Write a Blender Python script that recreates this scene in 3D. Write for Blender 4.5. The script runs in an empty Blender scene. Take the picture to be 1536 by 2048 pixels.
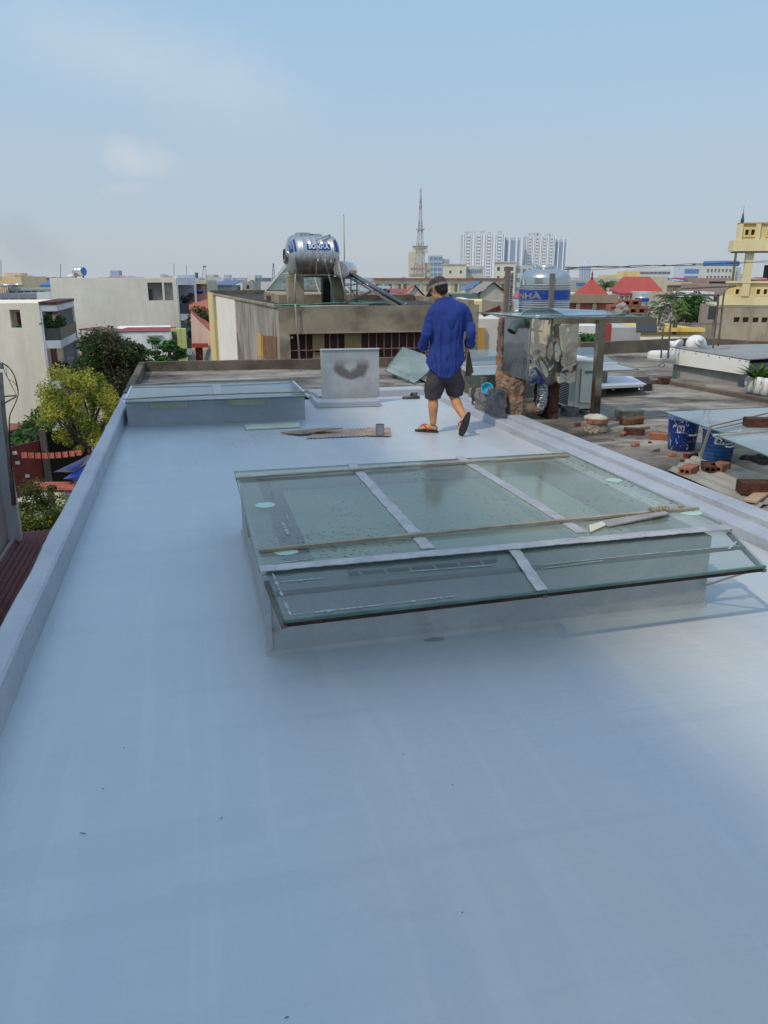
import bpy, bmesh, math, random
from mathutils import Vector, Matrix, noise
R = random.Random(11)
SC = bpy.context.scene
COL = SC.collection
PI = math.pi
V = Vector

# ---------------------------------------------------------------- camera geometry (used to work out where things stand)
F = 1538.0
PITCH = math.radians(17.0)
YAW = math.radians(13.9)
EYE = 1.62
def ray(px, py):
    x = (px - 768) / F; u = (1024 - py) / F
    f = math.cos(PITCH) + math.sin(PITCH) * u
    return V((f * math.sin(YAW) + x * math.cos(YAW), f * math.cos(YAW) - x * math.sin(YAW), -math.sin(PITCH) + math.cos(PITCH) * u))
def E0(): return V((0, 0, EYE))
def atz(px, py, z=0.0):
    r = ray(px, py); return E0() + r * ((z - EYE) / r.z)
def aty(px, py, y):
    r = ray(px, py); return E0() + r * (y / r.y)
def atx(px, py, x):
    r = ray(px, py); return E0() + r * (x / r.x)
HD = V((math.sin(YAW), math.cos(YAW), 0)); RT = V((math.cos(YAW), -math.sin(YAW), 0))
def atd(px, py, d):
    r = ray(px, py); return E0() + r * (d / r.dot(HD))

# ---------------------------------------------------------------- mesh builder
class MB:
    def __init__(s): s.v = []; s.f = []; s.m = []
    def add(s, vs, fs, mi=0):
        b = len(s.v); s.v += [V(p) for p in vs]
        for f in fs: s.f.append([b + i for i in f]); s.m.append(mi)
        return s
    def box(s, x0, x1, y0, y1, z0, z1, mi=0):
        return s.add([(x0,y0,z0),(x1,y0,z0),(x1,y1,z0),(x0,y1,z0),(x0,y0,z1),(x1,y0,z1),(x1,y1,z1),(x0,y1,z1)],
                     [(3,2,1,0),(4,5,6,7),(0,1,5,4),(1,2,6,5),(2,3,7,6),(3,0,4,7)], mi)
    def obox(s, c, size, rz=0, rx=0, ry=0, mi=0):
        M = Matrix.Translation(V(c)) @ Matrix.Rotation(rz,4,'Z') @ Matrix.Rotation(rx,4,'X') @ Matrix.Rotation(ry,4,'Y')
        b = len(s.v); a, h, k = size[0]/2, size[1]/2, size[2]/2
        s.box(-a,a,-h,h,-k,k,mi)
        for i in range(b, len(s.v)): s.v[i] = M @ s.v[i]
        return s
    def bar(s, p0, p1, w, h=None, up=(0,0,1), mi=0):
        p0 = V(p0); p1 = V(p1); h = h or w; d = (p1 - p0).normalized(); u = V(up)
        if abs(d.dot(u)) > .98: u = V((1,0,0))
        a = d.cross(u).normalized(); b = a.cross(d).normalized()
        q = []
        for p in (p0, p1):
            for i, j in ((-1,-1),(1,-1),(1,1),(-1,1)): q.append(p + a*i*w/2 + b*j*h/2)
        return s.add(q, [(3,2,1,0),(4,5,6,7),(0,1,5,4),(1,2,6,5),(2,3,7,6),(3,0,4,7)], mi)
    def tube(s, pts, r, n=8, mi=0, cap=True):
        pts = [V(p) for p in pts]; rs = r if isinstance(r, (list, tuple)) else [r]*len(pts)
        rings = []; ref = None
        for i, p in enumerate(pts):
            d = (pts[min(i+1, len(pts)-1)] - pts[max(i-1, 0)]).normalized()
            if ref is None: ref = V((0,0,1)) if abs(d.z) < .9 else V((1,0,0))
            a = d.cross(ref).normalized(); b = a.cross(d).normalized(); ref = b
            rings.append([p + (a*math.cos(2*PI*k/n) + b*math.sin(2*PI*k/n))*rs[i] for k in range(n)])
        return s.loft(rings, mi, cap)
    def loft(s, rings, mi=0, cap=True):
        n = len(rings[0]); b = len(s.v)
        for rg in rings: s.v += [V(p) for p in rg]
        for i in range(len(rings)-1):
            for k in range(n):
                s.f.append([b+i*n+k, b+i*n+(k+1) % n, b+(i+1)*n+(k+1) % n, b+(i+1)*n+k]); s.m.append(mi)
        if cap:
            s.f.append([b+k for k in range(n)][::-1]); s.m.append(mi)
            s.f.append([b+(len(rings)-1)*n+k for k in range(n)]); s.m.append(mi)
        return s
    def lathe(s, prof, c=(0,0,0), n=32, M=None, mi=0, cap=False):
        c = V(c); rings = []
        for r, z in prof:
            rings.append([V((r*math.cos(2*PI*k/n), r*math.sin(2*PI*k/n), z)) for k in range(n)])
        if M is not None: rings = [[M @ p for p in rg] for rg in rings]
        return s.loft([[p + c for p in rg] for rg in rings], mi, cap)
    def prism(s, poly, vec, mi=0):
        n = len(poly); vec = V(vec)
        return s.add([V(p) for p in poly] + [V(p)+vec for p in poly],
                     [list(range(n))[::-1], list(range(n, 2*n))] + [[i, (i+1) % n, n+(i+1) % n, n+i] for i in range(n)], mi)
    def ell(s, c, rx, ry, rz, M=None, nu=16, nv=10, mi=0):
        rings = []
        for j in range(1, nv):
            t = PI*j/nv
            rings.append([V((rx*math.sin(t)*math.cos(2*PI*k/nu), ry*math.sin(t)*math.sin(2*PI*k/nu), -rz*math.cos(t))) for k in range(nu)])
        if M is not None: rings = [[M @ p for p in rg] for rg in rings]
        return s.loft([[p + V(c) for p in rg] for rg in rings], mi, True)
    def wall(s, A, B, z0, z1, ops, depth=.2, mi=0, mr=None):
        """upright wall from A to B (xy) with recessed openings (u0,u1,za,zb); recess goes to the left of A->B"""
        A = V((A[0], A[1], 0)); B = V((B[0], B[1], 0)); L = (B-A).length; d = (B-A)/L; n = V((-d.y, d.x, 0))
        us = sorted({0, L} | {round(o[i], 4) for o in ops for i in (0, 1)}); zs = sorted({z0, z1} | {round(o[i], 4) for o in ops for i in (2, 3)})
        P = lambda u, z, k=0: A + d*u + n*k + V((0,0,z))
        for i in range(len(us)-1):
            for j in range(len(zs)-1):
                uc = (us[i]+us[i+1])/2; zc = (zs[j]+zs[j+1])/2
                if any(o[0] < uc < o[1] and o[2] < zc < o[3] for o in ops): continue
                s.add([P(us[i],zs[j]),P(us[i+1],zs[j]),P(us[i+1],zs[j+1]),P(us[i],zs[j+1])], [(0,1,2,3)], mi)
        for a, b, c, e in ops:
            q = [P(a,c),P(b,c),P(b,e),P(a,e),P(a,c,depth),P(b,c,depth),P(b,e,depth),P(a,e,depth)]
            s.add(q, [(0,1,5,4),(1,2,6,5),(2,3,7,6),(3,0,4,7)], mr if mr is not None else mi)
        return s
    def xf(s, M):
        s.v = [M @ p for p in s.v]; return s
    def jit(s, a, sc=4.0):
        s.v = [p + noise.noise_vector(p*sc)*a for p in s.v]; return s
    def mesh(s, name):
        me = bpy.data.meshes.new(name); me.from_pydata([tuple(p) for p in s.v], [], s.f); return me
    def build(s, name, mats, parent=None, smooth=False, bevel=0, local=False, origin=None, auto=None):
        off = V((0,0,0))
        if not local:
            if parent is not None:
                r = parent
                while r.parent: r = r.parent
                off = r.location.copy()
            elif origin is not None: off = V(origin)
        me = bpy.data.meshes.new(name)
        me.from_pydata([tuple(p-off) for p in s.v], [], s.f)
        if not isinstance(mats, (list, tuple)): mats = [mats]
        for m in mats: me.materials.append(m)
        for i, p in enumerate(me.polygons):
            p.material_index = s.m[i]; p.use_smooth = smooth
        me.update()
        o = bpy.data.objects.new(name, me); COL.objects.link(o)
        if parent is not None: o.parent = parent
        elif origin is not None: o.location = origin
        if bevel:
            b = o.modifiers.new('bevel', 'BEVEL'); b.width = bevel; b.segments = 2; b.limit_method = 'ANGLE'; b.angle_limit = math.radians(40)
        if auto:
            sm = o.modifiers.new('edges', 'EDGE_SPLIT'); sm.split_angle = math.radians(auto)
        return o

def sub(pts, n):
    out = []
    for i in range(len(pts)-1):
        for k in range(n): out.append(V(pts[i]).lerp(V(pts[i+1]), k/n))
    return out + [V(pts[-1])]
def spline(pts, n=8):
    pts = [V(p) for p in pts]; out = []
    for i in range(len(pts)-1):
        p0 = pts[max(i-1,0)]; p1 = pts[i]; p2 = pts[i+1]; p3 = pts[min(i+2,len(pts)-1)]
        for k in range(n):
            t = k/n
            out.append(.5*((2*p1) + (p2-p0)*t + (2*p0-5*p1+4*p2-p3)*t*t + (3*p1-p0-3*p2+p3)*t**3))
    return out + [pts[-1]]

def tag(o, label=None, cat=None, group=None, kind=None):
    if label: o['label'] = label
    if cat: o['category'] = cat
    if group: o['group'] = group
    if kind: o['kind'] = kind
    return o
def T(name, label, cat, loc, group=None, rz=0):
    o = bpy.data.objects.new(name, None); COL.objects.link(o); o.location = loc; o.rotation_euler = (0,0,rz); o.empty_display_size = .1
    return tag(o, label, cat, group)
def copy_tree(o, parent=None):
    c = o.copy(); COL.objects.link(c)
    if parent is not None: c.parent = parent
    for ch in list(o.children): copy_tree(ch, c)
    return c

# ---------------------------------------------------------------- materials
def lin(c): 
    c = c/255.0
    return c/12.92 if c <= .04045 else ((c+.055)/1.055)**2.4
def S(r, g, b): return (lin(r), lin(g), lin(b), 1)
class NT:
    def __init__(s, name):
        s.mat = bpy.data.materials.new(name); s.mat.use_nodes = True; s.t = s.mat.node_tree; s.t.nodes.clear()
        s.out = s.n('ShaderNodeOutputMaterial'); s.co = s.n('ShaderNodeTexCoord').outputs['Object']
    def n(s, ty, **kw):
        o = s.t.nodes.new(ty)
        for k, v in kw.items(): setattr(o, k, v)
        return o
    def l(s, a, b): s.t.links.new(a, b)
    def noise(s, sc, det=5, rough=.55, stretch=None, dist=0, off=None):
        o = s.n('ShaderNodeTexNoise'); o.inputs['Scale'].default_value = sc; o.inputs['Detail'].default_value = det
        o.inputs['Roughness'].default_value = rough; o.inputs['Distortion'].default_value = dist
        mp = s.n('ShaderNodeMapping'); mp.inputs['Scale'].default_value = stretch or (1,1,1)
        if off: mp.inputs['Location'].default_value = off
        s.l(s.co, mp.inputs['Vector']); s.l(mp.outputs[0], o.inputs['Vector'])
        return o.outputs['Fac']
    def ramp(s, fac, stops):
        o = s.n('ShaderNodeValToRGB'); e = o.color_ramp.elements
        e[0].position, e[0].color = stops[0][0], stops[0][1]; e[1].position, e[1].color = stops[-1][0], stops[-1][1]
        for p, c in stops[1:-1]:
            k = e.new(p); k.color = c
        s.l(fac, o.inputs[0]); return o.outputs[0]
    def rng(s, fac, a, b, c=0, d=1):
        o = s.n('ShaderNodeMapRange'); o.inputs[1].default_value = a; o.inputs[2].default_value = b; o.inputs[3].default_value = c; o.inputs[4].default_value = d
        s.l(fac, o.inputs[0]); return o.outputs[0]
    def mix(s, fac, a, b, mode='MIX'):
        o = s.n('ShaderNodeMix', data_type='RGBA', blend_type=mode)
        for i, x in ((0, fac), (6, a), (7, b)):
            if hasattr(x, 'is_linked') or hasattr(x, 'links'): s.l(x, o.inputs[i])
            else: o.inputs[i].default_value = x
        return o.outputs[2]
    def math(s, op, a, b=0):
        o = s.n('ShaderNodeMath', operation=op)
        for i, x in ((0, a), (1, b)):
            if hasattr(x, 'links'): s.l(x, o.inputs[i])
            else: o.inputs[i].default_value = x
        return o.outputs[0]
    def bump(s, h, strength, dist=.02):
        o = s.n('ShaderNodeBump'); o.inputs['Strength'].default_value = strength; o.inputs['Distance'].default_value = dist
        s.l(h, o.inputs['Height']); return o.outputs[0]
    def bsdf(s, col, rough=.7, metal=0, nrm=None, spec=.5, coat=0):
        o = s.n('ShaderNodeBsdfPrincipled')
        for k, x in (('Base Color', col), ('Roughness', rough), ('Metallic', metal), ('Specular IOR Level', spec), ('Coat Weight', coat)):
            if hasattr(x, 'links'): s.l(x, o.inputs[k])
            else: o.inputs[k].default_value = x
        if nrm is not None: s.l(nrm, o.inputs['Normal'])
        s.l(o.outputs[0], s.out.inputs[0]); return o
MC = {}
def pm(name, c1, c2=None, sc=3, rough=.75, bump=.15, bsc=40, metal=0, stain=None, spec=.4, coat=0, stretch=None, bst=None):
    if name in MC: return MC[name]
    s = NT(name)
    c2 = c2 or tuple(x*.78 for x in c1[:3])+(1,)
    col = s.mix(s.rng(s.noise(sc, 6, .6, stretch), .35, .68), c1, c2)
    rg = rough
    if stain:
        for st in stain:
            sc_, ssc, lo, hi = st[:4]; stch = st[4] if len(st) > 4 else None
            col = s.mix(s.rng(s.noise(ssc, 8, .65, stch, 0, (3.1, 1.7, 5.2)), lo, hi), col, sc_)
    nr = s.bump(s.noise(bsc, 5, .6, bst), bump, .02) if bump else None
    s.bsdf(col, rg, metal, nr, spec, coat)
    MC[name] = s.mat; return s.mat
def plain(name, c, rough=.6, metal=0, bump=0, bsc=30): return pm(name, c, tuple(x*.88 for x in c[:3])+(1,), 6, rough, bump, bsc, metal)
def wallm(r, g, b, dirt=.5):
    k = 'painted_render_%d_%d_%d' % (r, g, b)
    if k in MC: return MC[k]
    c = S(r, g, b); d = tuple(x*.84 for x in c[:3])+(1,)
    st = tuple(x*.62 for x in c[:3])+(1,)
    return pm(k, c, d, .35, .85, .2, 6, stain=[(st, .5, .52, .86, (1.6, 1.6, .16)), (d, 2.2, .5, .72, (1, 1, .6))] if dirt else None, spec=.2)
def glassm(name, tint, dust, dustamt, rough=.05, specks=False, frost=0.0):
    """pane: sees through (tinted), mirrors the sky by fresnel and carries a film of dust"""
    s = NT(name)
    tr = s.n('ShaderNodeBsdfTransparent'); tr.inputs[0].default_value = tint
    gl = s.n('ShaderNodeBsdfGlossy'); gl.inputs['Roughness'].default_value = rough; gl.inputs[0].default_value = (1,1,1,1)
    s.l(s.bump(s.noise(3.0, 2, .5), .03, .02), gl.inputs['Normal'])
    lw = s.n('ShaderNodeLayerWeight'); lw.inputs[0].default_value = .5
    fr = s.math('ADD', s.math('MULTIPLY', s.math('POWER', lw.outputs['Facing'], 4.0), .9), .045)
    m1 = s.n('ShaderNodeMixShader'); s.l(fr, m1.inputs[0]); s.l(tr.outputs[0], m1.inputs[1]); s.l(gl.outputs[0], m1.inputs[2])
    df = s.n('ShaderNodeBsdfDiffuse')
    a = s.rng(s.noise(2.2, 7, .65), .3, .75, dustamt*.55, dustamt*1.3)
    dc = dust
    if specks:
        vo = s.n('ShaderNodeTexVoronoi'); vo.inputs['Scale'].default_value = 44; mp = s.n('ShaderNodeMapping'); mp.inputs['Scale'].default_value = (.55, 1.2, 1)
        s.l(s.co, mp.inputs[0]); s.l(mp.outputs[0], vo.inputs['Vector'])
        dn = s.rng(s.noise(1.4, 4, .6, None, 0, (7,3,1)), .38, .62, .0, .23)
        sp = s.math('LESS_THAN', vo.outputs['Distance'], dn)
        dc = s.mix(sp, dust, (.012, .014, .015, 1)); a = s.math('MAXIMUM', a, s.math('MULTIPLY', sp, .85))
    if hasattr(dc, 'links'): s.l(dc, df.inputs[0])
    else: df.inputs[0].default_value = dc
    m2 = s.n('ShaderNodeMixShader'); s.l(a, m2.inputs[0]); s.l(m1.outputs[0], m2.inputs[1]); s.l(df.outputs[0], m2.inputs[2])
    s.l(m2.outputs[0], s.out.inputs[0]); return s.mat
def leafm(name, c1, c2, c3):
    s = NT(name)
    col = s.ramp(s.noise(.9, 3, .6), [(.3, c1), (.5, c2), (.72, c3)])
    v = s.n('ShaderNodeTexNoise'); v.inputs['Scale'].default_value = 9; s.l(s.co, v.inputs['Vector'])
    col = s.mix(s.rng(v.outputs['Fac'], .4, .62), col, tuple(x*.55 for x in c1[:3])+(1,), 'MIX')
    d = s.n('ShaderNodeBsdfPrincipled'); s.l(col, d.inputs['Base Color']); d.inputs['Roughness'].default_value = .6; d.inputs['Specular IOR Level'].default_value = .25
    t = s.n('ShaderNodeBsdfTranslucent'); s.l(col, t.inputs[0])
    m = s.n('ShaderNodeMixShader'); m.inputs[0].default_value = .3; s.l(d.outputs[0], m.inputs[1]); s.l(t.outputs[0], m.inputs[2])
    s.l(m.outputs[0], s.out.inputs[0]); return s.mat

def text_mesh(txt, size, bold=.0):
    cu = bpy.data.curves.new('lettering', 'FONT'); cu.body = txt; cu.size = size; cu.align_x = 'CENTER'; cu.align_y = 'CENTER'; cu.offset = bold
    cu.resolution_u = 3
    o = bpy.data.objects.new('lettering', cu); COL.objects.link(o)
    dg = bpy.context.evaluated_depsgraph_get(); me = bpy.data.meshes.new_from_object(o.evaluated_get(dg))
    bpy.data.objects.remove(o)
    bm = bmesh.new(); bm.from_mesh(me)
    bmesh.ops.triangulate(bm, faces=bm.faces)
    mb = MB(); mb.add([v.co.copy() for v in bm.verts], [[v.index for v in f.verts] for f in bm.faces]); bm.free()
    bpy.data.meshes.remove(me)
    return mb
def remesh(mb, voxel, smooth=4):
    me = mb.mesh('tmp'); o = bpy.data.objects.new('tmp', me); COL.objects.link(o)
    m = o.modifiers.new('r', 'REMESH'); m.mode = 'VOXEL'; m.voxel_size = voxel
    if smooth:
        sm = o.modifiers.new('s', 'SMOOTH'); sm.iterations = smooth; sm.factor = .5
    dg = bpy.context.evaluated_depsgraph_get(); e = bpy.data.meshes.new_from_object(o.evaluated_get(dg))
    bpy.data.objects.remove(o)
    out = MB(); out.v = [v.co.copy() for v in e.vertices]; out.f = [list(p.vertices) for p in e.polygons]; out.m = [0]*len(out.f)
    out.n = [v.normal.copy() for v in e.vertices]
    bpy.data.meshes.remove(e); return out
# ================================================================ camera, sky, sun
cam = bpy.data.objects.new('camera', bpy.data.cameras.new('camera')); COL.objects.link(cam); SC.camera = cam
cam.location = (0, 0, EYE); cam.rotation_euler = (PI/2 - PITCH, 0, -YAW)
cam.data.sensor_fit = 'VERTICAL'; cam.data.sensor_height = 36; cam.data.lens = 36*F/2048; cam.data.clip_end = 20000; cam.data.clip_start = .05
SC.view_settings.view_transform = 'Standard'; SC.view_settings.look = 'None'; SC.view_settings.exposure = 0
SUN = V((-.66, -.38, 1.0)).normalized()
w = bpy.data.worlds.new('World'); SC.world = w; w.use_nodes = True; nt = w.node_tree; nt.nodes.clear()
def wn(t): return nt.nodes.new(t)
wo = wn('ShaderNodeOutputWorld'); bg = wn('ShaderNodeBackground'); sky = wn('ShaderNodeTexSky')
sky.sky_type = 'NISHITA'; sky.sun_disc = False; sky.sun_elevation = math.asin(SUN.z); sky.sun_rotation = math.atan2(SUN.x, SUN.y)
sky.air_density = 1.0; sky.dust_density = 2.2; sky.ozone_density = 1.6
bg.inputs[1].default_value = .115
tc = wn('ShaderNodeTexCoord'); sep = wn('ShaderNodeSeparateXYZ'); nt.links.new(tc.outputs['Generated'], sep.inputs[0])
def wmix(fac, a, b):
    o = wn('ShaderNodeMix'); o.data_type = 'RGBA'
    for i, x in ((0, fac), (6, a), (7, b)):
        if hasattr(x, 'links'): nt.links.new(x, o.inputs[i])
        else: o.inputs[i].default_value = x
    return o.outputs[2]
def wrng(f, a, b, c, d, interp='SMOOTHSTEP'):
    o = wn('ShaderNodeMapRange'); o.interpolation_type = interp
    for i, x in enumerate((a, b, c, d)): o.inputs[i+1].default_value = x
    nt.links.new(f, o.inputs[0]); return o.outputs[0]
def wmath(op, a, b):
    o = wn('ShaderNodeMath'); o.operation = op
    for i, x in ((0, a), (1, b)):
        if hasattr(x, 'links'): nt.links.new(x, o.inputs[i])
        else: o.inputs[i].default_value = x
    return o.outputs[0]
HZ = 1/.115
haze = tuple(x*HZ for x in S(190, 198, 205)[:3])+(1,)
blue = tuple(x*HZ for x in S(160, 204, 238)[:3])+(1,)
hz = wrng(sep.outputs['Z'], -.02, .75, .93, .70)
grad = wmix(wrng(sep.outputs['Z'], .0, .36, 0, 1, 'LINEAR'), haze, blue)
zen = tuple(x*HZ for x in (.66, .88, 1.20))+(1,)
grad = wmix(wrng(sep.outputs['Z'], .30, .80, 0, 1), grad, zen)
col = wmix(hz, sky.outputs[0], grad)
# thin high cirrus and one small cumulus, on the sky itself
def cloud(direc, sx, sz, rot, dens, nsc, seed, lo, hi):
    d = V(direc).normalized(); r = V((d.y, -d.x, 0)).normalized(); u = r.cross(d).normalized()
    c, s_ = math.cos(rot), math.sin(rot); a = (r*c + u*s_)/sx; b = (u*c - r*s_)/sz
    def dot(v, off):
        o = wn('ShaderNodeVectorMath'); o.operation = 'DOT_PRODUCT'; nt.links.new(tc.outputs['Generated'], o.inputs[0]); o.inputs[1].default_value = v
        return wmath('SUBTRACT', o.outputs['Value'], off)
    x = dot(a, a.dot(d)); y = dot(b, b.dot(d))
    rr = wmath('SQRT', wmath('ADD', wmath('MULTIPLY', x, x), wmath('MULTIPLY', y, y)), 0)
    no = wn('ShaderNodeTexNoise'); no.inputs['Scale'].default_value = nsc; no.inputs['Detail'].default_value = 7; no.inputs['Roughness'].default_value = .6
    mp = wn('ShaderNodeMapping'); mp.inputs['Location'].default_value = (seed, seed*.7, 0); nt.links.new(tc.outputs['Generated'], mp.inputs[0]); nt.links.new(mp.outputs[0], no.inputs['Vector'])
    e = wmath('ADD', rr, wmath('MULTIPLY', wmath('SUBTRACT', no.outputs['Fac'], .5), 1.6))
    m = wrng(e, lo, hi, dens, 0)
    front = wn('ShaderNodeVectorMath'); front.operation = 'DOT_PRODUCT'; nt.links.new(tc.outputs['Generated'], front.inputs[0]); front.inputs[1].default_value = d
    return wmath('MULTIPLY', m, wrng(front.outputs['Value'], .2, .4, 0, 1))
cw = tuple(x*HZ for x in S(212, 220, 226)[:3])+(1,)
cc = tuple(x*HZ for x in S(206, 213, 219)[:3])+(1,)
cs = tuple(x*HZ for x in S(160, 172, 184)[:3])+(1,)
col = wmix(cloud(ray(250, 115), .20, .055, -.25, .36, 6, 2.0, .0, 1.3), col, cw)
col = wmix(cloud(ray(265, 318), .050, .024, -.2, .62, 18, 5.0, .2, 1.1), col, cc)
col = wmix(cloud(ray(250, 378), .03, .010, .1, .25, 26, 6.0, .2, 1.1), col, cc)
col = wmix(cloud(ray(55, 495), .06, .03, -.5, .35, 14, 9.0, .1, 1.1), col, cs)
nt.links.new(col, bg.inputs[0]); nt.links.new(bg.outputs[0], wo.inputs[0])
sl = bpy.data.lights.new('sun', 'SUN'); sl.energy = 1.85; sl.angle = math.radians(1.8); sl.color = (1, .85, .67)
so = bpy.data.objects.new('sun', sl); COL.objects.link(so); so.rotation_euler = SUN.to_track_quat('Z', 'Y').to_euler()
SC.cycles.max_bounces = 8; SC.cycles.transparent_max_bounces = 16
SC.cycles.caustics_reflective = False; SC.cycles.caustics_refractive = False
# ================================================================ materials for the roof
def paint_mat():
    s = NT('grey_blue_roof_paint')
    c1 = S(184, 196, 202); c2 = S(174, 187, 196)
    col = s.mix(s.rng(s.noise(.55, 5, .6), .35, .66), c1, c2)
    # colour bluer at left, greyer mid-roof, standing in for shade and reflected light
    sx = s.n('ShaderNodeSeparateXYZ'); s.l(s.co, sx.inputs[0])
    light_tint = s.math('ADD', sx.outputs[0], s.math('MULTIPLY', s.math('SUBTRACT', s.noise(.9, 4, .55, (1,.6,1), .4), .5), 1.5))
    col = s.mix(s.rng(light_tint, -.15, .75, .1, .9), col, S(186, 190, 189))
    col = s.mix(s.rng(s.noise(.7, 3, .5, (1.3,.5,1), .8, (3.3, 1.9, 0)), .50, .66, 0, .55), col, S(176, 187, 199))  # broad bluish patches painted in for soft bands of shade
    col = s.mix(s.rng(s.noise(3.2, 5, .6, (2.2, .12, 1), .2, (6, 4, 0)), .52, .60, 0, .16), col, S(205, 208, 210))
    col = s.mix(s.rng(s.noise(2.6, 5, .6, (.14, 1.6, 1), .3, (1, 9, 0)), .55, .63, 0, .16), col, S(158, 168, 180))
    col = s.mix(s.rng(s.noise(2.3, 6, .62, (1, .6, 1)), .52, .82, 0, .45), col, S(196, 199, 203))
    col = s.mix(s.rng(s.noise(38, 3, .5, (.6, 1, 1)), .70, .76, 0, .25), col, S(172, 177, 184))
    col = s.mix(s.rng(s.noise(.9, 7, .7, (1.6, .5, 1), 0, (9, 1, 0)), .56, .72, 0, .35), col, S(170, 179, 190))
    col = s.mix(s.rng(s.noise(5.5, 6, .7, (.35, 1, 1), 1.2, (2, 7, 0)), .63, .70, 0, .28), col, S(170, 174, 178))
    col = s.mix(s.rng(s.noise(85, 2, .5, None, 0, (1, 5, 2)), .80, .82, 0, .5), col, S(120, 124, 130))
    # roller strokes
    st = s.noise(16, 6, .7, (1.0, .16, 1), .6); st2 = s.noise(22, 6, .7, (.14, 1.0, 1), .8, (4, 2, 0)); st3 = s.noise(4.0, 4, .6)
    h = s.math('ADD', s.math('ADD', s.math('MULTIPLY', st, .45), s.math('MULTIPLY', st2, .6)), s.math('MULTIPLY', st3, 1.1))
    rg = s.rng(s.noise(1.1, 6, .65, (1,.5,1), 0, (2, 8, 0)), .3, .7, .24, .46)
    s.bsdf(col, rg, 0, s.bump(h, .34, .013), .30); return s.mat
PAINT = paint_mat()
PAINTW = pm('grey_paint_over_plaster', S(178,183,189), S(163,169,176), 2.2, .5, .9, 9, stain=[(S(154,161,170), 3.0, .6, .85)], bst=(1,1,1))
CONC = pm('weathered_dark_concrete', S(158,151,138), S(112,106,97), 1.6, .9, .5, 22, stain=[(S(70,65,59), .6, .49, .61, (.8,1,1)), (S(86,81,74), 2.2, .54, .66, (.45,1.5,1)), (S(184,176,162), 1.5, .55, .66, (.4,1.9,1)), (S(62,58,54), 4.5, .60, .78), (S(190,182,168), 5.5, .68, .76)], spec=.2)
CONCP = pm('mossy_parapet_concrete', S(128,117,102), S(92,84,74), 2.0, .92, .5, 20, stain=[(S(68,63,57), 1.2, .5, .75), (S(136,126,112), 4, .62, .8)], spec=.15)
CONCW = pm('rain_streaked_wall_concrete', S(178,170,155), S(150,142,129), 1.1, .9, .35, 16, stain=[(S(104,97,88), 1.3, .47, .70, (2.2,2.2,.35)), (S(198,188,168), 1.7, .6, .82, (1.6,1.6,.4))], spec=.15)
STEEL = pm('brushed_stainless', S(200,200,198), S(180,180,178), 3, .22, .05, 30, 1.0)
ALU = pm('aluminium_tape', S(194,193,192), S(164,163,163), 9, .45, .8, 26, .2, stain=[(S(196,196,200), 22, .60, .70)])
RUST = pm('rusty_angle_iron', S(64,42,34), S(34,24,22), 9, .8, .4, 60, 0, stain=[(S(112,62,40), 6, .6, .75)])
BAR = pm('tan_painted_flat_bar', S(170,158,138), S(140,128,110), 7, .6, .3, 50, .0, stain=[(S(70,56,46), 5, .6, .8)])
GLASS = glassm('greenish_skylight_glass', (.76,.82,.76,1), S(150,157,144), .50, .09, True)
GLASS2 = glassm('clear_green_glass', (.72,.81,.78,1), S(142,154,150), .22, .03)
GLASS3 = glassm('dusty_blue_glass', (.72,.84,.84,1), S(158,170,172), .58, .07)
GEDGE = pm('green_glass_edge', S(92,120,110), S(70,98,90), 5, .25, .05, 30)
SEAL = pm('white_sealant', S(170,186,184), S(140,158,158), 12, .6, .4, 50)
PALEG = pm('pale_green_acrylic', S(184,208,194), S(166,192,178), 4, .4, .1, 30)
FRAMEW = pm('cream_painted_steel', S(206,200,178), S(180,172,150), 8, .6, .2, 40)
BRICK = pm('orange_fired_brick', S(172,120,96), S(144,96,76), 9, .9, .7, 45, stain=[(S(86,60,52), 5, .6, .76)], spec=.1)
BRICKD = pm('sooty_brown_brick', S(108,76,64), S(76,54,46), 9, .9, .8, 45, stain=[(S(44,34,32), 6, .52, .72)], spec=.1)
DARK = plain('shade_black', (.012,.011,.01,1), .9)  # black fill painted where the pipe mouth and porch lie in shade

# ================================================================ painted roof, parapet, kerbs
roof = MB()
roof.add([(-.80,-4,0),(3.62,-4,0),(3.44,0,0),(3.24,10.56,0),(-.80,10.56,0)], [(0,1,2,3,4)])
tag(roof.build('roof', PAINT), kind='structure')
slab = MB(); slab.box(-.90, 13, -4.2, 14.4, -.35, -.03); tag(slab.build('roof_slab', CONCP), kind='structure')
def chip_strip(x0, x1, y0, y1, z0, z1, n, amp, seed):
    """low kerb along y with softly broken edges, closed profile"""
    mb = MB(); rings = []
    for i in range(n+1):
        y = y0 + (y1-y0)*i/n; p = V((seed, y*1.6, 0)); q = V((seed+9, y*11, 0))
        a = noise.noise(p)*amp + max(0, noise.noise(q)-.25)*amp*1.6; b = noise.noise(p+V((5,0,0)))*amp; c = noise.noise(q+V((2,0,0)))*amp*.3
        rings.append([(x0-b*.3, y, z0), (x1+b*.3, y, z0), (x1+b*.5, y, z1-.012+c), (x1-.012+b*.5, y, z1+c), (x0+.014-a, y, z1+c), (x0-a*.9, y, z1-.016+c)])
    return mb.loft(rings)
pw = T('parapet_wall', 'low blue-grey painted parapet with chipped edge along left side of painted roof', 'parapet', (-.84, 4, 0))
chip_strip(-.895, -.78, -4, 10.55, -.3, .165, 520, .009, 1.0).build('painted_coping', PAINTW, pw, auto=50)
chip_strip(-.885, -.895+.1, -4, 10.55, -14.9, -.31, 8, .0, 1.0).build('outer_wall', wallm(150,140,128), pw)
kr = T('roof_kerb', 'stepped light grey painted kerb between painted roof and bare concrete', 'kerb', (3.35, 4, 0))
def kx(y): return 3.44 + (3.24-3.44)*(y/10.56) if y > 0 else 3.44 - y*.045
rings = []
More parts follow.
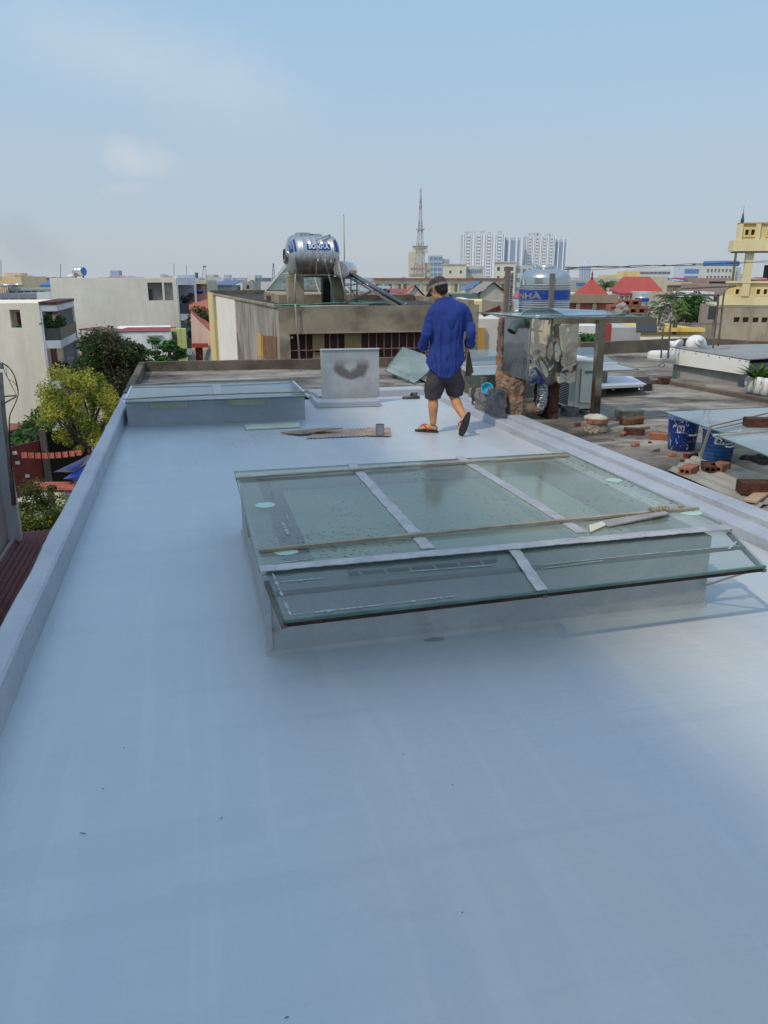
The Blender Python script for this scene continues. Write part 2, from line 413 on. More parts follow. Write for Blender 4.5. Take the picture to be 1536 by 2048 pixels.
for i in range(181):
    y = -4 + 14.56*i/180 + (0 if i < 180 else .0); x = kx(y); a = noise.noise(V((1.5, y*1.7, 0)))*.006; c = noise.noise(V((8.5, y*5, 0)))*.004
    rings.append([(x,y,-.02),(x+.004+a,y,.066),(x+.010+a,y,.075),(x+.15+c,y,.078+a*.4),(x+.153+c,y,.116),(x+.160+c,y,.123),(x+.30+a*2,y,.124),(x+.315+a*2,y,.112),(x+.33,y,-.02)])
mb = MB().loft(rings); mb.build('painted_steps', PAINTW, kr, auto=45)
bk = MB()
rings = []
for i in range(40):
    x = 1.57 + (3.22-1.57)*i/39; a = noise.noise(V((x*3, 2, 0)))*.012
    rings.append([(x,10.552,-.02),(x,10.56,.085+a*.3),(x,10.57,.097+a*.3),(x,10.80+a,.10),(x,10.84+a,.05),(x,10.85,-.02)])
bk.loft(rings)
tag(bk.build('roof_kerb', PAINTW, auto=45), 'short light grey painted kerb behind the pair of sandals at far end', 'kerb')
# bare concrete decks beyond
dk = MB()
dk.add([(-.80,10.56,.02),(3.26,10.85,.02),(3.56,10.85,.02),(3.56,14.3,.02),(-.8,14.3,.02)], [(0,1,2,3,4)])
dk.add([(3.52,-4,.064),(3.52,14.3,.064),(7.2,14.3,.064),(7.2,-4,.064)], [(3,2,1,0)])
dk.add([(7.2,-4,.064),(7.2,15.2,.064),(10.6,15.2,.064),(12.9,12,.064),(12.9,-4,.064)], [(4,3,2,1,0)])
tag(dk.build('concrete_roof_ground', CONC), kind='structure')
pk = T('parapet_wall', 'dark mossy concrete parapet around the far bare end of the roof', 'parapet', (1, 14.3, 0))
chip_strip(-.90, -.79, 10.552, 14.4, -.3, .185, 60, .01, 4.0).build('parapet_side', CONCP, pk, auto=50)
def wall_line(pts, z0, z1, t, amp=.008):
    mb = MB()
    for a, b in zip(pts[:-1], pts[1:]):
        a = V(a); b = V(b); d = (b-a).normalized(); n = V((-d.y, d.x))*t/2; rings = []
        for i in range(31):
            p = a.lerp(b, i/30); j = noise.noise(V((p.x*2, p.y*2, 3)))*amp
            rings.append([(p.x-n.x, p.y-n.y, z0), (p.x-n.x, p.y-n.y, z1+j), (p.x+n.x, p.y+n.y, z1+j), (p.x+n.x, p.y+n.y, z0)])
        mb.loft(rings)
    return mb
wall_line([(-.78,14.36),(4.6,13.95)], -.3, .19, .12).build('parapet_end', CONCP, pk, auto=50)
wall_line([(6.6,14.55),(10.9,15.35),(13,12.4)], -.3, .32, .14).build('parapet_right', CONCP, pk, auto=50)
wall_line([(4.6,13.95),(6.6,14.55)], -.3, .14, .12).build('parapet_middle', CONCP, pk, auto=50)
# our building's body below the slab
tag(MB().box(-.78, 13, -4.1, 14.28, -15, -.36).build('apartment_building', wallm(176,168,150)), 'tall narrow building under the painted roof and its concrete deck', 'building')

# ================================================================ near glass skylight
def skylight():
    t = T('glass_skylight', 'large greenish glass skylight with silver tape strips and sloping front pane on painted upstand', 'skylight', (1.4, 4, 0))
    X0, X1, Y0, Y1, Z = .255, 2.47, 3.14, 4.95, .385
    mb = MB()                                   # upstand: outer skin slightly lumpy
    n = 44
    def ring(off, z):
        out = []
        P = [(X0-off,Y0-off),(X1+off,Y0-off),(X1+off,Y1+off),(X0-off,Y1+off)]
        for k in range(4):
            a = V(P[k]); b = V(P[(k+1) % 4])
            for i in range(n): out.append(a.lerp(b, i/n))
        return [(p.x + noise.noise(V((p.x*4,p.y*4,z*4)))*.005, p.y + noise.noise(V((p.x*4+7,p.y*4,z*4)))*.006, z) for p in out]
    mb.loft([ring(.03,-.01), ring(.010,.006), ring(.002,.02), ring(0,.1), ring(0,.2), ring(0,.3), ring(0,Z-.006), ring(-.1,Z-.006), ring(-.1,-.01)], cap=False)
    mb.build('upstand', pm('warm_grey_lumpy_paint', S(178,179,180), S(162,164,166), 2.6, .5, 1.0, 9, stain=[(S(150,152,154), 4.0, .58, .8)]), t, auto=55)
    MB().add([(X0+.05,Y0+.05,.05),(X1-.05,Y0+.05,.05),(X1-.05,Y1-.05,.05),(X0+.05,Y1-.05,.05)], [(0,1,2,3)]).build('well_floor', pm('grey_well', S(120,128,130), S(96,104,108), 2, .9), t)
    MB().box(X0+.26,X1-.2,Y0+.22,Y1-.12,.285,.292).build('diffuser_sheet', pm('milky_sheet', S(190,202,184), S(170,184,168), 1.6, .7, .05), t)
    # flat panes
    zt = .392
    xs = [X0-.03]+[ (atz(700,930,zt).x+atz(860,1100,zt).x)/2, (atz(920,915,zt).x+atz(1160,1065,zt).x)/2 ]+[X1+.13]
    for a, b in zip(xs[:-1], xs[1:]):
        p = MB().add([(a+.003,Y0+.03,zt+.01),(b-.003,Y0+.03,zt+.01),(b-.003,Y1+.03,zt+.01),(a+.003,Y1+.03,zt+.01)],[(0,1,2,3)]); p.build('pane', GLASS, t)
    e = MB()
    e.box(xs[0]-.002,xs[0]+.0015,Y0+.03,Y1+.03,zt-.001,zt+.011); e.box(xs[-1]-.0015,xs[-1]+.002,Y0+.03,Y1+.03,zt-.001,zt+.011); e.box(xs[0],xs[-1],Y1+.0305,Y1+.034,zt-.001,zt+.011)
    e.build('glass_edge', GEDGE, t)
    # sloping front pane
    A0, A1 = V((xs[0]+.02, Y0+.028, zt+.008)), V((xs[-1], Y0+.05, zt+.008)); B0, B1 = atz(568,1241,.30), atz(1531,1131,.30)
    for i, (u0, u1) in enumerate(((.0,.49),(.494,1.0))):
        a = A0.lerp(A1,u0); b = A0.lerp(A1,u1); c = B0.lerp(B1,u1); d = B0.lerp(B1,u0)
        MB().add([d,c,b,a],[(0,1,2,3)]).build('front_pane', GLASS2, t)
    up = V((0,0,1))
    vg = MB()
    for k in range(6): x = X0+.42+k*.115; vg.bar((x,Y0-.012,.345),(x-.02,Y0-.012,.375),.014,.012)
    vg.bar((X0+.36,Y0-.012,.375),(X0+1.06,Y0-.012,.375),.012); vg.bar((X0+.36,Y0-.012,.342),(X0+1.06,Y0-.012,.342),.012); vg.build('vent_frame', MB and pm('pale_vent_frame', S(150,152,144), S(124,126,120), 5, .7), t)
    MB().box(X0+.36,X0+1.06,Y0-.008,Y0-.004,.342,.375).build('vent_slot', plain('vent_dark', S(70,86,104)), t)
    MB().bar(B0+V((0,.0,-.005)), B1+V((0,0,-.005)), .012, .012).build('glass_edge', GEDGE, t)
    MB().bar(B0+V((.0,.016,-.022)), B1+V((-.01,.016,-.022)), .03, .018).build('front_rail', RUST, t)
    m0 = A0.lerp(B0,.42)+V((0,0,-.022)); m1 = A1.lerp(B1,.42)+V((0,0,-.022))
    fr = MB().bar(m0, m1, .03, .014)
    for u in (.0, .5, 1.0):
        fr.bar(A0.lerp(A1,u)+V((0,0,-.03)), B0.lerp(B1,u)+V((0,0,-.03)), .022, .014)
    fr.build('pane_support', pm('grey_brown_angle', S(120,116,108), S(92,88,82), 6, .7, .3), t)
    for u in (.02,.985):                          # struts from eave back to upstand
        MB().bar(B0.lerp(B1,u)+V((0,.03,-.03)), V((X0+.02 if u < .5 else X1-.02, Y0-.012, .12)), .014, .008).build('strut', BAR, t)
    MB().bar(V((X0-.006,Y0-.008,Z)), V((X0-.006,Y0-.008,.035)), .014, .03).build('corner_strip', PAINTW, t)
    MB().bar(V((X0-.012,Y1-.3,Z)), V((X0-.012,Y1-.9,.26)), .012, .008).build('strut', BAR, t)
    # aluminium tapes
    def tape(p0, p1, w, z, nm='tape_strip', sl=None):
        mb = MB(); p0 = V(p0); p1 = V(p1); d = (p1-p0).normalized(); s_ = d.cross(up).normalized(); L = (p1-p0).length; k = int(L/.012); rings = []
        for i in range(k+1):
            p = p0.lerp(p1, i/k); j = noise.noise(p*34)*.0045+noise.noise(p*9)*.004; j2 = noise.noise(p*31+V((4,4,4)))*.0045+noise.noise(p*8+V((1,4,4)))*.004; h = noise.noise(p*40)*.0016
            rings.append([p-s_*(w/2+j), p-s_*(w/2+j)+V((0,0,.003)), p+V((0,0,.0055+h)), p+s_*(w/2+j2)+V((0,0,.003)), p+s_*(w/2+j2)])
        return mb.loft(rings).build(nm, ALU, t)
    zz = zt+.0115
    tape(atz(703,928,zz), atz(858,1098,zz), .062, 0)
    tape(atz(918,914,zz), atz(1165,1066,zz), .062, 0)
    tape(A0+V((-.02,-.004,.004)), A1+V((.0,-.004,.004)), .07, 0)
    a = A0.lerp(A1,.492)+V((0,-.01,.006)); b = B0.lerp(B1,.492)+V((0,-.002,.004)); tape(a, b, .055, 0)
    # sealant smears near the edges
    def smear(pts, w, z, nm='sealant_bead', m=SEAL, seed=0, grow=1.0):
        mb = MB(); P = [atz(x, y, z) for x, y in pts] if len(pts[0]) == 2 else [V(p) for p in pts]; P = sub(P, 70); rings = []
        for i, p in enumerate(P):
            d = (P[min(i+1,len(P)-1)]-P[max(i-1,0)]).normalized(); s_ = d.cross(up).normalized()
            k = .55*w*max(.12, .55+1.5*noise.noise(p*60+V((seed,0,0)))+.6*noise.noise(p*14+V((seed,3,0))))*min(1, .3+9*min(i, len(P)-1-i)/len(P))
            rings.append([p-s_*k, p+V((0,0,.0022)), p+s_*k])
        return mb.loft(rings, cap=False).build(nm, m, t)
    q = lambda u, v, dz=.004: A0.lerp(A1,u).lerp(B0.lerp(B1,u), v)+V((0,0,dz))
    smear([q(.02,.93),q(.2,.93),q(.33,.92)], .012, 0, seed=1); smear([q(.02,.3),q(.1,.3)], .009, 0, seed=2); smear([q(.012,.1),q(.014,.95)], .012, 0, seed=3)
    smear([q(.53,.48),q(.75,.47),q(.985,.5)], .005, 0, seed=4); smear([q(.52,.56),q(.66,.52)], .003, 0, seed=5); smear([q(.95,.55),q(.985,.38)], .016, 0, seed=6)
    smear([q(.26,.34),q(.44,.38)], .006, 0, seed=7)
    smear([(566,1045),(577,1072)], .012, zz, seed=8); smear([(570,1020),(584,1062)], .010, zz, seed=9); smear([(536,960),(548,1002)], .006, zz, seed=10); smear([(1170,1042),(1390,1018)], .009, zz, seed=11)
    smear([(545,1128),(660,1112)], .008, zz, seed=12)
    def dab(px, py, a, b, seed):
        c = atz(px, py, zz); mb = MB(); k = 26
        pts = [(c.x+math.cos(2*PI*i/k)*a*(1+.18*noise.noise(V((i*.6,seed,0)))), c.y+math.sin(2*PI*i/k)*b*(1+.3*noise.noise(V((i*.5,seed,3)))), zz) for i in range(k)]
        mb.add(pts+[(c.x,c.y,zz+.002)], [(i,(i+1) % k,k) for i in range(k)]); mb.build('suction_pad', PALEG, t)
    dab(530,1010,.055,.055,1); dab(573,1104,.055,.04,2); dab(1228,960,.05,.05,3); dab(1382,1025,.06,.05,4); dab(520,951,.06,.04,5)
    # flat bars lying across the glass
    def cross(p0, p1, h):
        mb = MB(); a = V(p0); b = V(p1); pts = sub([a,b],12)
        for i in range(12): mb.bar(pts[i]+V((0,0,.004*math.sin(i/12*PI))), pts[i+1]+V((0,0,.004*math.sin((i+1)/12*PI))), .026, h)
        mb.build('cross_bar', BAR, t)
    cross(atz(471,957,zz+.010), atz(1138,911,zz+.010), .012); cross(atz(518,1101,zz+.010), atz(1396,1016,zz+.010), .013)
    MB().obox(atz(540,1098,zz+.006), (.10,.02,.012), .05).build('bar_packer', pm('rust_brown_packer', S(104,62,48), S(78,46,38), 8, .8), t)
    rp = MB(); c0 = atz(1300,1023,zz+.02); c1 = atz(1335,1019,zz+.02)
    pts = [c0.lerp(c1, i/40)+V((0, .020*math.cos(i*1.35), .016*math.sin(i*1.35)+.004)) for i in range(41)]
    rp.tube(pts, .004, 6); rp.build('rope_lashing', pm('tan_rope', S(176,164,136), S(140,128,104), 40, .9, .5, 90), t)
    kn = MB().ell(atz(1361,1012,zz+.022), .014,.012,.012).jit(.005,60); kn.build('rope_knot', MC['tan_rope'], t, smooth=True)
    # loose offcuts lying on the glass beside the lashing
    c = MB().prism([atz(1178,1052,zz+.004),atz(1206,1044,zz+.004),atz(1212,1052,zz+.004),atz(1180,1066,zz+.004)], (0,0,.006))
    tag(c.build('glass_offcut', pm('cream_chip', S(214,212,186), S(190,186,160), 9, .7)), 'small cream coloured chip lying on the skylight glass near the right tape strip', 'offcut')
    c = MB().prism([atz(1203,1043,zz+.004),atz(1330,1024,zz+.016),atz(1338,1029,zz+.016),atz(1216,1055,zz+.004)], (0,0,.007))
    tag(c.build('wood_sliver', pm('grey_lath', S(160,158,154), S(134,130,124), 9, .8)), 'thin grey wood sliver tucked under the rope lashing on the skylight', 'wood sliver')
    return t
skylight()
tag(MB().prism([atz(868,1278,.004)+V((math.cos(2*PI*i/14)*.05*(1+.3*noise.noise(V((i,0,0)))), math.sin(2*PI*i/14)*.018*(1+.4*noise.noise(V((i,5,0)))), -.003)) for i in range(14)], (.0,0,.0015)).build('paint_patch', pm('bare_patch', S(158,158,156), S(146,147,147), 9, .8)), 'small bare grey patch in the paint before the large skylight', 'patch')

# ================================================================ far glass skylight
def far_skylight():
    t = T('glass_skylight', 'narrow far skylight with two glass panes and white end frames beside left parapet', 'skylight', (.3, 9.5, 0))
    X0, X1, Y0, Y1, Z = -.74, 1.27, 9.02, 9.98, .305
    mb = MB(); mb.box(X0,X1,Y0,Y0+.1,-.01,Z); mb.box(X0,X1,Y1-.1,Y1,-.01,Z); mb.box(X0,X0+.1,Y0+.1,Y1-.1,-.01,Z); mb.box(X1-.1,X1,Y0+.1,Y1-.1,-.01,Z)
    mb.build('upstand', PAINTW, t)
    MB().box(X0+.1,X1-.1,Y0+.1,Y1-.1,.0,.2).build('well_floor', pm('pale_well', S(150,170,178), S(130,150,160), 2, .8), t)
    z = Z+.008; g0, g1 = 8.70, 10.06; xm = atz(437,788,z).x
    for a, b in ((-.73, xm-.02), (xm+.02, 1.26)): MB().add([(a,g0,z+.01),(b,g0,z+.01),(b,g1,z+.01),(a,g1,z+.01)],[(0,1,2,3)]).build('pane', GLASS3, t)
    MB().box(-.73,1.26,g0-.006,g0-.001,z-.002,z+.012).build('glass_edge', GEDGE, t)
    MB().box(xm-.05,xm+.05,g0,g1,z+.0115,z+.016).build('tape_strip', ALU, t)
    for x in (-.735, 1.265): MB().bar((x,g0-.01,z+.006),(x,g1,z+.006),.022,.024).build('end_frame', pm('white_powder_coat', S(226,228,232), S(206,208,214), 4, .4), t)
    for y, dz in ((8.86,.0),(10.02,.0)):
        pts = sub([(-.75,y,z+.022),(1.28,y+.03,z+.03)], 8)
        mb = MB()
        for i in range(8): mb.bar(pts[i]+V((0,0,.012*math.sin(i/8*PI))), pts[i+1]+V((0,0,.012*math.sin((i+1)/8*PI))), .016, .016)
        mb.build('cross_bar', BAR, t)
    for a, b in ((atx(305,0,0).x*0-.48, -.07), (.37,.80)):
        MB().box(a,b,Y0-.012,Y0-.002,Z-.105,Z-.015).build('vent_slot', pm('cream_louvre', S(196,194,170), S(176,174,150), 5, .6, .3, 80), t)
far_skylight()

# ================================================================ upright slab on its base, litter on the paint
t = T('vent_hatch', 'upright pale grey square hatch lid with dark stain standing on painted base', 'hatch', (2.0, 10.2, 0))
mb = MB(); mb.prism([(1.53,9.78,0),(2.36,9.72,0),(2.40,10.5,0),(1.55,10.54,0)], (0,0,.08)).build('base', PAINTW, t, bevel=.012)
mb = MB().obox((1.80,10.36,.096), (.42,.5,.03), .03); mb.build('low_slab', pm('pale_cement', S(176,178,178), S(150,152,152), 3, .8, .2), t, bevel=.006)
s = NT('stained_cement_sheet')
col_ = s.mix(s.rng(s.noise(3.2,6,.6), .35,.68), S(182,184,183), S(156,160,160))
col_ = s.mix(s.rng(s.noise(14,4,.6), .68,.74), col_, S(96,90,84))
sp = s.n('ShaderNodeSeparateXYZ'); s.l(s.co, sp.inputs[0])
dx = s.math('DIVIDE', s.math('SUBTRACT', sp.outputs[0], .04), .20); dz = s.math('DIVIDE', s.math('SUBTRACT', sp.outputs[2], .50), .15)
rr = s.math('SQRT', s.math('ADD', s.math('MULTIPLY', dx, dx), s.math('MULTIPLY', dz, dz)))
ring_ = s.math('ABSOLUTE', s.math('SUBTRACT', s.math('ADD', rr, s.math('MULTIPLY', s.math('SUBTRACT', s.noise(7,6,.6), .5), .9)), .80))
low = s.rng(dz, -.1, .75, 1, 0); k = s.math('MULTIPLY', s.rng(ring_, .22, .50, 1, 0), low)
col_ = s.mix(s.math('MULTIPLY', k, .8), col_, S(86,76,74))
s.bsdf(col_, .8, 0, s.bump(s.noise(30,5), .2), .25); STAINED = s.mat
mb = MB().obox((2.03,10.06,.395), (.775,.035,.63), -.05, math.radians(-2)); mb.build('lid', STAINED, t, bevel=.004)
MB().obox((2.03,10.062,.716), (.78,.05,.012), -.05).build('top_edge', pm('pale_edge', S(214,214,212), S(196,196,194), 6, .6), t)

def plate(px, z, th, mat, name, label, cat, jag=0, bend=0):
    P = sub([atz(x, y, z) for x, y in px] + [atz(*px[0], z)], 12)[:-1]
    if jag: P = [p + noise.noise_vector(p*30)*jag*V((1,1,0)).length*.7 for p in P]
    for p in P: p.z = z
    return tag(MB().prism(P, (0,0,th)).build(name, mat), label, cat)
plate([(489,851),(597,846),(600,855),(492,860)], .006, .012, pm('cream_board', S(208,212,196), S(188,194,178), 5, .6), 'board_strip', 'cream white narrow board strip lying flat on the roof paint', 'board', .004)
CARD = pm('pinkish_corrugated_sheet', S(188,164,148), S(158,136,122), 6, .85, .6, 30, stain=[(S(110,90,82), 4, .6, .8)])
def corrugated(px, z, amp, waves, name, label, cat, mat, tilt=0, nu=60, nv=4, th=.004, nw=None):
    a, b, c, d = [atz(x, y, z) for x, y in px]; mb = MB(); g = []
    for j in range(nv+1):
        row = []
        for i in range(nu+1):
            u = i/nu; v = j/nv; p = a.lerp(b,u).lerp(d.lerp(c,u), v); p = p + V((0,0, amp*(math.sin(u*waves*2*PI)+1) + tilt*(1-v)*u + noise.noise(p*5)*.004))
            row.append(p)
        g.append(row)
    n1 = nu+1
    vs = [p for r in g for p in r] + [p-V((0,0,th)) for r in g for p in r]; N = n1*(nv+1); fs = []
    for j in range(nv):
        for i in range(nu):
            q = (j*n1+i, j*n1+i+1, (j+1)*n1+i+1, (j+1)*n1+i); fs += [q, tuple(N+k for k in q[::-1])]
    for i in range(nu): fs += [(i, N+i, N+i+1, i+1), (nv*n1+i, nv*n1+i+1, N+nv*n1+i+1, N+nv*n1+i)]
    for j in range(nv): fs += [(j*n1, (j+1)*n1, N+(j+1)*n1, N+j*n1), (j*n1+nu, N+j*n1+nu, N+(j+1)*n1+nu, (j+1)*n1+nu)]
    return tag(mb.add(vs, fs).build(name, mat, smooth=False), label, cat)
corrugated([(612,877),(732,872),(740,857),(640,860)], .008, .0035, 14, 'corrugated_sheet', 'dusty pink corrugated scrap sheet lying in the middle of the roof litter', 'corrugated sheet', CARD)
corrugated([(733,871),(782,872),(780,855),(735,855)], .014, .0025, 6, 'corrugated_sheet', 'square pinkish corrugated scrap under the short metal pipe', 'corrugated sheet', CARD)
a = MB().prism([atz(560,866,.01),atz(600,869,.02),atz(686,857,.055),atz(640,857,.04)], (0,0,.008)); tag(a.build('fibre_board', pm('grey_tan_fibre', S(170,150,128), S(136,118,100), 6, .9, .4)), 'grey tan board propped at a slant on the corrugated scrap', 'board')
c = atz(760,868,.024); mb = MB().lathe([(.042,0),(.046,.0),(.046,.105),(.042,.105),(.042,.002),(.001,.002)], c, 28)
tag(mb.build('pipe_stub', pm('galvanised_tin', S(178,178,176), S(150,150,150), 8, .4, .2, 40, .6), smooth=True, auto=40), 'short upright grey metal pipe stub standing on pinkish corrugated scrap', 'pipe')
# twigs and grit on the paint
k = 0
for px, py, L, a_ in ((166,1667,.028,-.75),(248,1495,.004,0),(806,1508,.006,1),(905,1570,.004,0),(443,1636,.010,1.2),(925,1825,.005,.3),(574,1245+790,.01,.2),(206,1578,.006,0)):
    p = atz(px, py, .003); d = V((math.cos(a_), math.sin(a_)*.6, 0))*L/2
    lab = 'thin dry twig lying on the open paint at lower left' if k == 0 else 'tiny dark speck of grit lying on the roof paint'
    o = MB().tube([p-d, p+V((0,0,.002)), p+d], [.0008,.0013,.0006], 5).build('twig' if k == 0 else 'grit_speck', pm('dry_twig', S(58,50,46), S(40,34,32), 20, .9))
    tag(o, lab, 'twig' if k == 0 else 'grit', None if k == 0 else 'grit specks on the paint'); k += 1
# ================================================================ things on the bare concrete deck at the right
DZ = .066
# --- brick pier with steel cabinet, ducts and glass canopy
ROUGHB = pm('hacked_brickwork', S(170,142,118), S(128,104,88), 8, .95, 1.0, 24, stain=[(S(168,84,62), 9, .58, .66, (1,1,1.6)), (S(104,90,80), 14, .55, .72), (S(92,80,70), 3, .6, .8)], spec=.1)
PLAST = pm('dark_splashed_plaster', S(134,132,130), S(104,103,102), 7, .95, .9, 26, stain=[(S(150,148,146), 16, .62, .72), (S(60,58,56), 6, .55, .7)], spec=.1)
pier = T('brick_pier', 'hacked brick chimney pier with broken plaster edges beside the roof kerb', 'brick pier', (3.7, 8.2, DZ))
def rough(mb_boxes, vox, amp, sc, sm=1):
    m = remesh(mb_boxes, vox, sm)
    m.v = [p + V(n)*(noise.noise(p*sc)*amp + noise.noise(p*sc*2.7)*amp*.6 - amp*.2) for p, n in zip(m.v, m.n)]; return m
ua, ub = aty(998,700,8.5).x, aty(1006,700,8.5).x
b = MB().box(3.47,3.63,8.05,8.46,DZ-.03,.52).box(ua,ub+.04,8.44,8.6,DZ-.03,1.18).box(3.45,3.58,8.3,8.5,DZ,.55)
rough(b, .016, .022, 13).build('front_shaft', ROUGHB, pier)
b = MB().box(3.90,4.04,8.0,8.4,DZ-.03,.62)
rough(b, .016, .02, 13).build('rear_shaft', BRICKD, pier)
b = MB().box(3.34,3.42,8.25,8.9,DZ-.03,.34).box(3.36,3.44,8.1,8.5,DZ-.03,.38)
tag(rough(b, .018, .03, 11).build('plaster_stump', PLAST), 'dark splashed plaster stump at the left foot of brick pier', 'plaster stump')
def wavy_steel():
    s = NT('rippled_mirror_steel')
    n1 = s.noise(2.0, 1, .4, (1,1,.8), .9); n2 = s.noise(6, 1, .4, (1,1,1), .6, (5,1,2))
    h = s.math('ADD', s.math('MULTIPLY', n1, 1.0), s.math('MULTIPLY', n2, .16))
    s.bsdf(s.mix(s.rng(s.noise(4,5),.4,.75), S(226,224,218), S(204,201,193)), .07, 1.0, s.bump(h, .55, .085), .5); return s.mat
WAVY = wavy_steel()
cb = T('steel_cabinet', 'rippled mirror stainless cabinet fixed high on the brick pier', 'cabinet', (3.85, 8.1, .5))
p = [(3.585,7.90),(4.15,7.88),(4.17,8.44),(3.50,8.42)]
mb = MB(); mb.wall(p[0],p[1],.50,1.19,[]); mb.wall(p[1],p[2],.50,1.19,[]); mb.wall(p[2],p[3],.50,1.19,[])
mb.build('front_sheet', WAVY, cb)
MB().wall(p[3],p[0],.53,1.19,[]).build('side_sheet', pm('dull_side_steel', S(186,186,184), S(160,160,158), 2, .10, .25, 3, 1.0), cb)
MB().bar((3.582,7.897,.48),(3.582,7.897,1.19),.02).build('corner_fold', STEEL, cb)
mb = MB(); bot = []
rs = R
for i in range(25):
    u = i/24; bot.append((3.585+.565*u, 7.896-.02*u, .50-.05*abs(noise.noise(V((u*5,1,0))))-.01*math.sin(u*30)))
for i in range(24):
    a = bot[i]; c = bot[i+1]; mb.add([a, c, (c[0],c[1],.512), (a[0],a[1],.512)], [(0,1,2,3)])
mb.build('torn_bottom_edge', WAVY, cb)
PVC = pm('grey_pvc', S(126,142,138), S(112,126,122), 4, .4, .05, 30)
e0 = aty(1045,650,8.05); ep = spline([V((3.62,8.08,1.10)), V((3.55,8.05,1.13)), V((3.47,8.03,1.12)), V((3.415,8.01,1.05))], 6)
mb = MB().tube(ep, .052, 20, cap=False); pv = mb.build('pvc_elbow', PVC, None, smooth=True)
tag(pv, 'grey plastic pipe elbow poking out of the steel cabinet side', 'pipe')
mb = MB().tube([ep[-1], ep[-1]+(ep[-1]-ep[-2]).normalized()*.005], .046, 20); o = mb.build('pipe_mouth', DARK, pv)
fd = T('flexible_duct', 'crinkled silver foil duct bending down below the steel cabinet', 'duct', (3.9, 8.0, .2))
pts = spline([V((3.82,8.0,.52)), V((3.82,8.0,.36)), V((3.815,8.0,.26)), V((3.79,8.02,.20)), V((3.75,8.06,.18)), V((3.68,8.1,.18))], 14)
mb = MB(); rr = [.062+.006*math.sin(i*2.1)+.006*noise.noise(V((i*.8,0,0))) for i in range(len(pts))]
mb.tube(pts[:44], rr[:44], 24); mb.jit(.012, 26).build('foil_tube', pm('crinkled_foil', S(198,198,196), S(170,170,168), 14, .22, .9, 34, 1.0), fd)
mb = MB().tube(pts[40:], [r*1.12 for r in rr[40:]], 20); mb.build('tan_elbow', pm('tan_elbow', S(142,126,108), S(110,96,82), 8, .8, .4), fd, smooth=True)
cn = T('glass_canopy', 'flat glass canopy sheet over steel cabinet resting on steel beam', 'canopy', (4.1, 7.8, 1.22))
g = [V((3.40,7.40,1.222)), V((4.68,7.32,1.222)), V((4.80,8.3,1.232)), V((3.17,8.5,1.232))]
MB().add(g, [(0,1,2,3)]).build('glass_sheet', GLASS3, cn)
ed = MB()
for i in range(4): ed.bar(g[i], g[(i+1) % 4], .006, .010)
ed.build('glass_edge', GEDGE, cn)
mb = MB(); rows = []
for i in range(17):
    u = i/16; an = PI*u; rows.append([V((3.50+.5*u*.95, 7.72, 1.228+.085*math.sin(an*.98))), V((3.52+.5*u+.0, 8.3, 1.236+.08*math.sin(an*.98)))])
for i in range(16): mb.add([rows[i][0], rows[i+1][0], rows[i+1][1], rows[i][1]], [(0,1,2,3)])
lg = T('curved_glass', 'curved bluish glass sheet lying on top of the flat canopy', 'glass sheet', (3.9, 7.9, 1.23))
mb = MB(); prof = [(3.46,.0),(3.50,.035),(3.56,.060),(3.63,.072),(3.70,.062),(3.76,.040),(3.81,.012)]
# bent sheet: rises on the left, flattens to the right
A = [V((3.40+.02, 7.78, 1.232)), V((3.46,7.74,1.28)), V((3.54,7.70,1.308)), V((3.62,7.66,1.312)), V((3.69,7.60,1.296)), V((3.74,7.54,1.265)), V((3.78,7.48,1.234))]
B = [a + V((.62,.04,0)) if i > 3 else a + V((.55, .35, .0)) for i, a in enumerate(A)]
C_ = [V((a.x+.70+.05*i, a.y+.02+.03*(6-i), 1.234+.05*math.sin(i/6*PI*.9)*(.6))) for i, a in enumerate(A)]
for i in range(6): mb.add([A[i],A[i+1],C_[i+1],C_[i]], [(0,1,2,3)])
mb.build('sheet', glassm('blue_bent_glass', (.66,.78,.86,1), S(140,164,182), .5, .05), lg, smooth=True)
mb = MB()
for i in range(6): mb.bar(A[i],A[i+1],.007)
mb.bar(A[6],C_[6],.007); mb.build('sheet_edge', GEDGE, lg)
bm_ = T('steel_post', 'square stainless post with horizontal beam carrying the glass canopy', 'post', (4.1, 7.25, DZ))
MB().bar((4.085,7.27,.19),(4.07,7.27,1.2),.075).build('post', pm('polished_square_tube', S(176,170,158), S(150,144,132), 3, .12, .06, 8, 1.0), bm_)
MB().bar((3.60,7.36,1.19),(4.72,7.31,1.19),.05,.05).build('beam', pm('dull_square_tube', S(156,146,132), S(120,110,98), 4, .3, .1, 12, .8), bm_)
b = MB().lathe([(.135,0),(.13,.05),(.115,.12),(.001,.12)], (4.09,7.25,DZ-.01), 20, cap=True)
mb = rough(b, .012, .018, 16); st = T('post_footing', 'crumbling mortar and brick footing around the steel post', 'footing', (4.09,7.25,DZ)); mb.build('mortar', pm('mortar', S(168,156,138), S(128,118,104), 8, .95, .8, 30), st)
for i in range(6):
    a = -2.6+i*.62; MB().obox((4.09+.105*math.cos(a),7.25+.105*math.sin(a),DZ+.115),(.075,.045,.05),a+PI/2).jit(.004,40).build('brick_piece', BRICK, st, bevel=.004)
b = MB().lathe([(.125,0),(.118,.03),(.06,.055),(.001,.06)], (4.09,7.25,DZ+.12), 20, cap=True); b.jit(.01, 18).build('mortar_cap', pm('pale_mortar', S(204,196,180), S(178,170,154), 8, .95, .6, 30), st, smooth=True)

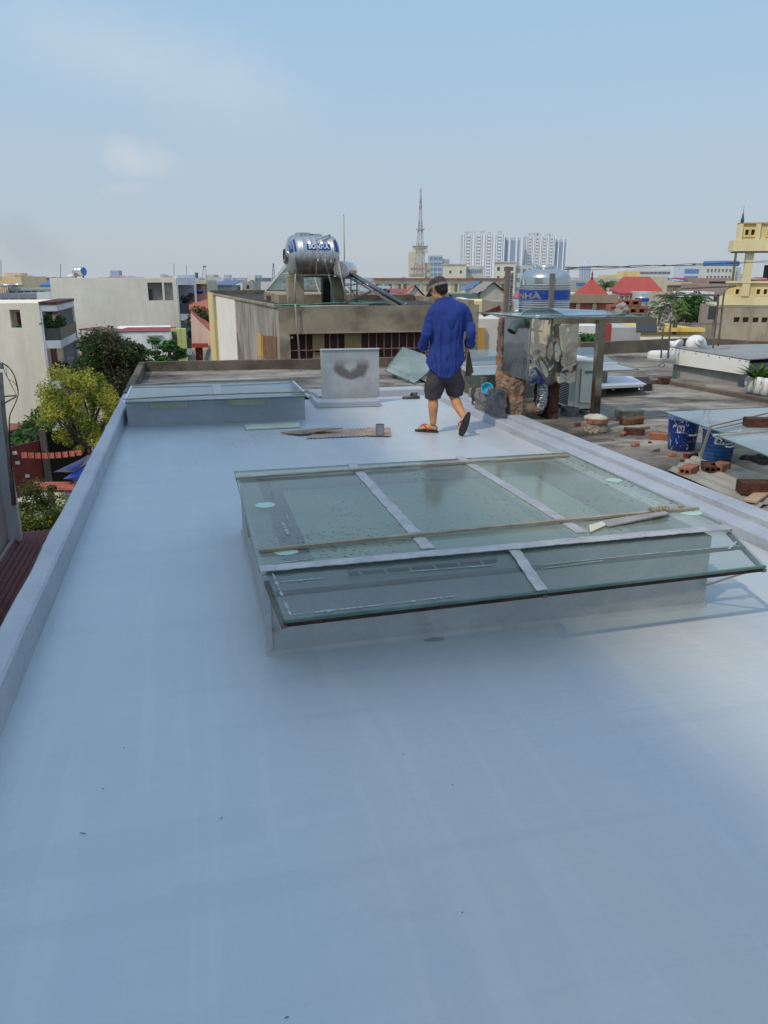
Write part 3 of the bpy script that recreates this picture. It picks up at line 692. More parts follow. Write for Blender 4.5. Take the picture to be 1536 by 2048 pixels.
# --- air conditioner outdoor unit
ac = T('air_conditioner', 'beige outdoor air conditioner unit standing behind the brick pier', 'air conditioner', (4.5, 8.6, DZ))
ACW = pm('beige_enamel', S(234,231,218), S(216,213,200), 3, .45, .06, 40)
MB().box(4.36,4.66,8.26,9.0,DZ+.05,.665).build('casing', ACW, ac, bevel=.012)
MB().box(4.34,4.68,8.24,9.02,.665,.69).build('top_cover', ACW, ac, bevel=.006)
mb = MB()
for i in range(22): mb.box(4.351,4.362,8.42,8.92,.15+i*.021,.158+i*.021)
mb.build('fins', plain('black_fins', (.02,.02,.02,1), .6), ac)
mb = MB().prism([(4.41,8.262,.20),(4.64,8.262,.18),(4.64,8.262,.34),(4.60,8.262,.40),(4.60,8.262,.60),(4.41,8.262,.60)], (0,-.035,0)); mb.build('service_cover', ACW, ac, bevel=.008)
MB().box(4.45,4.56,8.222,8.232,.54,.57).build('handle_recess', plain('grey_recess', S(120,120,112)), ac)
for y in (8.32, 8.92): MB().box(4.38,4.64,y-.03,y+.03,DZ-.005,DZ+.05).build('foot', plain('dark_foot', S(60,58,54)), ac)
b = MB().box(4.2,4.36,8.1,8.3,DZ-.02,.16); tag(rough(b, .02, .03, 9).build('rubble_lump', PLAST), 'grey rubble lump in front of the air conditioner coil', 'rubble')
b = MB().box(4.42,4.56,8.1,8.22,DZ-.02,.12); tag(rough(b, .02, .03, 9).build('rubble_lump', PLAST), 'small grey rubble lump under the air conditioner service cover', 'rubble')

# --- rocks and bricks on the deck
def lump(name, label, cat, px, py, size, mat, seed, rz=0):
    c = atz(px, py, DZ); m = remesh(MB().obox((0,0,size[2]/2), size), min(size)*.12, 3)
    m.v = [p + V(n)*(noise.noise(p*9+V((seed,0,0)))*min(size)*.28) for p, n in zip(m.v, m.n)]
    m.xf(Matrix.Translation(c) @ Matrix.Rotation(rz,4,'Z')); return tag(m.build(name, mat, origin=c), label, cat)
lump('rock', 'pale broken mortar block lying behind the post footing', 'mortar block', 1258, 838, (.28,.18,.11), pm('dusty_mortar', S(160,150,134), S(124,116,104), 9, .95, .7, 30), 1)
lump('log_chunk', 'brown split timber chunk beside the post footing', 'timber chunk', 1262, 848, (.26,.10,.07), pm('brown_timber', S(120,84,58), S(84,58,42), 9, .9, .7, 30), 4, .1)
lump('stone', 'reddish brown stone lying by the low kerb near white cladding', 'stone', 1328, 768, (.15,.14,.10), BRICKD, 7)
def brick(px, py, z, rz, label, mat=BRICK, size=(.10,.20,.06), name='brick', holes=True, ry=0):
    c = atz(px, py, z); t = T(name, label, 'brick', c, None, rz); a, b, h = size
    mb = MB()
    if holes:
        mb.wall((-a/2,-b/2),(a/2,-b/2),0,h,[(a*.16,a*.44,h*.25,h*.75),(a*.56,a*.84,h*.25,h*.75)],b)
        mb.add([(-a/2,b/2,0),(a/2,b/2,0),(a/2,b/2,h),(-a/2,b/2,h)],[(0,1,2,3)])
        mb.add([(-a/2,-b/2,0),(-a/2,b/2,0),(-a/2,b/2,h),(-a/2,-b/2,h)],[(0,1,2,3)]).add([(a/2,-b/2,0),(a/2,b/2,0),(a/2,b/2,h),(a/2,-b/2,h)],[(0,1,2,3)])
        mb.add([(-a/2,-b/2,h),(a/2,-b/2,h),(a/2,b/2,h),(-a/2,b/2,h)],[(0,1,2,3)])
    else: mb.box(-a/2,a/2,-b/2,b/2,0,h); mb.jit(.004,20)
    o = mb.build('body', mat, t, local=True); t.rotation_euler = (0, ry, rz)
    return t
brick(1268,868,DZ,1.15,'worn brick lying alone on the concrete right of the post footing', BRICKD, holes=False)
brick(1318,878,DZ,.9,'orange brick left of the paint splashed bucket')
brick(1377,946,DZ+.008,-.95,'leftmost brick of three on the corrugated iron corner')
brick(1416,941,DZ+.008,-.5,'middle dirty brick of three on the corrugated iron corner', BRICKD)
brick(1440,941,DZ+.008,-1.0,'right hand brick of three on the corrugated iron corner')
brick(1510,986,DZ+.03,1.25,'large brown brick lying out on the corrugated iron', BRICKD, (.13,.24,.09))

# --- paint buckets
BLUEP = pm('blue_bucket_plastic', S(22,52,140), S(16,38,112), 5, .35, .05, 30)
def bucket(px, py, label, splash, word, wa, tealside):
    c = atz(px, py, DZ); t = T('paint_bucket', label, 'bucket', c); c = c + V((0,0,.002)); h = .335
    rad = lambda z: .122+.022*z/h
    s = NT('bucket_print_%d' % px)
    base = S(24,64,142) if splash else S(18,86,146)
    col = s.mix(s.rng(s.noise(3,4),.35,.65), base, S(16,42,104) if splash else S(14,66,122))
    if splash:
        for sc_, st_, th in ((42,(1,1,.45),.63),(70,(1,1,.6),.66)):
            col = s.mix(s.rng(s.noise(sc_,2,.5,st_,.4), th, th+.015), col, S(196,204,222))
        col = s.mix(s.rng(s.noise(26,2,.5,None,0,(3,3,3)), .70, .715), col, S(190,120,90))
    else:
        wv = s.n('ShaderNodeTexWave'); wv.bands_direction = 'Z'; wv.inputs['Scale'].default_value = 9; s.l(s.co, wv.inputs['Vector'])
        col = s.mix(s.rng(wv.outputs['Fac'], .75, .95, 0, .25), col, S(110,150,200))
    s.bsdf(col, .35, 0, None, .5)
    mb = MB().lathe([(.001,.004),(rad(0)-.006,.0),(rad(0),.008),(rad(.27),.27),(rad(.27)+.004,.272),(rad(.29)+.004,.29)], c, 40); mb.build('body', s.mat, t, smooth=True, auto=50)
    RIM = pm('pale_blue_rim', S(196,210,226), S(60,120,190), 9, .4, .1, 40)
    mb = MB().lathe([(rad(.28)+.003,.288),(rad(.3)+.010,.290),(rad(.3)+.010,.303),(rad(.3)+.004,.305),(rad(.3)+.012,.310),(rad(.3)+.012,.332),(rad(.3)+.004,.338),(rad(.3)-.004,.332)], c, 40); mb.build('rim', RIM, t, smooth=True, auto=40)
    MB().lathe([(rad(.3)-.002,.330),(.09,.326),(.001,.326)], c, 32).build('lid', pm('lid_blue', S(46,110,200), S(36,92,180), 5, .4), t, smooth=True)
    if word:
        for k, (dx, ww) in enumerate(wa):
            tm = text_mesh(ww, .062, .003); pv = []
            for v in tm.v:
                a = -PI/2 + dx + v.x/.145; z = .205 + v.y; r = rad(z)+.0022; pv.append(c+V((r*math.cos(a), r*math.sin(a), z)))
            tm.v = pv; tm.build('lettering', plain('dark_blue_print', S(24,34,90)), t)
        mb = MB()
        a0, a1 = min(d for d, _ in wa)-.24, max(d for d, _ in wa)+.24
        for (za, zb, m, off, nm) in ((.172,.242,'w',.0012,'label_panel'),(.242,.249,'r',.0014,'label_stripe')):
            mb = MB(); n = 16
            for i in range(n):
                b0 = -PI/2+a0+(a1-a0)*i/n; b1 = -PI/2+a0+(a1-a0)*(i+1)/n
                q = lambda b, z: c+V(((rad(z)+off)*math.cos(b), (rad(z)+off)*math.sin(b), z))
                mb.add([q(b0,za),q(b1,za),q(b1,zb),q(b0,zb)], [(0,1,2,3)])
            mb.build(nm, plain('label_white' if m == 'w' else 'label_red', S(206,212,224) if m == 'w' else S(200,96,90)), t)
    # wire handle hanging at the side
    pts = [c+V((rad(.3)*1.09*math.cos(-PI/2+a)*1.0, rad(.3)*1.09*math.sin(-PI/2+a), .295-.14*math.cos(a/1.25*PI/2)*1.0)) for a in [i*.1-1.25 for i in range(26)]]
    hd = MB().tube(pts, .003, 6).build('handle', pm('bright_wire', S(206,204,196), S(180,178,170), 6, .3, 0, 30, .7), t, smooth=True)
    MB().tube(pts[10:16], .008, 8).build('handle_grip', plain('white_grip', S(222,222,216)), hd, smooth=True)
    return t
bucket(1362, 898, 'blue paint bucket splashed all over with white, left of the other bucket', True, True, [(-.78,'N')], False)
bucket(1432, 922, 'clean blue paint bucket with printed label behind the hanging metal strip', False, True, [(-.66,'e'),(-.36,'X'),(-.06,'U'),(.20,'N')], True)
c0 = atz(1377,912,DZ+.02); mb = MB().tube([c0+V((-.0,0,.0)), c0+V((.10,.02,.004))], .018, 12)
rl = T('paint_roller', 'dark used paint roller lying at the foot of the splashed bucket', 'paint roller', c0); mb.build('sleeve', plain('tarry_sleeve', S(40,36,40), .9, 0, .6), rl)
MB().obox(c0+V((-.02,.01,.006)), (.04,.03,.03)).build('handle_end', plain('red_handle', S(150,50,40)), rl)

# --- loose glass on the buckets, angle-iron frame
def sheet(px, z0, name, label, mat, rim=True):
    P = [atz(x, y, z) for (x, y), z in zip(px, z0)]; t = T(name, label, 'glass sheet', P[0])
    MB().add(P, [tuple(range(len(P)))]).build('pane', mat, t)
    mb = MB()
    for i in range(len(P)): mb.bar(P[i], P[(i+1) % len(P)], .006, .008)
    mb.build('edge', GEDGE, t); return t
gz = DZ+.342
sheet([(1325,823),(1462,872),(1620,845),(1600,812)], [gz+.002]*4, 'glass_sheet', 'large bluish glass sheet laid across the two paint buckets', GLASS3)
sheet([(1425,868),(1560,922),(1680,905),(1600,858)], [gz+.012]*4, 'glass_sheet', 'lower glass sheet sticking out over the right bucket toward the kerb', GLASS3)
fr = T('angle_iron', 'tan angle iron strip hanging down before right bucket with long arm on glass', 'metal strip', atz(1421,853,gz+.03))
a = atz(1421,852,gz+.035); MB().bar(a, aty(1401,913,a.y-.005), .022, .008, (0,1,0)).build('hanging_strip', BAR, fr)
MB().bar(a, atz(1580,816,gz+.035), .016, .012).build('long_arm', BAR, fr); MB().bar(a+V((.02,-.05,-.012)), atz(1580,824,gz+.03), .010, .010).build('lower_arm', BAR, fr)
MB().bar(atz(1426,871,gz+.022), atz(1600,856,gz+.022), .010, .012).build('edge_strip', FRAMEW, fr)
brick(1516,852,gz+.008,1.2,'brown rough brick weighing down the glass sheets over the buckets', BRICKD, (.11,.22,.07), holes=False)
# --- corrugated iron and plank
CIRON = pm('rust_spotted_iron', S(176,172,158), S(146,142,128), 3, .6, .2, 40, .15, stain=[(S(150,96,60), 4, .66, .78), (S(120,112,100), 2.2, .6, .8)])
corrugated([(1400,905),(1336,941),(1512,1018),(1600,980)], DZ+.010, .007, 5, 'corrugated_iron', 'long cream corrugated iron sheet with rust spots lying beside the kerb', 'corrugated iron', CIRON, nu=72, nv=8)
a = atz(1500,1003,DZ+.03); b_ = atz(1590,940,DZ+.09); tag(MB().bar(a, b_, .09, .018).build('plank', pm('pale_sawn_plank', S(196,164,138), S(168,134,110), 5, .8, .3, 50, stretch=(1,1,6)), bevel=.002), 'pale sawn plank lying across the end of the corrugated iron', 'plank')
# dark soil pile under the glass
m = MB()
for i in range(70):
    x = 4.75+R.random()*.75; y = 5.0+R.random()*.75; m.ell((x,y,DZ-.005), .05+R.random()*.06,.04+R.random()*.05,.02+R.random()*.035, nu=8, nv=5)
m = remesh(m, .022, 1); m.v = [p+V(n)*noise.noise(p*30)*.012 for p, n in zip(m.v, m.n)]
tag(m.build('soil_debris', pm('black_soil', S(62,54,48), S(38,34,30), 12, .95, .8, 40)), 'dark heap of damp debris under the glass sheets', 'debris', kind='stuff')

# --- second glass skylight behind the pier (right of the man)
t = T('glass_skylight', 'bluish glass skylight on concrete box half hidden behind brick pier', 'skylight', (4.6, 10, DZ))
mb = MB(); mb.box(3.72,5.55,9.62,10.9,DZ-.01,.37); mb.build('upstand', pm('mossy_box', S(126,126,112), S(92,94,84), 2.4, .9, .4, 18, stain=[(S(190,196,180), 1.3, .58, .66)]), t)
MB().add([(3.50,9.41,.405),(5.95,9.50,.405),(6.05,10.25,.405),(3.62,10.25,.405)],[(0,1,2,3)]).build('pane', GLASS3, t)
MB().bar((3.62,10.25,.41),(6.05,10.25,.41),.035,.03).build('white_rail', pm('white_rail', S(226,230,230), S(206,210,210), 5, .5), t)
MB().add([(3.64,10.27,.42),(6.05,10.27,.42),(6.05,11.0,.58),(3.78,11.0,.58)],[(0,1,2,3)]).build('rear_pane', GLASS2, t)
mb = MB(); mb.bar((3.50,9.41,.405),(5.95,9.50,.405),.007,.010); mb.bar((3.50,9.41,.405),(3.62,10.25,.405),.007,.010); mb.bar((5.95,9.50,.405),(6.05,10.25,.405),.007,.010); mb.build('glass_edge', GEDGE, t)
MB().box(3.7,3.76,9.55,9.60,DZ,.36).build('corner_post', BAR, t)
t = T('panel_trestle', 'white flat panel on low black kerb with small hooks right of steel post', 'panel', (5.6, 8.9, DZ))
MB().prism([atz(1140,777,.21),atz(1293,770,.21),atz(1262,754,.21),atz(1140,752,.21)], (0,0,.012)).build('panel', pm('pale_violet_board', S(196,202,218), S(180,186,204), 3, .5), t)
MB().bar(atz(1150,778,.198),atz(1286,772,.198),.03,.02).build('rail', FRAMEW, t)
MB().prism([atz(1150,788,DZ-.01),atz(1303,783,DZ-.01),atz(1296,768,DZ-.01),atz(1150,772,DZ-.01)], (0,0,.11)).build('kerb', pm('black_kerb', S(66,60,54), S(46,42,38), 4, .95, .5), t)
for hx in (1222,1277): q_ = atz(hx,775,.19); MB().tube([q_,q_+V((.01,-.02,-.03)),q_+V((.04,-.02,-.035)),q_+V((.05,-.01,-.01))], .006, 6).build('hook', STEEL, t, smooth=True)

# --- small things by the pier: blue cup, dark pot, grey glove
t = T('plastic_basin', 'bright cyan plastic basin tipped on its side on the plaster stump', 'basin', atz(975,782,.3))
c = atd(975,779,9.1); M = Matrix.Rotation(-.5,4,'Z') @ Matrix.Rotation(math.radians(62),4,'X')
mb = MB().lathe([(.001,-.01),(.036,-.01),(.060,.025),(.066,.042),(.071,.042),(.071,.047),(.063,.047),(.056,.025),(.034,-.004),(.001,-.004)], c, 28, M); mb.build('bowl', pm('cyan_plastic', S(60,190,226), S(46,168,208), 4, .35), t, smooth=True)
tag(lump('dark_sack', 'dark brown sack slumped between the kerb and the cyan basin', 'sack', 962, 812, (.22,.2,.24), pm('earthy_sack', S(92,82,70), S(60,54,46), 9, .95, .7, 22), 9))
tag(lump('rag', 'stiff pale grey rag heap propped at the kerb behind the man', 'rag', 944, 803, (.09,.08,.17), pm('stiff_rag', S(150,150,150), S(120,120,122), 14, .9, .7, 30), 3))
P = [atd(770,741,13.0), atd(806,694,13.4), atd(858,712,13.3), atd(880,724,13.1), atd(829,767,12.0)]
z_ = min(p.z for p in P)
t = T('glass_sheet', 'thick green glass sheet leaning by itself on the deck behind the sandals', 'glass sheet', P[0])
MB().add(P, [(0,1,2,3,4)]).build('pane', glassm('thick_dusty_green_glass', (.74,.85,.80,1), S(168,186,178), .46, .10), t)
mb = MB()
for i in range(5): mb.bar(P[i], P[(i+1) % 5], .012)
mb.bar(P[4].lerp(P[0],.2)+V((0,-.01,.01)), P[2]+V((0,-.01,-.05)), .02, .006); mb.build('edge', GEDGE, t)
MB().bar(P[4].lerp(P[0],.5)+V((0,.25,-.02)), P[4].lerp(P[0],.5)+V((0,.45,-.12)), .05).build('back_prop', CONCP, t)
# --- pair of grey sandals
def sandal(c, rz, label):
    t = T('sandal', label, 'sandal', c, 'pair of grey sandals', 0)
    GR = pm('grey_rubber', S(88,92,92), S(70,74,74), 8, .8, .2); pts = []
    for i in range(28):
        a = 2*PI*i/28; x = .13*math.cos(a); y = (.046+.008*math.cos(a))*math.sin(a); pts.append((x, y, 0))
    M = Matrix.Translation(c) @ Matrix.Rotation(rz,4,'Z'); mb = MB().prism(pts, (0,0,.03)).xf(M); mb.build('sole', GR, t, bevel=.004)
    mb = MB(); 
    for sgn in (1,-1):
        q = [V((.03,.05*sgn,.02)), V((.045,.045*sgn,.055)), V((.055,.02*sgn,.075)), V((.06,0,.078))]
        qs = spline(q, 5)
        for i in range(len(qs)-1): mb.bar(qs[i], qs[i+1], .07, .006, (0,0,1) if i > 8 else (0,sgn,.6))
    mb.xf(M).build('strap', GR, t)
sandal(atz(822,797,.003), .05, 'nearer grey sandal of the pair lying behind the man'); sandal(atz(819,791,.003)+V((0,.05,0)), .02, 'farther grey sandal of the pair lying behind the man')

# --- things standing on the canopy end: hollow bricks, plastic bag, rag cloth
def hollow(px, py, y, size, rz, label):
    c = aty(px, py, y); t = T('hollow_brick', label, 'brick', c); a, b, h = size; mb = MB()
    mb.wall((-a/2,-b/2),(a/2,-b/2),0,h,[(a*.15,a*.42,h*.3,h*.75),(a*.58,a*.85,h*.3,h*.75)],b*.9)
    mb.wall((-a/2,b/2),(-a/2,-b/2),0,h,[(b*.3,b*.7,h*.3,h*.75)] if b > .15 else [],a*.2); mb.wall((a/2,-b/2),(a/2,b/2),0,h,[]); mb.wall((a/2,b/2),(-a/2,b/2),0,h,[]); mb.add([(-a/2,-b/2,h),(a/2,-b/2,h),(a/2,b/2,h),(-a/2,b/2,h)],[(0,1,2,3)])
    mb.build('body', BRICK, t, local=True); t.location.z = 1.236 if py > 625 else 1.318; t.rotation_euler.z = rz; return t
hollow(1268,632,7.6,(.24,.12,.075),.05,'lower hollow orange brick lying on the canopy end')
hollow(1258,617,7.64,(.22,.11,.07),-.2,'upper hollow orange brick stacked on the canopy end')
hollow(1232,632,7.7,(.10,.2,.10),.6,'hollow orange brick at the left of the canopy stack')
m = remesh(MB().ell((0,0,.05), .07,.06,.07), .012, 2); m.v = [p+V(n)*noise.noise(p*26)*.03 for p, n in zip(m.v, m.n)]
c = aty(1243,628,7.55); c.z = 1.236; m.xf(Matrix.Translation(c)); tag(m.build('plastic_bag', glassm('cloudy_plastic', (.9,.9,.9,1), S(196,190,180), .5, .2), smooth=False), 'crumpled clear plastic bag against the bricks on the canopy', 'plastic bag')
CLOTH = pm('grey_mottled_cloth', S(182,178,172), S(140,136,132), 14, .95, .4, 40, stain=[(S(104,102,104), 22, .58, .66)])
def cloth(pts, w, seed, name, label):
    mb = MB(); rings = []; pts = spline(pts, 10)
    for i, p in enumerate(pts):
        ww = w*(.7+.5*noise.noise(V((i*.21,seed,0)))); row = []
        for k in range(15):
            u = k/14-.5; q = V((u*ww, 0, 0)) + V((0, noise.noise(V((u*9, i*.3, seed)))*.05, noise.noise(V((u*8+5, i*.35, seed)))*.02)); row.append(p+q)
        rings.append(row)
    n = 15
    for i in range(len(rings)-1):
        for k in range(n-1): mb.add([rings[i][k], rings[i][k+1], rings[i+1][k+1], rings[i+1][k]], [(0,1,2,3)])
    return tag(mb.build(name, CLOTH, smooth=True), label, 'cloth')
y0 = 7.75
cloth([aty(1296,618,y0), aty(1320,612,y0), aty(1332,625,y0), aty(1326,645,y0), aty(1321,660,y0)], .10, 1, 'rag_cloth', 'grey mottled rag hanging from the end of canopy beam')
cloth([aty(1310,620,y0+.1), aty(1330,606,y0+.1), aty(1340,620,y0+.1), aty(1342,640,y0+.05)], .07, 4, 'rag_cloth', 'small crumpled grey rag on the pipe frame just behind the canopy')
cloth([aty(1292,631,y0-.1), aty(1305,624,y0-.1), aty(1316,628,y0-.1)], .07, 7, 'rag_cloth', 'bunched up dark grey rag lying on the canopy tip')

# --- white-clad duct box, horn cowls, pipe frame, jugs with plants (next roof)
W_ = pm('white_sheet_cladding', S(242,242,236), S(228,226,216), 1.5, .5, .06, 20, stain=[(S(196,188,164), 1.6, .66, .82)])
t = T('duct_housing', 'white clad box housing with grey cement sides and grey flat top', 'duct housing', (7.6, 10.2, .1))
tl, tr_ = aty(1337,699,10.97), aty(1488,716,9.5)
p0 = V((7.42,10.97,.08)); p1 = V((7.66,9.5,.08)); dx = V((5.5,.9,0))
MB().prism([p0+V((.06,0,0)), p1+V((.06,.22,0)), p1+V((.9,.36,0)), p1+dx*.9, p0+dx], (0,0,.33)).build('cement_body', pm('grey_cement_panel', S(172,172,168), S(142,142,138), 1.5, .9, .3, 18, stain=[(S(92,82,72), 3.5, .66, .8)]), t)
mb = MB().prism([V((7.40,11.0,.30)), V((7.66,9.47,.285)), V((7.665,9.47,.485)), V((7.405,11.0,.545))], (.02,.004,0)); cl = mb.build('white_cladding', W_, t)
for u in (.04,.2,.36,.52,.66,.78,.9,.97): MB().ell(V((7.398,11.0,.525)).lerp(V((7.658,9.47,.47)),u), .008,.008,.008, nu=8, nv=6).build('rivet', plain('dark_rivet', S(60,58,54)), cl)
MB().prism([V((7.405,11.0,.552)), V((7.665,9.47,.495)), V((8.6,9.66,.495)), V((13.4,11.6,.44)), V((13.2,12.0,.42)), V((9.6,11.9,.47))], (0,0,.012)).build('grey_top', pm('grey_felt_top', S(156,156,153), S(134,134,132), 1.2, .85, .2), t)
tag(wall_line([(7.02,10.7),(7.12,9.2),(7.62,5.5)], .0, .115, .12).build('roof_kerb', CONCP), 'low dark concrete kerb running in front of the white clad housing', 'kerb')
tag(MB().prism([(7.20,10.8,0),(7.28,9.2,0),(7.78,5.5,0),(13,5.5,0),(13,10.8,0)], (0,0,.085)).build('roof_step_ground', CONC), kind='structure')
tag(wall_line([(4.9,9.9),(7.1,10.6)], .0, .12, .2).build('roof_kerb', CONCP), 'low dark concrete kerb crossing behind the reddish stone', 'kerb')
HW = pm('white_fibreglass', S(236,236,232), S(218,218,214), 2, .35, .05, 30)
def horn(px, py, d, rz, tilt, sc, label):
    c = atd(px, py, d); t = T('roof_cowl', label, 'vent cowl', c); M = Matrix.Rotation(rz,4,'Z') @ Matrix.Rotation(tilt,4,'X') @ Matrix.Scale(sc,4)
    MB().lathe([(.001,.02),(.22,.0),(.25,.0),(.25,.03),(.22,.10),(.15,.17),(.11,.20),(.105,.25),(.08,.27),(.001,.275)], c, 28, M).build('bell', HW, t, smooth=True, auto=40)
    MB().tube([c+M @ V((0,0,.25)), c+M @ V((.01,0,.30)), c+M @ V((.02,0,.34))], .06*sc, 12).build('neck', HW, t, smooth=True); return t
horn(1357,694,12.6,.5,-1.2,.5,'white rounded plastic cowl at the left end of white clad housing')
horn(1392,690,12.6,-.3,1.1,.66,'white bell shaped plastic cowl lying behind the middle of white housing')
c = atd(1322,712,12.3); t = T('white_box', 'white rounded box with black cable loop left of the white housing', 'box', c)
MB().obox(c, (.34,.3,.16), .2).build('body', HW, t, bevel=.05); MB().tube([c+V((-.1+.05*math.cos(a*.4),-.2,-.12+.03*math.sin(a*.4))) for a in range(17)], .004, 6).build('cable', plain('black_cable', S(40,38,36)), t)
t = T('pipe_hoops', 'two joined inverted U frames of grey steel pipe standing behind the white housing', 'pipe hoops', atd(1330,712,12))
GP = pm('galvanised_pipe', S(136,128,118), S(104,96,88), 5, .45, .1, 40, .6)
for off, pl, nm in ((0, [(1322,716),(1326,660),(1332,612),(1331,598),(1322,590)], 'left_leg'), (0, [(1336,716),(1340,660),(1348,600),(1352,586),(1362,578)], 'left_leg'),
        (0, [(1318,590),(1375,590),(1420,590),(1428,592),(1436,600),(1431,650),(1426,696)], 'near_hoop'), (.4, [(1352,580),(1366,577),(1430,574),(1472,572)], 'top_rail'), (.4, [(1472,572),(1456,576),(1448,588),(1442,640),(1436,692)], 'far_leg')):
    MB().tube(spline([atd(x, y, 12.0+off) for x, y in pl], 6), .014, 10).build(nm, GP, t, smooth=True)
for y in (618,640,670,700): MB().bar(atd(1330-(y-640)*.07,y,12), atd(1344-(y-640)*.07,y,12), .010).build('rung', GP, t)
for y in (617,): MB().bar(atd(1434,y,12.0), atd(1446,y,12.4), .018).build('rung', GP, t)
MB().bar(atd(1340,648,12.1), atd(1440,648,12.2), .012).build('tie_wire', GP, t)
JW = pm('white_jug_plastic', S(232,232,226), S(214,214,208), 3, .4, .05)
for k, (px, py) in enumerate(((1496,783),(1512,787),(1527,790),(1544,793))):
    c = atz(px+2, py, .118); lab = ['first white plastic jug planter from the white housing','second white plastic jug planter beside the first','third white plastic jug planter from the white housing','fourth white plastic jug planter cut by the picture edge'][k]
    t = T('jug_planter', lab, 'planter', c, 'white jug planters on the kerb', -.3); h = .22
    mb = MB(); rings = []
    for z, rx, ry in ((0,.040,.058),(.01,.048,.070),(.08,.050,.074),(.14,.050,.072),(.18,.047,.062),(.215,.040,.05),(.22,.034,.044)):
        rings.append([V((rx*math.copysign(abs(math.cos(a))**.6,math.cos(a)), ry*math.copysign(abs(math.sin(a))**.6,math.sin(a)), z)) for a in [2*PI*i/24 for i in range(24)]])
    mb.loft(rings); mb.build('jug', JW, t, smooth=True, local=True)
    MB().tube([(-.053,-.04,.12),(-.056,-.02,.17),(-.056,.02,.18),(-.054,.045,.13),(-.056,.02,.09),(-.055,-.02,.08),(-.053,-.04,.12)], .006, 8).build('moulded_grip', plain('shadowed_grip', S(206,206,200)), t, smooth=True, local=True)
LEAF = leafm('strap_leaf_green', S(78,112,46), S(104,132,58), S(132,148,74))
def tuft(c, n, L, wd, label, mat, spread=.9, name='potted_plant', tip=None):
    mb = MB()
    for i in range(n):
        a = R.random()*2*PI; el = R.uniform(.55,1.35); l = L*R.uniform(.6,1.05); d = V((math.cos(a)*math.cos(el)*spread, math.sin(a)*math.cos(el)*spread, math.sin(el))); s_ = V((-math.sin(a), math.cos(a), 0))
        pts = [c + d*l*u + V((math.cos(a),math.sin(a),-1.0))*(l*.35*u*u) for u in (0,.3,.6,.85,1)]; ws = (.35,1,.9,.5,.04)
        for j in range(4): mb.add([pts[j]-s_*wd*ws[j], pts[j]+s_*wd*ws[j], pts[j+1]+s_*wd*ws[j+1], pts[j+1]-s_*wd*ws[j+1]], [(0,1,2,3)])
    return tag(mb.build(name, mat, origin=c), label, 'plant')
tuft(atz(1514,768,.22), 90, .46, .02, 'spiky green strap leaved plant rising behind the white jugs', LEAF)
tuft(atz(1532,764,.25), 22, .14, .008, 'small bright green seedling growing from the third white jug', LEAF)
tuft(atz(1528,764,.18), 90, .2, .012, 'dry yellowish leafy plants lining the kerb behind the jugs', leafm('dry_leaf', S(150,130,80), S(128,120,70), S(170,150,100)))

# small rubble and scraps scattered on the bare deck
protos = []
rq = random.Random(9)
spots = [(1236,842),(1246,871),(1290,858),(1300,886),(1345,912),(1310,903),(1365,925),(1225,880),(1180,866),(1155,852),(1270,892),(1330,868),(1240,812),(1350,860),(1345,932),(1290,838),(1478,925),(1495,938),(1318,918),(1208,835)]
for i, (px, py) in enumerate(spots[:12]):
    c = atz(px, py, DZ)
    if i < 3:
        m = MB().obox((0,0,.012), (.05+.02*i,.035,.028)).jit(.016, 30+i*9); o = m.build('rubble_chip', [BRICKD, BRICK, pm('grey_chip', S(150,144,134), S(118,112,104), 9, .95)][i], local=True, bevel=.004); protos.append(o)
    else:
        o = protos[i % 3].copy(); COL.objects.link(o)
    o.location = c; o.rotation_euler = (0, 0, rq.random()*6); o.scale = [rq.uniform(.6,1.5)]*3
    tag(o, 'small chip of brick or mortar lying on the bare concrete deck', 'rubble', 'rubble chips scattered on the deck')
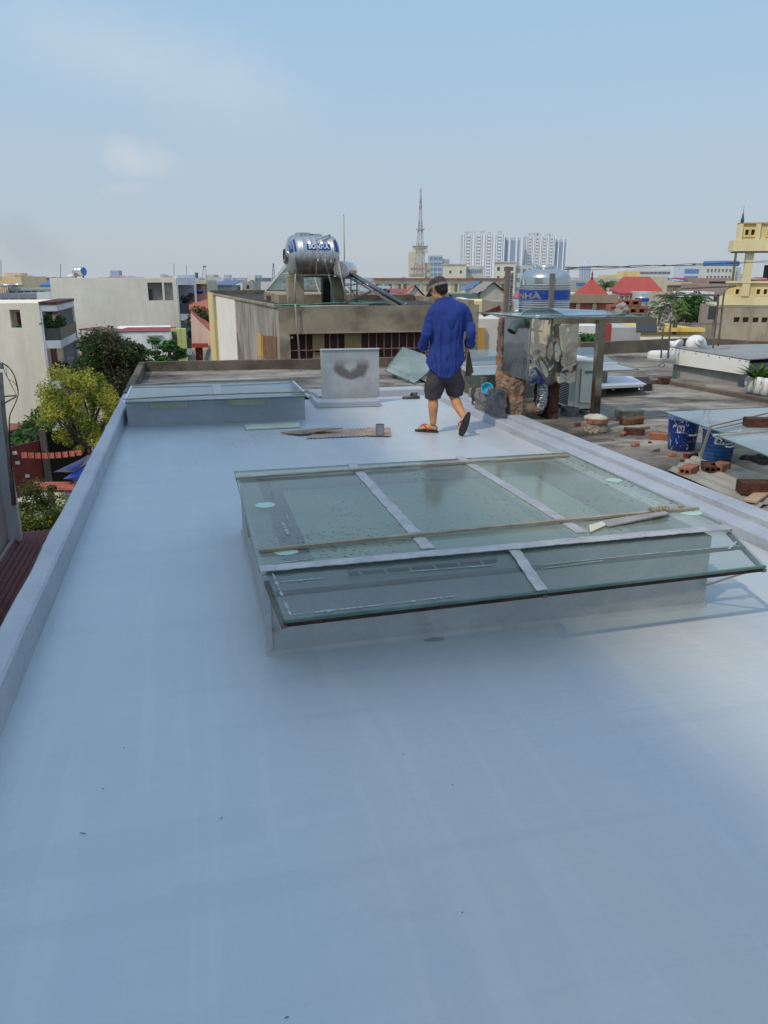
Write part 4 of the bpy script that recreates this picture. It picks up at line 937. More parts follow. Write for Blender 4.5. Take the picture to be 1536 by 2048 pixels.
# ================================================================ man walking away along the kerb
def person():
    D0 = 8.27
    Q = lambda px, py, d=D0: atd(px, py, d)
    base = V((2.52, 7.9, 0))
    SKIN = pm('tanned_skin', S(206,152,108), S(188,130,88), 9, .5, .08, 60, spec=.4)
    SHIRT = pm('blue_work_shirt', S(52,74,146), S(42,60,122), 5, .85, .25, 60, stain=[(S(36,48,110), 9, .58, .8, (1,1,.25))], spec=.2)
    SHORTS = pm('grey_plum_shorts', S(84,76,82), S(66,60,66), 6, .9, .3, 70, stain=[(S(52,47,53), 9, .6, .8)], spec=.15)
    CAPM = pm('brown_grey_cap', S(92,80,82), S(74,64,66), 10, .85, .25, 90, spec=.2)
    CAPB = pm('grey_cap_band', S(142,134,132), S(120,112,110), 12, .85, .2, 90)
    HAIR = pm('dark_brown_hair', S(44,32,28), S(26,19,17), 40, .7, .6, 120)
    RUB = pm('charcoal_rubber', S(62,60,58), S(48,46,44), 14, .8, .3, 40, stain=[(S(104,100,94), 12, .64, .74)])
    RED = pm('red_strap', S(196,58,40), S(170,44,32), 9, .5)
    f_ = (-RT*.66 + HD*.75).normalized(); side = V((-f_.y, f_.x, 0))         # where the head looks; side = towards his left
    # ------------- body: one continuous skin
    b = MB()
    def limb(pts, rs, n=16): b.tube(spline(pts, 5), [rs[min(int(i/5), len(rs)-1)] + (rs[min(int(i/5)+1, len(rs)-1)]-rs[min(int(i/5), len(rs)-1)])*((i % 5)/5) for i in range(5*(len(pts)-1)+1)], n)
    hc = Q(877,578)
    HM = Matrix((tuple(side)+(0,), tuple(f_)+(0,), (0,0,1,0), (0,0,0,1))).transposed() @ Matrix.Rotation(math.radians(-20),4,'X')
    h = lambda x, y, z: hc + (HM @ V((x, y, z)))
    M3 = HM
    b.ell(hc+HM @ V((0,-.005,.02)), .073,.094,.094, M3); b.ell(h(0,.03,-.055), .056,.062,.062, M3)         # skull, jaw
    b.ell(h(0,.074,-.095), .026,.022,.020, M3)                                                          # chin
    b.loft([[h(x*w, y, z) for x in (-1, 1)] + [h(w*.5, y+.012, z), h(-w*.5, y+.012, z)] for w, y, z in ((.010,.094,.012),(.011,.108,-.016),(.015,.114,-.036),(.008,.094,-.046))])
    b.ell(h(0,.088,-.064), .022,.010,.007, M3); b.ell(h(0,.086,-.076), .020,.010,.007, M3)                   # lips
    for s in (-1, 1):
        b.ell(h(.034*s,.074,.012), .017,.014,.012, M3); b.ell(h(.034*s,.082,.028), .022,.010,.007, M3); b.ell(h(.045*s,.062,-.02), .020,.02,.018, M3)
        ear = [h(.070*s,.004,.02), h(.079*s,-.008,.028), h(.084*s,-.016,.012), h(.081*s,-.012,-.012), h(.072*s,.004,-.026)]
        b.tube(spline(ear, 4), .0075, 8); b.ell(h(.074*s,-.002,-.004), .006,.016,.022, M3)
    limb([h(0,-.03,-.05), Q(886,592), Q(893,606)], [.056,.056,.062,.08])
    # torso core under the shirt
    tor = [((893,606),.085,.075),((897,618),.13,.085),((898,640),.14,.10),((896,670),.15,.10),((893,700),.155,.11),((891,730),.165,.12),((890,752),.14,.11)]
    b.loft([[Q(*p)+RT*rx*math.cos(a)+HD*ry*math.sin(a) for a in [2*PI*k/20 for k in range(20)]] for p, rx, ry in tor])
    # arms
    limb([Q(876,624),Q(861,642),Q(854,666,8.22),Q(848,686,8.32),Q(850,700,8.42)], [.030,.029,.028,.028,.026,.026])
    limb([Q(923,626),Q(935,644),Q(939.5,664,8.2),Q(938,682,8.26),Q(934,700,8.33)], [.030,.029,.028,.028,.026,.026])
    def hand(w, dr, nrm, curl):
        dr = dr.normalized(); nrm = (nrm - dr*nrm.dot(dr)).normalized(); sd = dr.cross(nrm).normalized()
        b.loft([[w+dr*l+sd*a_*math.cos(t)+nrm*.013*math.sin(t) for t in [2*PI*k/12 for k in range(12)]] for l, a_ in ((-.01,.024),(.02,.030),(.055,.038),(.085,.038),(.095,.034))])
        for i, L in enumerate((.066,.075,.070,.055)):
            o = w+dr*.088+sd*(.0285-.019*i); P = [o]; an = curl*.35
            for seg in (.42,.33,.25):
                P.append(P[-1]+(dr*math.cos(an)+nrm*math.sin(an))*L*seg*1.08); an += curl
            b.tube(P, [.0095,.0092,.0085,.006], 8)
        P = [w+dr*.02+sd*.026, w+dr*.045+sd*.047+nrm*.012, w+dr*.070+sd*.055+nrm*.025, w+dr*.09+sd*.05+nrm*.035]; b.tube(P, [.013,.011,.0095,.007], 8)
    hand(Q(851,699,8.40), (Q(861,712,8.52)-Q(851,699,8.40)), RT, .75)
    hand(Q(934,699,8.33), V((-.05,.25,-1)), -RT, .9)
    # legs
    limb([Q(877,725),Q(872,758,8.3),Q(868,786,8.29),Q(866,797,8.27),Q(866.5,812,8.245),Q(866,832,8.25),Q(866.5,848,8.255)], [.10,.075,.058,.052,.056,.042,.033,.034])
    limb([Q(905,725),Q(908,758,8.33),Q(906,784,8.36),Q(910,797,8.30),Q(914,808,8.24),Q(921,822,8.16),Q(927.5,833,8.10)], [.10,.075,.058,.052,.056,.043,.034,.034])
    def foot(heel, toe, up, wid=.042):
        d = (toe-heel); L = d.length; d.normalize(); up = (up - d*up.dot(d)).normalized(); s_ = d.cross(up)
        b.loft([[heel+d*L*u+up*(hh*.5)+s_*ww*math.cos(t)+up*hh*.5*math.sin(t) for t in [2*PI*k/14 for k in range(14)]] for u, ww, hh in ((-.02,.020,.04),(.06,.032,.06),(.25,.034,.075),(.5,.037,.055),(.72,.044,.036),(.82,.044,.026))])
        for i in range(5):
            o = heel+d*L*(.80-.012*abs(i-1)-.02*max(0,i-2))+up*.012+s_*(.034-.0165*i); b.tube([o, o+d*L*(.12-.012*i)+up*.003, o+d*L*(.17-.018*i)], [.0105 if i else .013, .010 if i else .0125, .006], 8)
        return d, s_, up, L
    lh = V(atz(874,861,.022)); lt = V(atz(843,859,.022)); lt = lh + (lt-lh).normalized()*.235
    lf = foot(lh, lt, V((0,0,1)))
    rt_ = atz(921,869,.03); rh = Q(935,830,8.03); rup = -(HD*.9) ; rd = (rt_-rh).normalized(); rh = rt_ - rd*.235
    up2 = HD*.95 + V((0,0,.3)) - RT*.25
    rf = foot(rh, rt_, up2)
    m = remesh(b, .0065, 3); me = m
    root = me.build('person', SKIN, None, smooth=True, origin=base)
    tag(root, 'man in blue shirt, grey shorts, cap and red strapped sandals walking away', 'person')
    def child(mb, nm, mt, smooth=True, auto=None, parent=root):
        mb.v = [p - base for p in mb.v]; return mb.build(nm, mt, parent, smooth=smooth, local=True, auto=auto)
    # ------------- hair
    hr = MB(); hr.ell(h(0,-.022,.022), .078,.088,.088, M3); hr.ell(h(0,-.055,-.03), .060,.05,.05, M3)
    g = remesh(hr, .007, 2); keep = []
    HI = HM.inverted()
    for f, mi in zip(g.f, g.m):
        c = sum((g.v[i] for i in f), V())/len(f); l = HI @ (c-hc)
        if l.y < .028-.5*(l.z-.03)*0 and not (l.z < -.01 and l.y > -.02): keep.append(f)
    g.f = keep; g.m = [0]*len(keep); g.v = [p+noise.noise_vector(p*90)*.002 for p in g.v]; child(g, 'hair', HAIR)
    # ------------- cap
    rings = []
    for z, k in ((.018,1.0),(.045,1.0),(.07,.965),(.092,.87),(.108,.69),(.118,.42),(.121,.1)):
        rings.append([h(.085*k*math.cos(t), .106*k*math.sin(t)-.004, z+.014*math.sin(t)*0) for t in [2*PI*i/32 for i in range(32)]])
    cp = child(MB().loft(rings), 'cap', CAPM)
    rings = [[h(.0865*k*math.cos(t), .1075*k*math.sin(t)-.004, z) for t in [2*PI*i/32 for i in range(32)]] for z, k in ((.014,1.0),(.018,1.01),(.040,1.008),(.041,1.0))]
    child(MB().loft(rings, cap=False), 'cap_band', CAPB, parent=cp)
    vs = []; n = 18
    for i in range(n+1):
        t = PI*(.13+.74*i/n); rr = [(1.0,.0),(1.35,-.012),(1.66,-.034)]
        for k, dz in rr: vs.append(h(.085*(1+(k-1)*.35)*math.cos(t), .106*(1+(k-1)*1.15*math.sin(t))*math.sin(t)-.004, .020+dz-.012*abs(math.cos(t))))
    mb = MB(); fs = []
    for i in range(n):
        for j in range(2): fs.append((i*3+j, i*3+j+1, i*3+j+4, i*3+j+3))
    mb.add(vs, fs); mb.add([v+V((0,0,-.005)) for v in vs], [f[::-1] for f in fs]); child(mb, 'brim', CAPM, parent=cp)
    arch = [h(.038*math.cos(t), -.1065+.010*abs(math.cos(t)), .040+.030*math.sin(t)) for t in [PI*i/12 for i in range(13)]]
    mb = MB().add(arch+[h(0,-.109,.04)], [(i,i+1,13) for i in range(12)]); child(mb, 'strap_opening', HAIR, parent=cp)
    # ------------- shirt
    b2 = MB(); NA = 40
    sh = [((888,741),.196,.170,1.0),((890,726),.202,.168,.55),((892,708),.196,.156,.12),((894,685),.184,.140,0),((896,660),.184,.138,0),((898,637),.190,.135,0),((899,620),.192,.122,0),((897,609),.165,.102,0),((893,600),.105,.084,0),((891,594),.066,.066,0)]
    rings = []
    for p, rx, ry, w in sh:
        row = []
        for k in range(NA):
            a = 2*PI*k/NA; fold = 1
            z = w*(.072*math.cos(2*a+PI)*-1)                                     # curved tails front and back, cut up at the sides
            tail = w*(-.075*abs(math.sin(a))**2.2*(1 if math.sin(a) < 0 else .9) + .075*abs(math.cos(a))**2)
            row.append(Q(*p)+RT*rx*(.93 if 612 < p[1] < 725 else .97)*fold*math.cos(a)+HD*ry*fold*math.sin(a)+V((0,0,tail)))
        rings.append(row)
    b2.loft(rings)
    def sleeve(pts, rs): b2.tube(spline(pts,5), [rs[min(i//5,len(rs)-1)]+(rs[min(i//5+1,len(rs)-1)]-rs[min(i//5,len(rs)-1)])*((i%5)/5) for i in range(5*(len(pts)-1)+1)], 18)
    sleeve([Q(879,612),Q(867,623),Q(858,648),Q(853,667,8.22),Q(848,684,8.31),Q(846,693,8.38)], [.052,.058,.060,.056,.052,.048,.047])
    sleeve([Q(918,612),Q(930,623),Q(937,648),Q(941,665,8.2),Q(940,679,8.24),Q(938,688,8.28)], [.052,.056,.058,.055,.051,.048,.047])
    g = remesh(b2, .007, 6); out = []
    for p, n in zip(g.v, g.n):
        n = V(n); l = p-base; u = l.dot(RT); a = l.dot(HD); z = l.z
        vert = noise.noise(V((u*17, a*17, z*3.0)))*.018 + noise.noise(V((u*34+3, a*34, z*7)))*.006
        diag = noise.noise(V((u*14+z*14, a*12, z*16-u*8)))*.010
        k = min(1, max(0, (1.34-z)/.25)); arm = 1 if abs(u-.14) > .17 else 0
        w_ = vert*k*(1-arm*.6) + diag*(.25+.75*arm)
        rid = -.016*max(0, 1-abs(noise.noise(V((u*11+1.5, a*6, z*2.2+u*4))))*7)*k*(1-arm)
        out.append(p+n*(w_+rid))
    g.v = out; child(g, 'shirt', SHIRT)
    # collar and cuffs
    cl = [[Q(891,594.5)+RT*r*math.cos(a)+HD*r*1.02*math.sin(a)+V((0,0,z+.012*math.sin(a))) for a in [2*PI*i/28 for i in range(28)]] for r, z in ((.074,-.022),(.078,-.004),(.069,.018),(.064,.016))]
    child(MB().loft(cl, cap=False), 'collar', SHIRT)
    child(MB().tube([Q(847,687,8.34),Q(846,691,8.365),Q(845.6,694,8.385)], [.056,.058,.055], 18), 'cuff', SHIRT)
    child(MB().tube([Q(941,684,8.26),Q(940,687,8.275),Q(939.6,690,8.29)], [.056,.058,.055], 18), 'cuff', SHIRT)
    # ------------- shorts
    b3 = MB()
    EL = lambda p, rx, ry, d=D0, rot=0: [Q(p[0],p[1],d)+RT*rx*math.cos(a)+HD*ry*math.sin(a) for a in [2*PI*k/24 for k in range(24)]]
    b3.loft([EL((891,712),.150,.105), EL((890,735),.164,.122), EL((889,752),.190,.140), EL((889,763),.185,.136)])
    b3.loft([EL((876,745),.10,.12), EL((871,765),.114,.122,8.27), EL((869,780),.106,.105,8.28), EL((867,790),.088,.092,8.275), EL((866.5,797),.082,.085,8.27)])
    b3.loft([EL((903,745),.10,.12), EL((908,762),.114,.122,8.3), EL((909,776),.106,.108,8.33), EL((910,786),.088,.098,8.33), EL((911.5,792),.080,.09,8.32)])
    g = remesh(b3, .008, 3)
    g.v = [p+V(n)*(noise.noise(V((p.x*13,p.y*13,p.z*9)))*.014+noise.noise(V((p.x*26+p.z*18,p.y*26,p.z*22)))*.006) for p, n in zip(g.v, g.n)]
    child(g, 'shorts', SHORTS)
    # ------------- flip-flops
    def flip(heel, d, s_, up, L, nm):
        pts = []; 
        for i in range(30):
            a = 2*PI*i/30; x = L*.5+ (L*.5+.016)*math.cos(a); y = (.042+.008*math.cos(a))*math.copysign(abs(math.sin(a))**.8, math.sin(a)); pts.append(heel+d*x+s_*y-up*.004)
        so_ = child(MB().prism(pts, -up*.018), nm, RUB, smooth=False)
        mb = MB(); toe = heel+d*L*.80+up*.022+s_*.012
        for sg in (1,-1):
            q = spline([heel+d*L*.40+s_*.040*sg+up*.0, heel+d*L*.52+s_*.038*sg+up*.045, heel+d*L*.66+s_*.024*sg+up*.058, toe+up*.016], 5)
            for i in range(len(q)-1): mb.bar(q[i], q[i+1], .013, .006, tuple(up+s_*sg*.8))
        mb.bar(toe+up*.016, toe-up*.018, .008); child(mb, 'strap', RED, smooth=False, parent=so_)
    flip(lh, *lf[:3], lf[3], 'sandal_sole'); flip(rh, *rf[:3], rf[3], 'sandal_sole')
    # things he carries
    tag(MB().prism([Q(936,696,8.36),Q(940,706,8.36),Q(947,744,8.36),Q(941,752,8.36),Q(931,752,8.36),Q(933,725,8.36)], HD*.03).build('wood_board', pm('brown_held_board', S(104,80,66), S(78,58,48), 7, .8, .3)), 'brown wooden board carried low in the right hand of the man', 'board')
    hb = remesh(MB().ell(Q(859,708,8.52), .05,.04,.055), .012, 1); hb.v = [p+V(n)*noise.noise(p*30)*.012 for p, n in zip(hb.v, hb.n)]
    tag(hb.build('cloth_bundle', pm('dark_bundle', S(52,48,52), S(38,36,40), 9, .9, .4)), 'dark cloth bundle held against the left side of the man', 'cloth')
person()
# ================================================================ concrete house with tanks just behind our roof
CONCB = pm('brown_grey_render', S(174,161,138), S(146,134,113), 1.0, .9, .3, 14, stain=[(S(112,102,87), 1.5, .48, .70, (1,1,1.2)), (S(190,178,155), 2.1, .58, .76)], spec=.15)
def concrete_house():
    t = T('concrete_house', 'bare concrete rooftop house with barred window band and white strip on side wall', 'house', (2, 17.4, -15))
    FL = aty(556,613,17.3); FR = aty(958,607,17.3); BL = aty(421,578,31.0); zt = FL.z
    fl = V((FL.x, 17.3, 0)); fr = V((FR.x, 17.3, 0)); bl = V((FL.x-.02, 31.0, 0)); 
    bl.x = BL.x
    # front wall with window opening
    w0 = aty(580,668,17.3); w1 = aty(845,666,17.3); L = (fr-fl).length
    ops = [(w0.x-fl.x, w1.x-fl.x+.9, -.34, w0.z)]
    mb = MB(); mb.wall(fl[:2], fr[:2], -15, zt, ops, .18); 
    sd = (bl-fl).length; u0 = sd-4.0*.55; 
    sideop = [(sd-2.6, sd-.35, -1.6, zt-.75)]
    mb.wall(bl[:2], fl[:2], -15, zt, [], .12)
    mb.wall(fr[:2], (fr.x, 31), -15, zt, [], .1); mb.wall((fr.x,31), bl[:2], -15, zt, [], .1)
    th = .16; wi = lambda p, q, z0, z1: mb.prism([V((p[0],p[1],z0)),V((q[0],q[1],z0)),V((q[0],q[1],z1)),V((p[0],p[1],z1))], (0,.14,0))
    mb.build('wall', CONCW, t)
    # front wall skin in darker render; recess back and bars
    f2 = MB(); f2.wall((fl.x+.0, 17.285), (fr.x+.0, 17.285), -1.2, zt+.004, [(a, b, c, d) for a, b, c, d in ops], .02); f2.build('front_render', CONCB, t)
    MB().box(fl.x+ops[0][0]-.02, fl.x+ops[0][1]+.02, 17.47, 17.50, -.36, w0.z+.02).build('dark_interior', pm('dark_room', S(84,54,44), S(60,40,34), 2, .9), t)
    MB().add([(fl.x+.05,17.35,zt-.03),(fr.x-.05,17.35,zt-.03),(fr.x-.05,30.9,zt-.03),(bl.x+.1,30.9,zt-.03)],[(0,1,2,3)]).build('roof', pm('dark_roof_deck', S(70,66,60), S(48,45,42), 1.2, .9, .3, 20), t)
    MB().box(bl.x-.02,fr.x,30.9,31.05,zt-.3,zt+.13).build('rear_parapet', CONCP, t)
    MB().box(fr.x-.16,fr.x-.01,17.6,30.85,zt-.1,zt+.10).build('side_upstand', CONCB, t)
    MB().box(fr.x-4.4,fr.x-.2,22.0,22.15,zt-.2,zt+.13).build('middle_upstand', CONCP, t)
    MB().bar((fl.x+.02,17.30,zt),(bl.x+.02,31,zt),.12,.05).build('side_coping', CONCB, t)
    wn_ = MB(); x0 = fl.x+ops[0][0]; x1 = fl.x+ops[0][1]; za, zb = -.34, w0.z
    n = 22
    for i in range(n+1):
        x = x0+(x1-x0)*i/n; wn_.box(x-.007,x+.007,17.36,17.374,za,zb)
    for z in (za+.01, za+(zb-za)*.52, zb-.01): wn_.box(x0,x1,17.355,17.379,z-.008,z+.008)
    win = wn_.build('window', pm('pinkish_bars', S(164,136,122), S(132,106,94), 7, .7, .2, 40), t)
    MB().box(x0-.03,x1+.03,17.27,17.283,zb,zb+.03).build('lintel', pm('pale_lintel', S(176,166,146), S(150,140,122), 4, .85), win)
    # opening panes of patterned glass behind bars
    SH = pm('yellow_slatted_shutter', S(170,150,96), S(130,112,70), 7, .6, .2, 40, stretch=(.3,1,9))
    for a, b in ((608,632),(672,705)):
        xa = aty(a+17,690,17.4).x; xb = aty(b+17,690,17.4).x; MB().box(xa,xb,17.40,17.41,za+(zb-za)*.5,zb).build('shutter', SH, win)
    xa = aty(625,690,17.4).x; MB().box(xa,xa+.24,17.40,17.41,za,za+(zb-za)*.45).build('shutter', SH, win)
    # side wall details along the left face (from front to back)
    d = (bl-fl).normalized(); nrm = V((-d.y, d.x, 0));  nrm = nrm if nrm.x < 0 else -nrm
    P = lambda s_, z, o=.012: V((fl.x,fl.y,z)) + d*s_ + nrm*o
    def spos(px):       # distance along the side wall seen at a picture column
        r = ray(px, 640); a = fl; k = (a.x*r.y-a.y*r.x)/(d.y*r.x-d.x*r.y); return k
    def panel(pa, pb, z0, z1, m, nm, o=.02):
        a, b = spos(pa), spos(pb); return MB().prism([P(a,z0,0),P(b,z0,0),P(b,z1,0),P(a,z1,0)], nrm*o).build(nm, m, t)
    panel(473,436,-15,zt-.04,pm('bright_white_strip', S(244,238,222), S(234,226,208), .8, .8, .05, 10),'white_strip',.03)
    panel(431,421,-15,zt+.05,wallm(226,206,146),'yellow_edge',.05)
    panel(436.5,432,-15,zt-.9,wallm(206,176,104),'yellow_strip',.02)
    a, b = spos(552), spos(517)
    MB().prism([P(a,-1.6,0),P(b,-1.6,0),P(b,zt-.78,0),P(a,zt-.66,0)], nrm*.02).build('side_window', pm('rusty_grille_recess', S(140,104,72), S(98,72,52), 3, .85, .3, 20, stretch=(1,1,.3)), t)
    gr = MB()
    for k in range(1, 5): gr.bar(P(a+(b-a)*k/5,-1.6,.03), P(a+(b-a)*k/5,zt-.74,.03), .02)
    for z in (-.9,-.3): gr.bar(P(a,z,.03), P(b,z,.03), .02)
    gr.build('side_grille', MC['pinkish_bars'], t)
    panel(525,515,-1.8,zt-.76,wallm(206,170,94),'yellow_jamb',.025)
    MB().prism([P(spos(500),-1.6,0),P(spos(472),-1.6,0),P(spos(472),.1,0)], nrm*.012).build('dark_triangle', pm('darker_concrete', S(128,118,102), S(104,96,84), 1.5, .95), t)  # flat triangle of darker concrete colour low on the side wall
    # down pipe on the front
    x = aty(592,640,17.2).x
    MB().tube([(x,17.22,zt+.05),(x,17.22,zt-.02),(x+.07,17.22,-.36)], .018, 10).build('down_pipe', pm('pinkish_pvc', S(196,182,168), S(176,160,148), 5, .5), t, smooth=True)
    MB().ell(aty(584,675,17.33), .03,.03,.03).build('security_camera', plain('white_dome', S(206,206,204)), t, smooth=True)
    return zt, fl, fr
ZR, FLc, FRc = concrete_house()
RZ = ZR-.03
# --- horizontal stainless tank on concrete posts
yT = 18.9
def tank():
    c = aty(624,513,yT); r = .47; L = 1.0
    t = T('water_tank', 'horizontal stainless water tank with blue label on four concrete posts', 'water tank', (c.x, c.y, RZ))
    rz = .10; M = Matrix.Translation(c) @ Matrix.Rotation(rz,4,'Z') @ Matrix.Rotation(PI/2,4,'Y')
    prof = [(.001,-L/2-.13),(.14,-L/2-.125),(.16,-L/2-.12),(.30,-L/2-.085),(.43,-L/2-.03),(r-.01,-L/2+.02)]
    k = 0
    z = -L/2+.05
    body = [(r, z)]
    for zz in (-.40,-.36,-.32,-.16,-.13,0,.13,.16,.32,.36,.40): body += [(r, zz-.012),(r+.009, zz),(r, zz+.012)]
    prof += body + [(r, L/2-.05),(r-.01,L/2-.02),(.43,L/2+.03),(.30,L/2+.085),(.001,L/2+.125)]
    MB().lathe(prof, (0,0,0), 56, M).build('shell', pm('tank_stainless', S(198,197,194), S(178,177,174), 2, .36, .03, 20, 1.0), t, smooth=True, auto=60)
    w = lambda v: M @ V(v)
    MB().lathe([(.17,-.03),(.17,.02),(.15,.02),(.15,-.03)], (0,0,0), 30, M @ Matrix.Translation((0,0,-L/2-.13))).build('end_ring', STEEL, t, smooth=True, auto=40)
    MB().lathe([(.15,0),(.001,0)], (0,0,0), 30, M @ Matrix.Translation((0,0,-L/2-.14))).build('end_cap', plain('dark_end', S(70,66,62), .5), t)
    up = Matrix.Translation(c+V((-.08,0,r-.015))) 
    MB().lathe([(.20,0),(.20,.07),(.17,.09),(.001,.10)], c+V((-.18,.1,r-.03)), 28).build('hatch_lid', STEEL, t, smooth=True, auto=40)
    MB().lathe([(.12,0),(.12,.05),(.001,.055)], c+V((.14,.1,r-.02)), 24).build('filler_cap', STEEL, t, smooth=True, auto=40)
    BL_ = plain('label_deep_blue', S(28,70,150), .45); WH = plain('label_letters_white', S(226,230,236), .5)
    def onskin(u, a, o=.011):   # u along axis, a angle round from facing us
        an = math.radians(a); p = V((u, -(r+o)*math.cos(an), (r+o)*math.sin(an))); return Matrix.Translation(c) @ Matrix.Rotation(rz,4,'Z') @ p
    lb = MB()
    def patch(u0,u1,a0,a1,m,nm,o):
        mb = MB()
        for i in range(10):
            aa = a0+(a1-a0)*i/10; ab = a0+(a1-a0)*(i+1)/10; mb.add([onskin(u0,aa,o),onskin(u1,aa,o),onskin(u1,ab,o),onskin(u0,ab,o)],[(0,1,2,3)])
        return mb.build(nm, m, t)
    patch(-.225,.325,16,34,BL_,'label_panel',.011)
    tm = text_mesh('SƠNHÀ', .14, .006); tm.v = [onskin(.05+v.x*1.0, 25.2+math.degrees(v.y/r), .013) for v in tm.v]; tm.build('lettering', WH, t)
    # side logo decals on both domed ends
    def ondome(sgn, rr_, a, o=.008):
        # interpolate the profile
        pr = prof if sgn < 0 else prof
        seg = [(q[0], q[1]) for q in (prof[:6] if sgn < 0 else prof[-5:][::-1])]
        for (ra, za), (rb, zb) in zip(seg[:-1], seg[1:]):
            if ra <= rr_ <= rb: z_ = za+(zb-za)*(rr_-ra)/(rb-ra); break
        else: z_ = seg[-1][1]
        an = math.radians(a); return Matrix.Translation(c) @ Matrix.Rotation(rz,4,'Z') @ V((z_+sgn*o, -rr_*math.cos(an), rr_*math.sin(an)))
    for sgn, nm in ((-1,'end_label'),(1,'end_label')):
        mb = MB()
        for i in range(8):
            for j in range(5):
                a0 = 12+i*5; r0 = .27+j*.044; mb.add([ondome(sgn,r0,a0),ondome(sgn,r0+.044,a0),ondome(sgn,r0+.044,a0+5),ondome(sgn,r0,a0+5)],[(0,1,2,3)])
        mb.build(nm, BL_, t)
    mb = MB()
    for k in range(3):
        for (r0, a0, r1, a1) in ((.34,26+k*8,.42,23+k*8),(.34,30+k*8,.42,27+k*8)): mb.bar(ondome(-1,r0,a0,.014), ondome(-1,r1,a1,.014), .02, .006)
    mb.build('end_emblem', WH, t)
    # cradle
    ST = pm('painted_cradle', S(150,142,130), S(118,110,100), 6, .6, .2, 40, .3)
    z0 = c.z-.06; zb = aty(624,550,yT).z
    mb = MB()
    for yy in (-.50,.50):
        mb.bar(c+V((-.46,yy*.98,-.05)), c+V((.48,yy*.98+.09,-.05)), .03, .04)
        for x in (-.46,.02,.48): mb.bar(V((c.x+x, c.y+yy*.98+.09*x, c.z-.05)), V((c.x+x, c.y+yy*.9+.09*x, zb)), .028)
    for x in (-.46,.48): mb.bar(V((c.x+x,c.y-.46,zb)), V((c.x+x,c.y+.5,zb)), .04)
    mb.bar(V((c.x-.5,c.y-.46,zb)), V((c.x+.5,c.y-.42,zb)), .03); mb.build('cradle', ST, t)
    # concrete posts
    for k, (pa, pb, yy, pt, pbm) in enumerate(((576,608,yT-.25,551,607),(646,668,yT+.75,550,605),(665,688,yT-.1,553,605))):
        A = aty(pa, 580, yy); B = aty(pb, 580, yy); zt_ = aty(pa, pt, yy).z
        MB().box(A.x,B.x,yy,yy+.3,RZ-.01,zt_).jit(.006,7).build('concrete_post', CONCB if k != 1 else pm('black_post', S(50,48,46), S(36,34,33), 3, .9), t, bevel=.01)
    return c
tc_ = tank()
PVCP = pm('bone_pvc', S(190,180,164), S(166,156,142), 6, .5)
GRN = pm('green_ppr_pipe', S(84,140,116), S(66,116,96), 6, .45)
t = T('water_pipe', 'thin bone coloured plumbing pipes rising over the horizontal tank', 'pipe', aty(640,600,yT-.7))
yp = yT-.62
MB().tube([aty(659,468,yp+.6),aty(659,472,yp+.6),aty(660,469,yp+.5),aty(630,481,yp),aty(638,505,yp),aty(648,520,yp),aty(657,547,yp)], .016, 8).build('feed_pipe', PVCP, t, smooth=True)
MB().tube([aty(591,548,yp),aty(590,570,yp),aty(590,607,yp)], .015, 8).build('drop_pipe', PVCP, t, smooth=True)
MB().tube([aty(657,547,yp),aty(663,572,yp),aty(669,604,yp),aty(669,611,yp)], .016, 8).build('green_drop', GRN, t, smooth=True)
yq = 17.36
t = T('water_pipe', 'green and white pipes running along the front edge of concrete house roof', 'pipe', aty(600,610,yq))
MB().tube([aty(548,610,yq),aty(600,610,yq),aty(669,606,yq),aty(690,607,yq+.2)], .018, 8).build('green_pipe', GRN, t, smooth=True)
MB().tube([aty(600,613,yq-.06),aty(737,611,yq-.06)], .018, 8).build('white_pipe', PVCP, t, smooth=True)
MB().tube([aty(698,607,yq+.5),aty(740,607,yq+.3),aty(770,606,yq+.2)], .02, 8).build('green_pipe', GRN, t, smooth=True)
MB().tube([aty(710,601,yq+.9),aty(745,606,yq+.5),aty(762,608,yq+.3)], .016, 8).build('green_pipe', GRN, t, smooth=True)
t = T('antenna_mast', 'thin pale vertical pole rising behind the solar heater drum', 'pole', aty(690,560,20.2))
MB().tube([aty(689,600,20.2),aty(688.5,500,20.2),aty(687.5,430,20.2)], [.02,.016,.013], 8).build('pole', PVCP, t, smooth=True); MB().tube([aty(687.5,430,20.2),aty(686,430.5,20.2)], .014, 6).build('tip', PVCP, t)
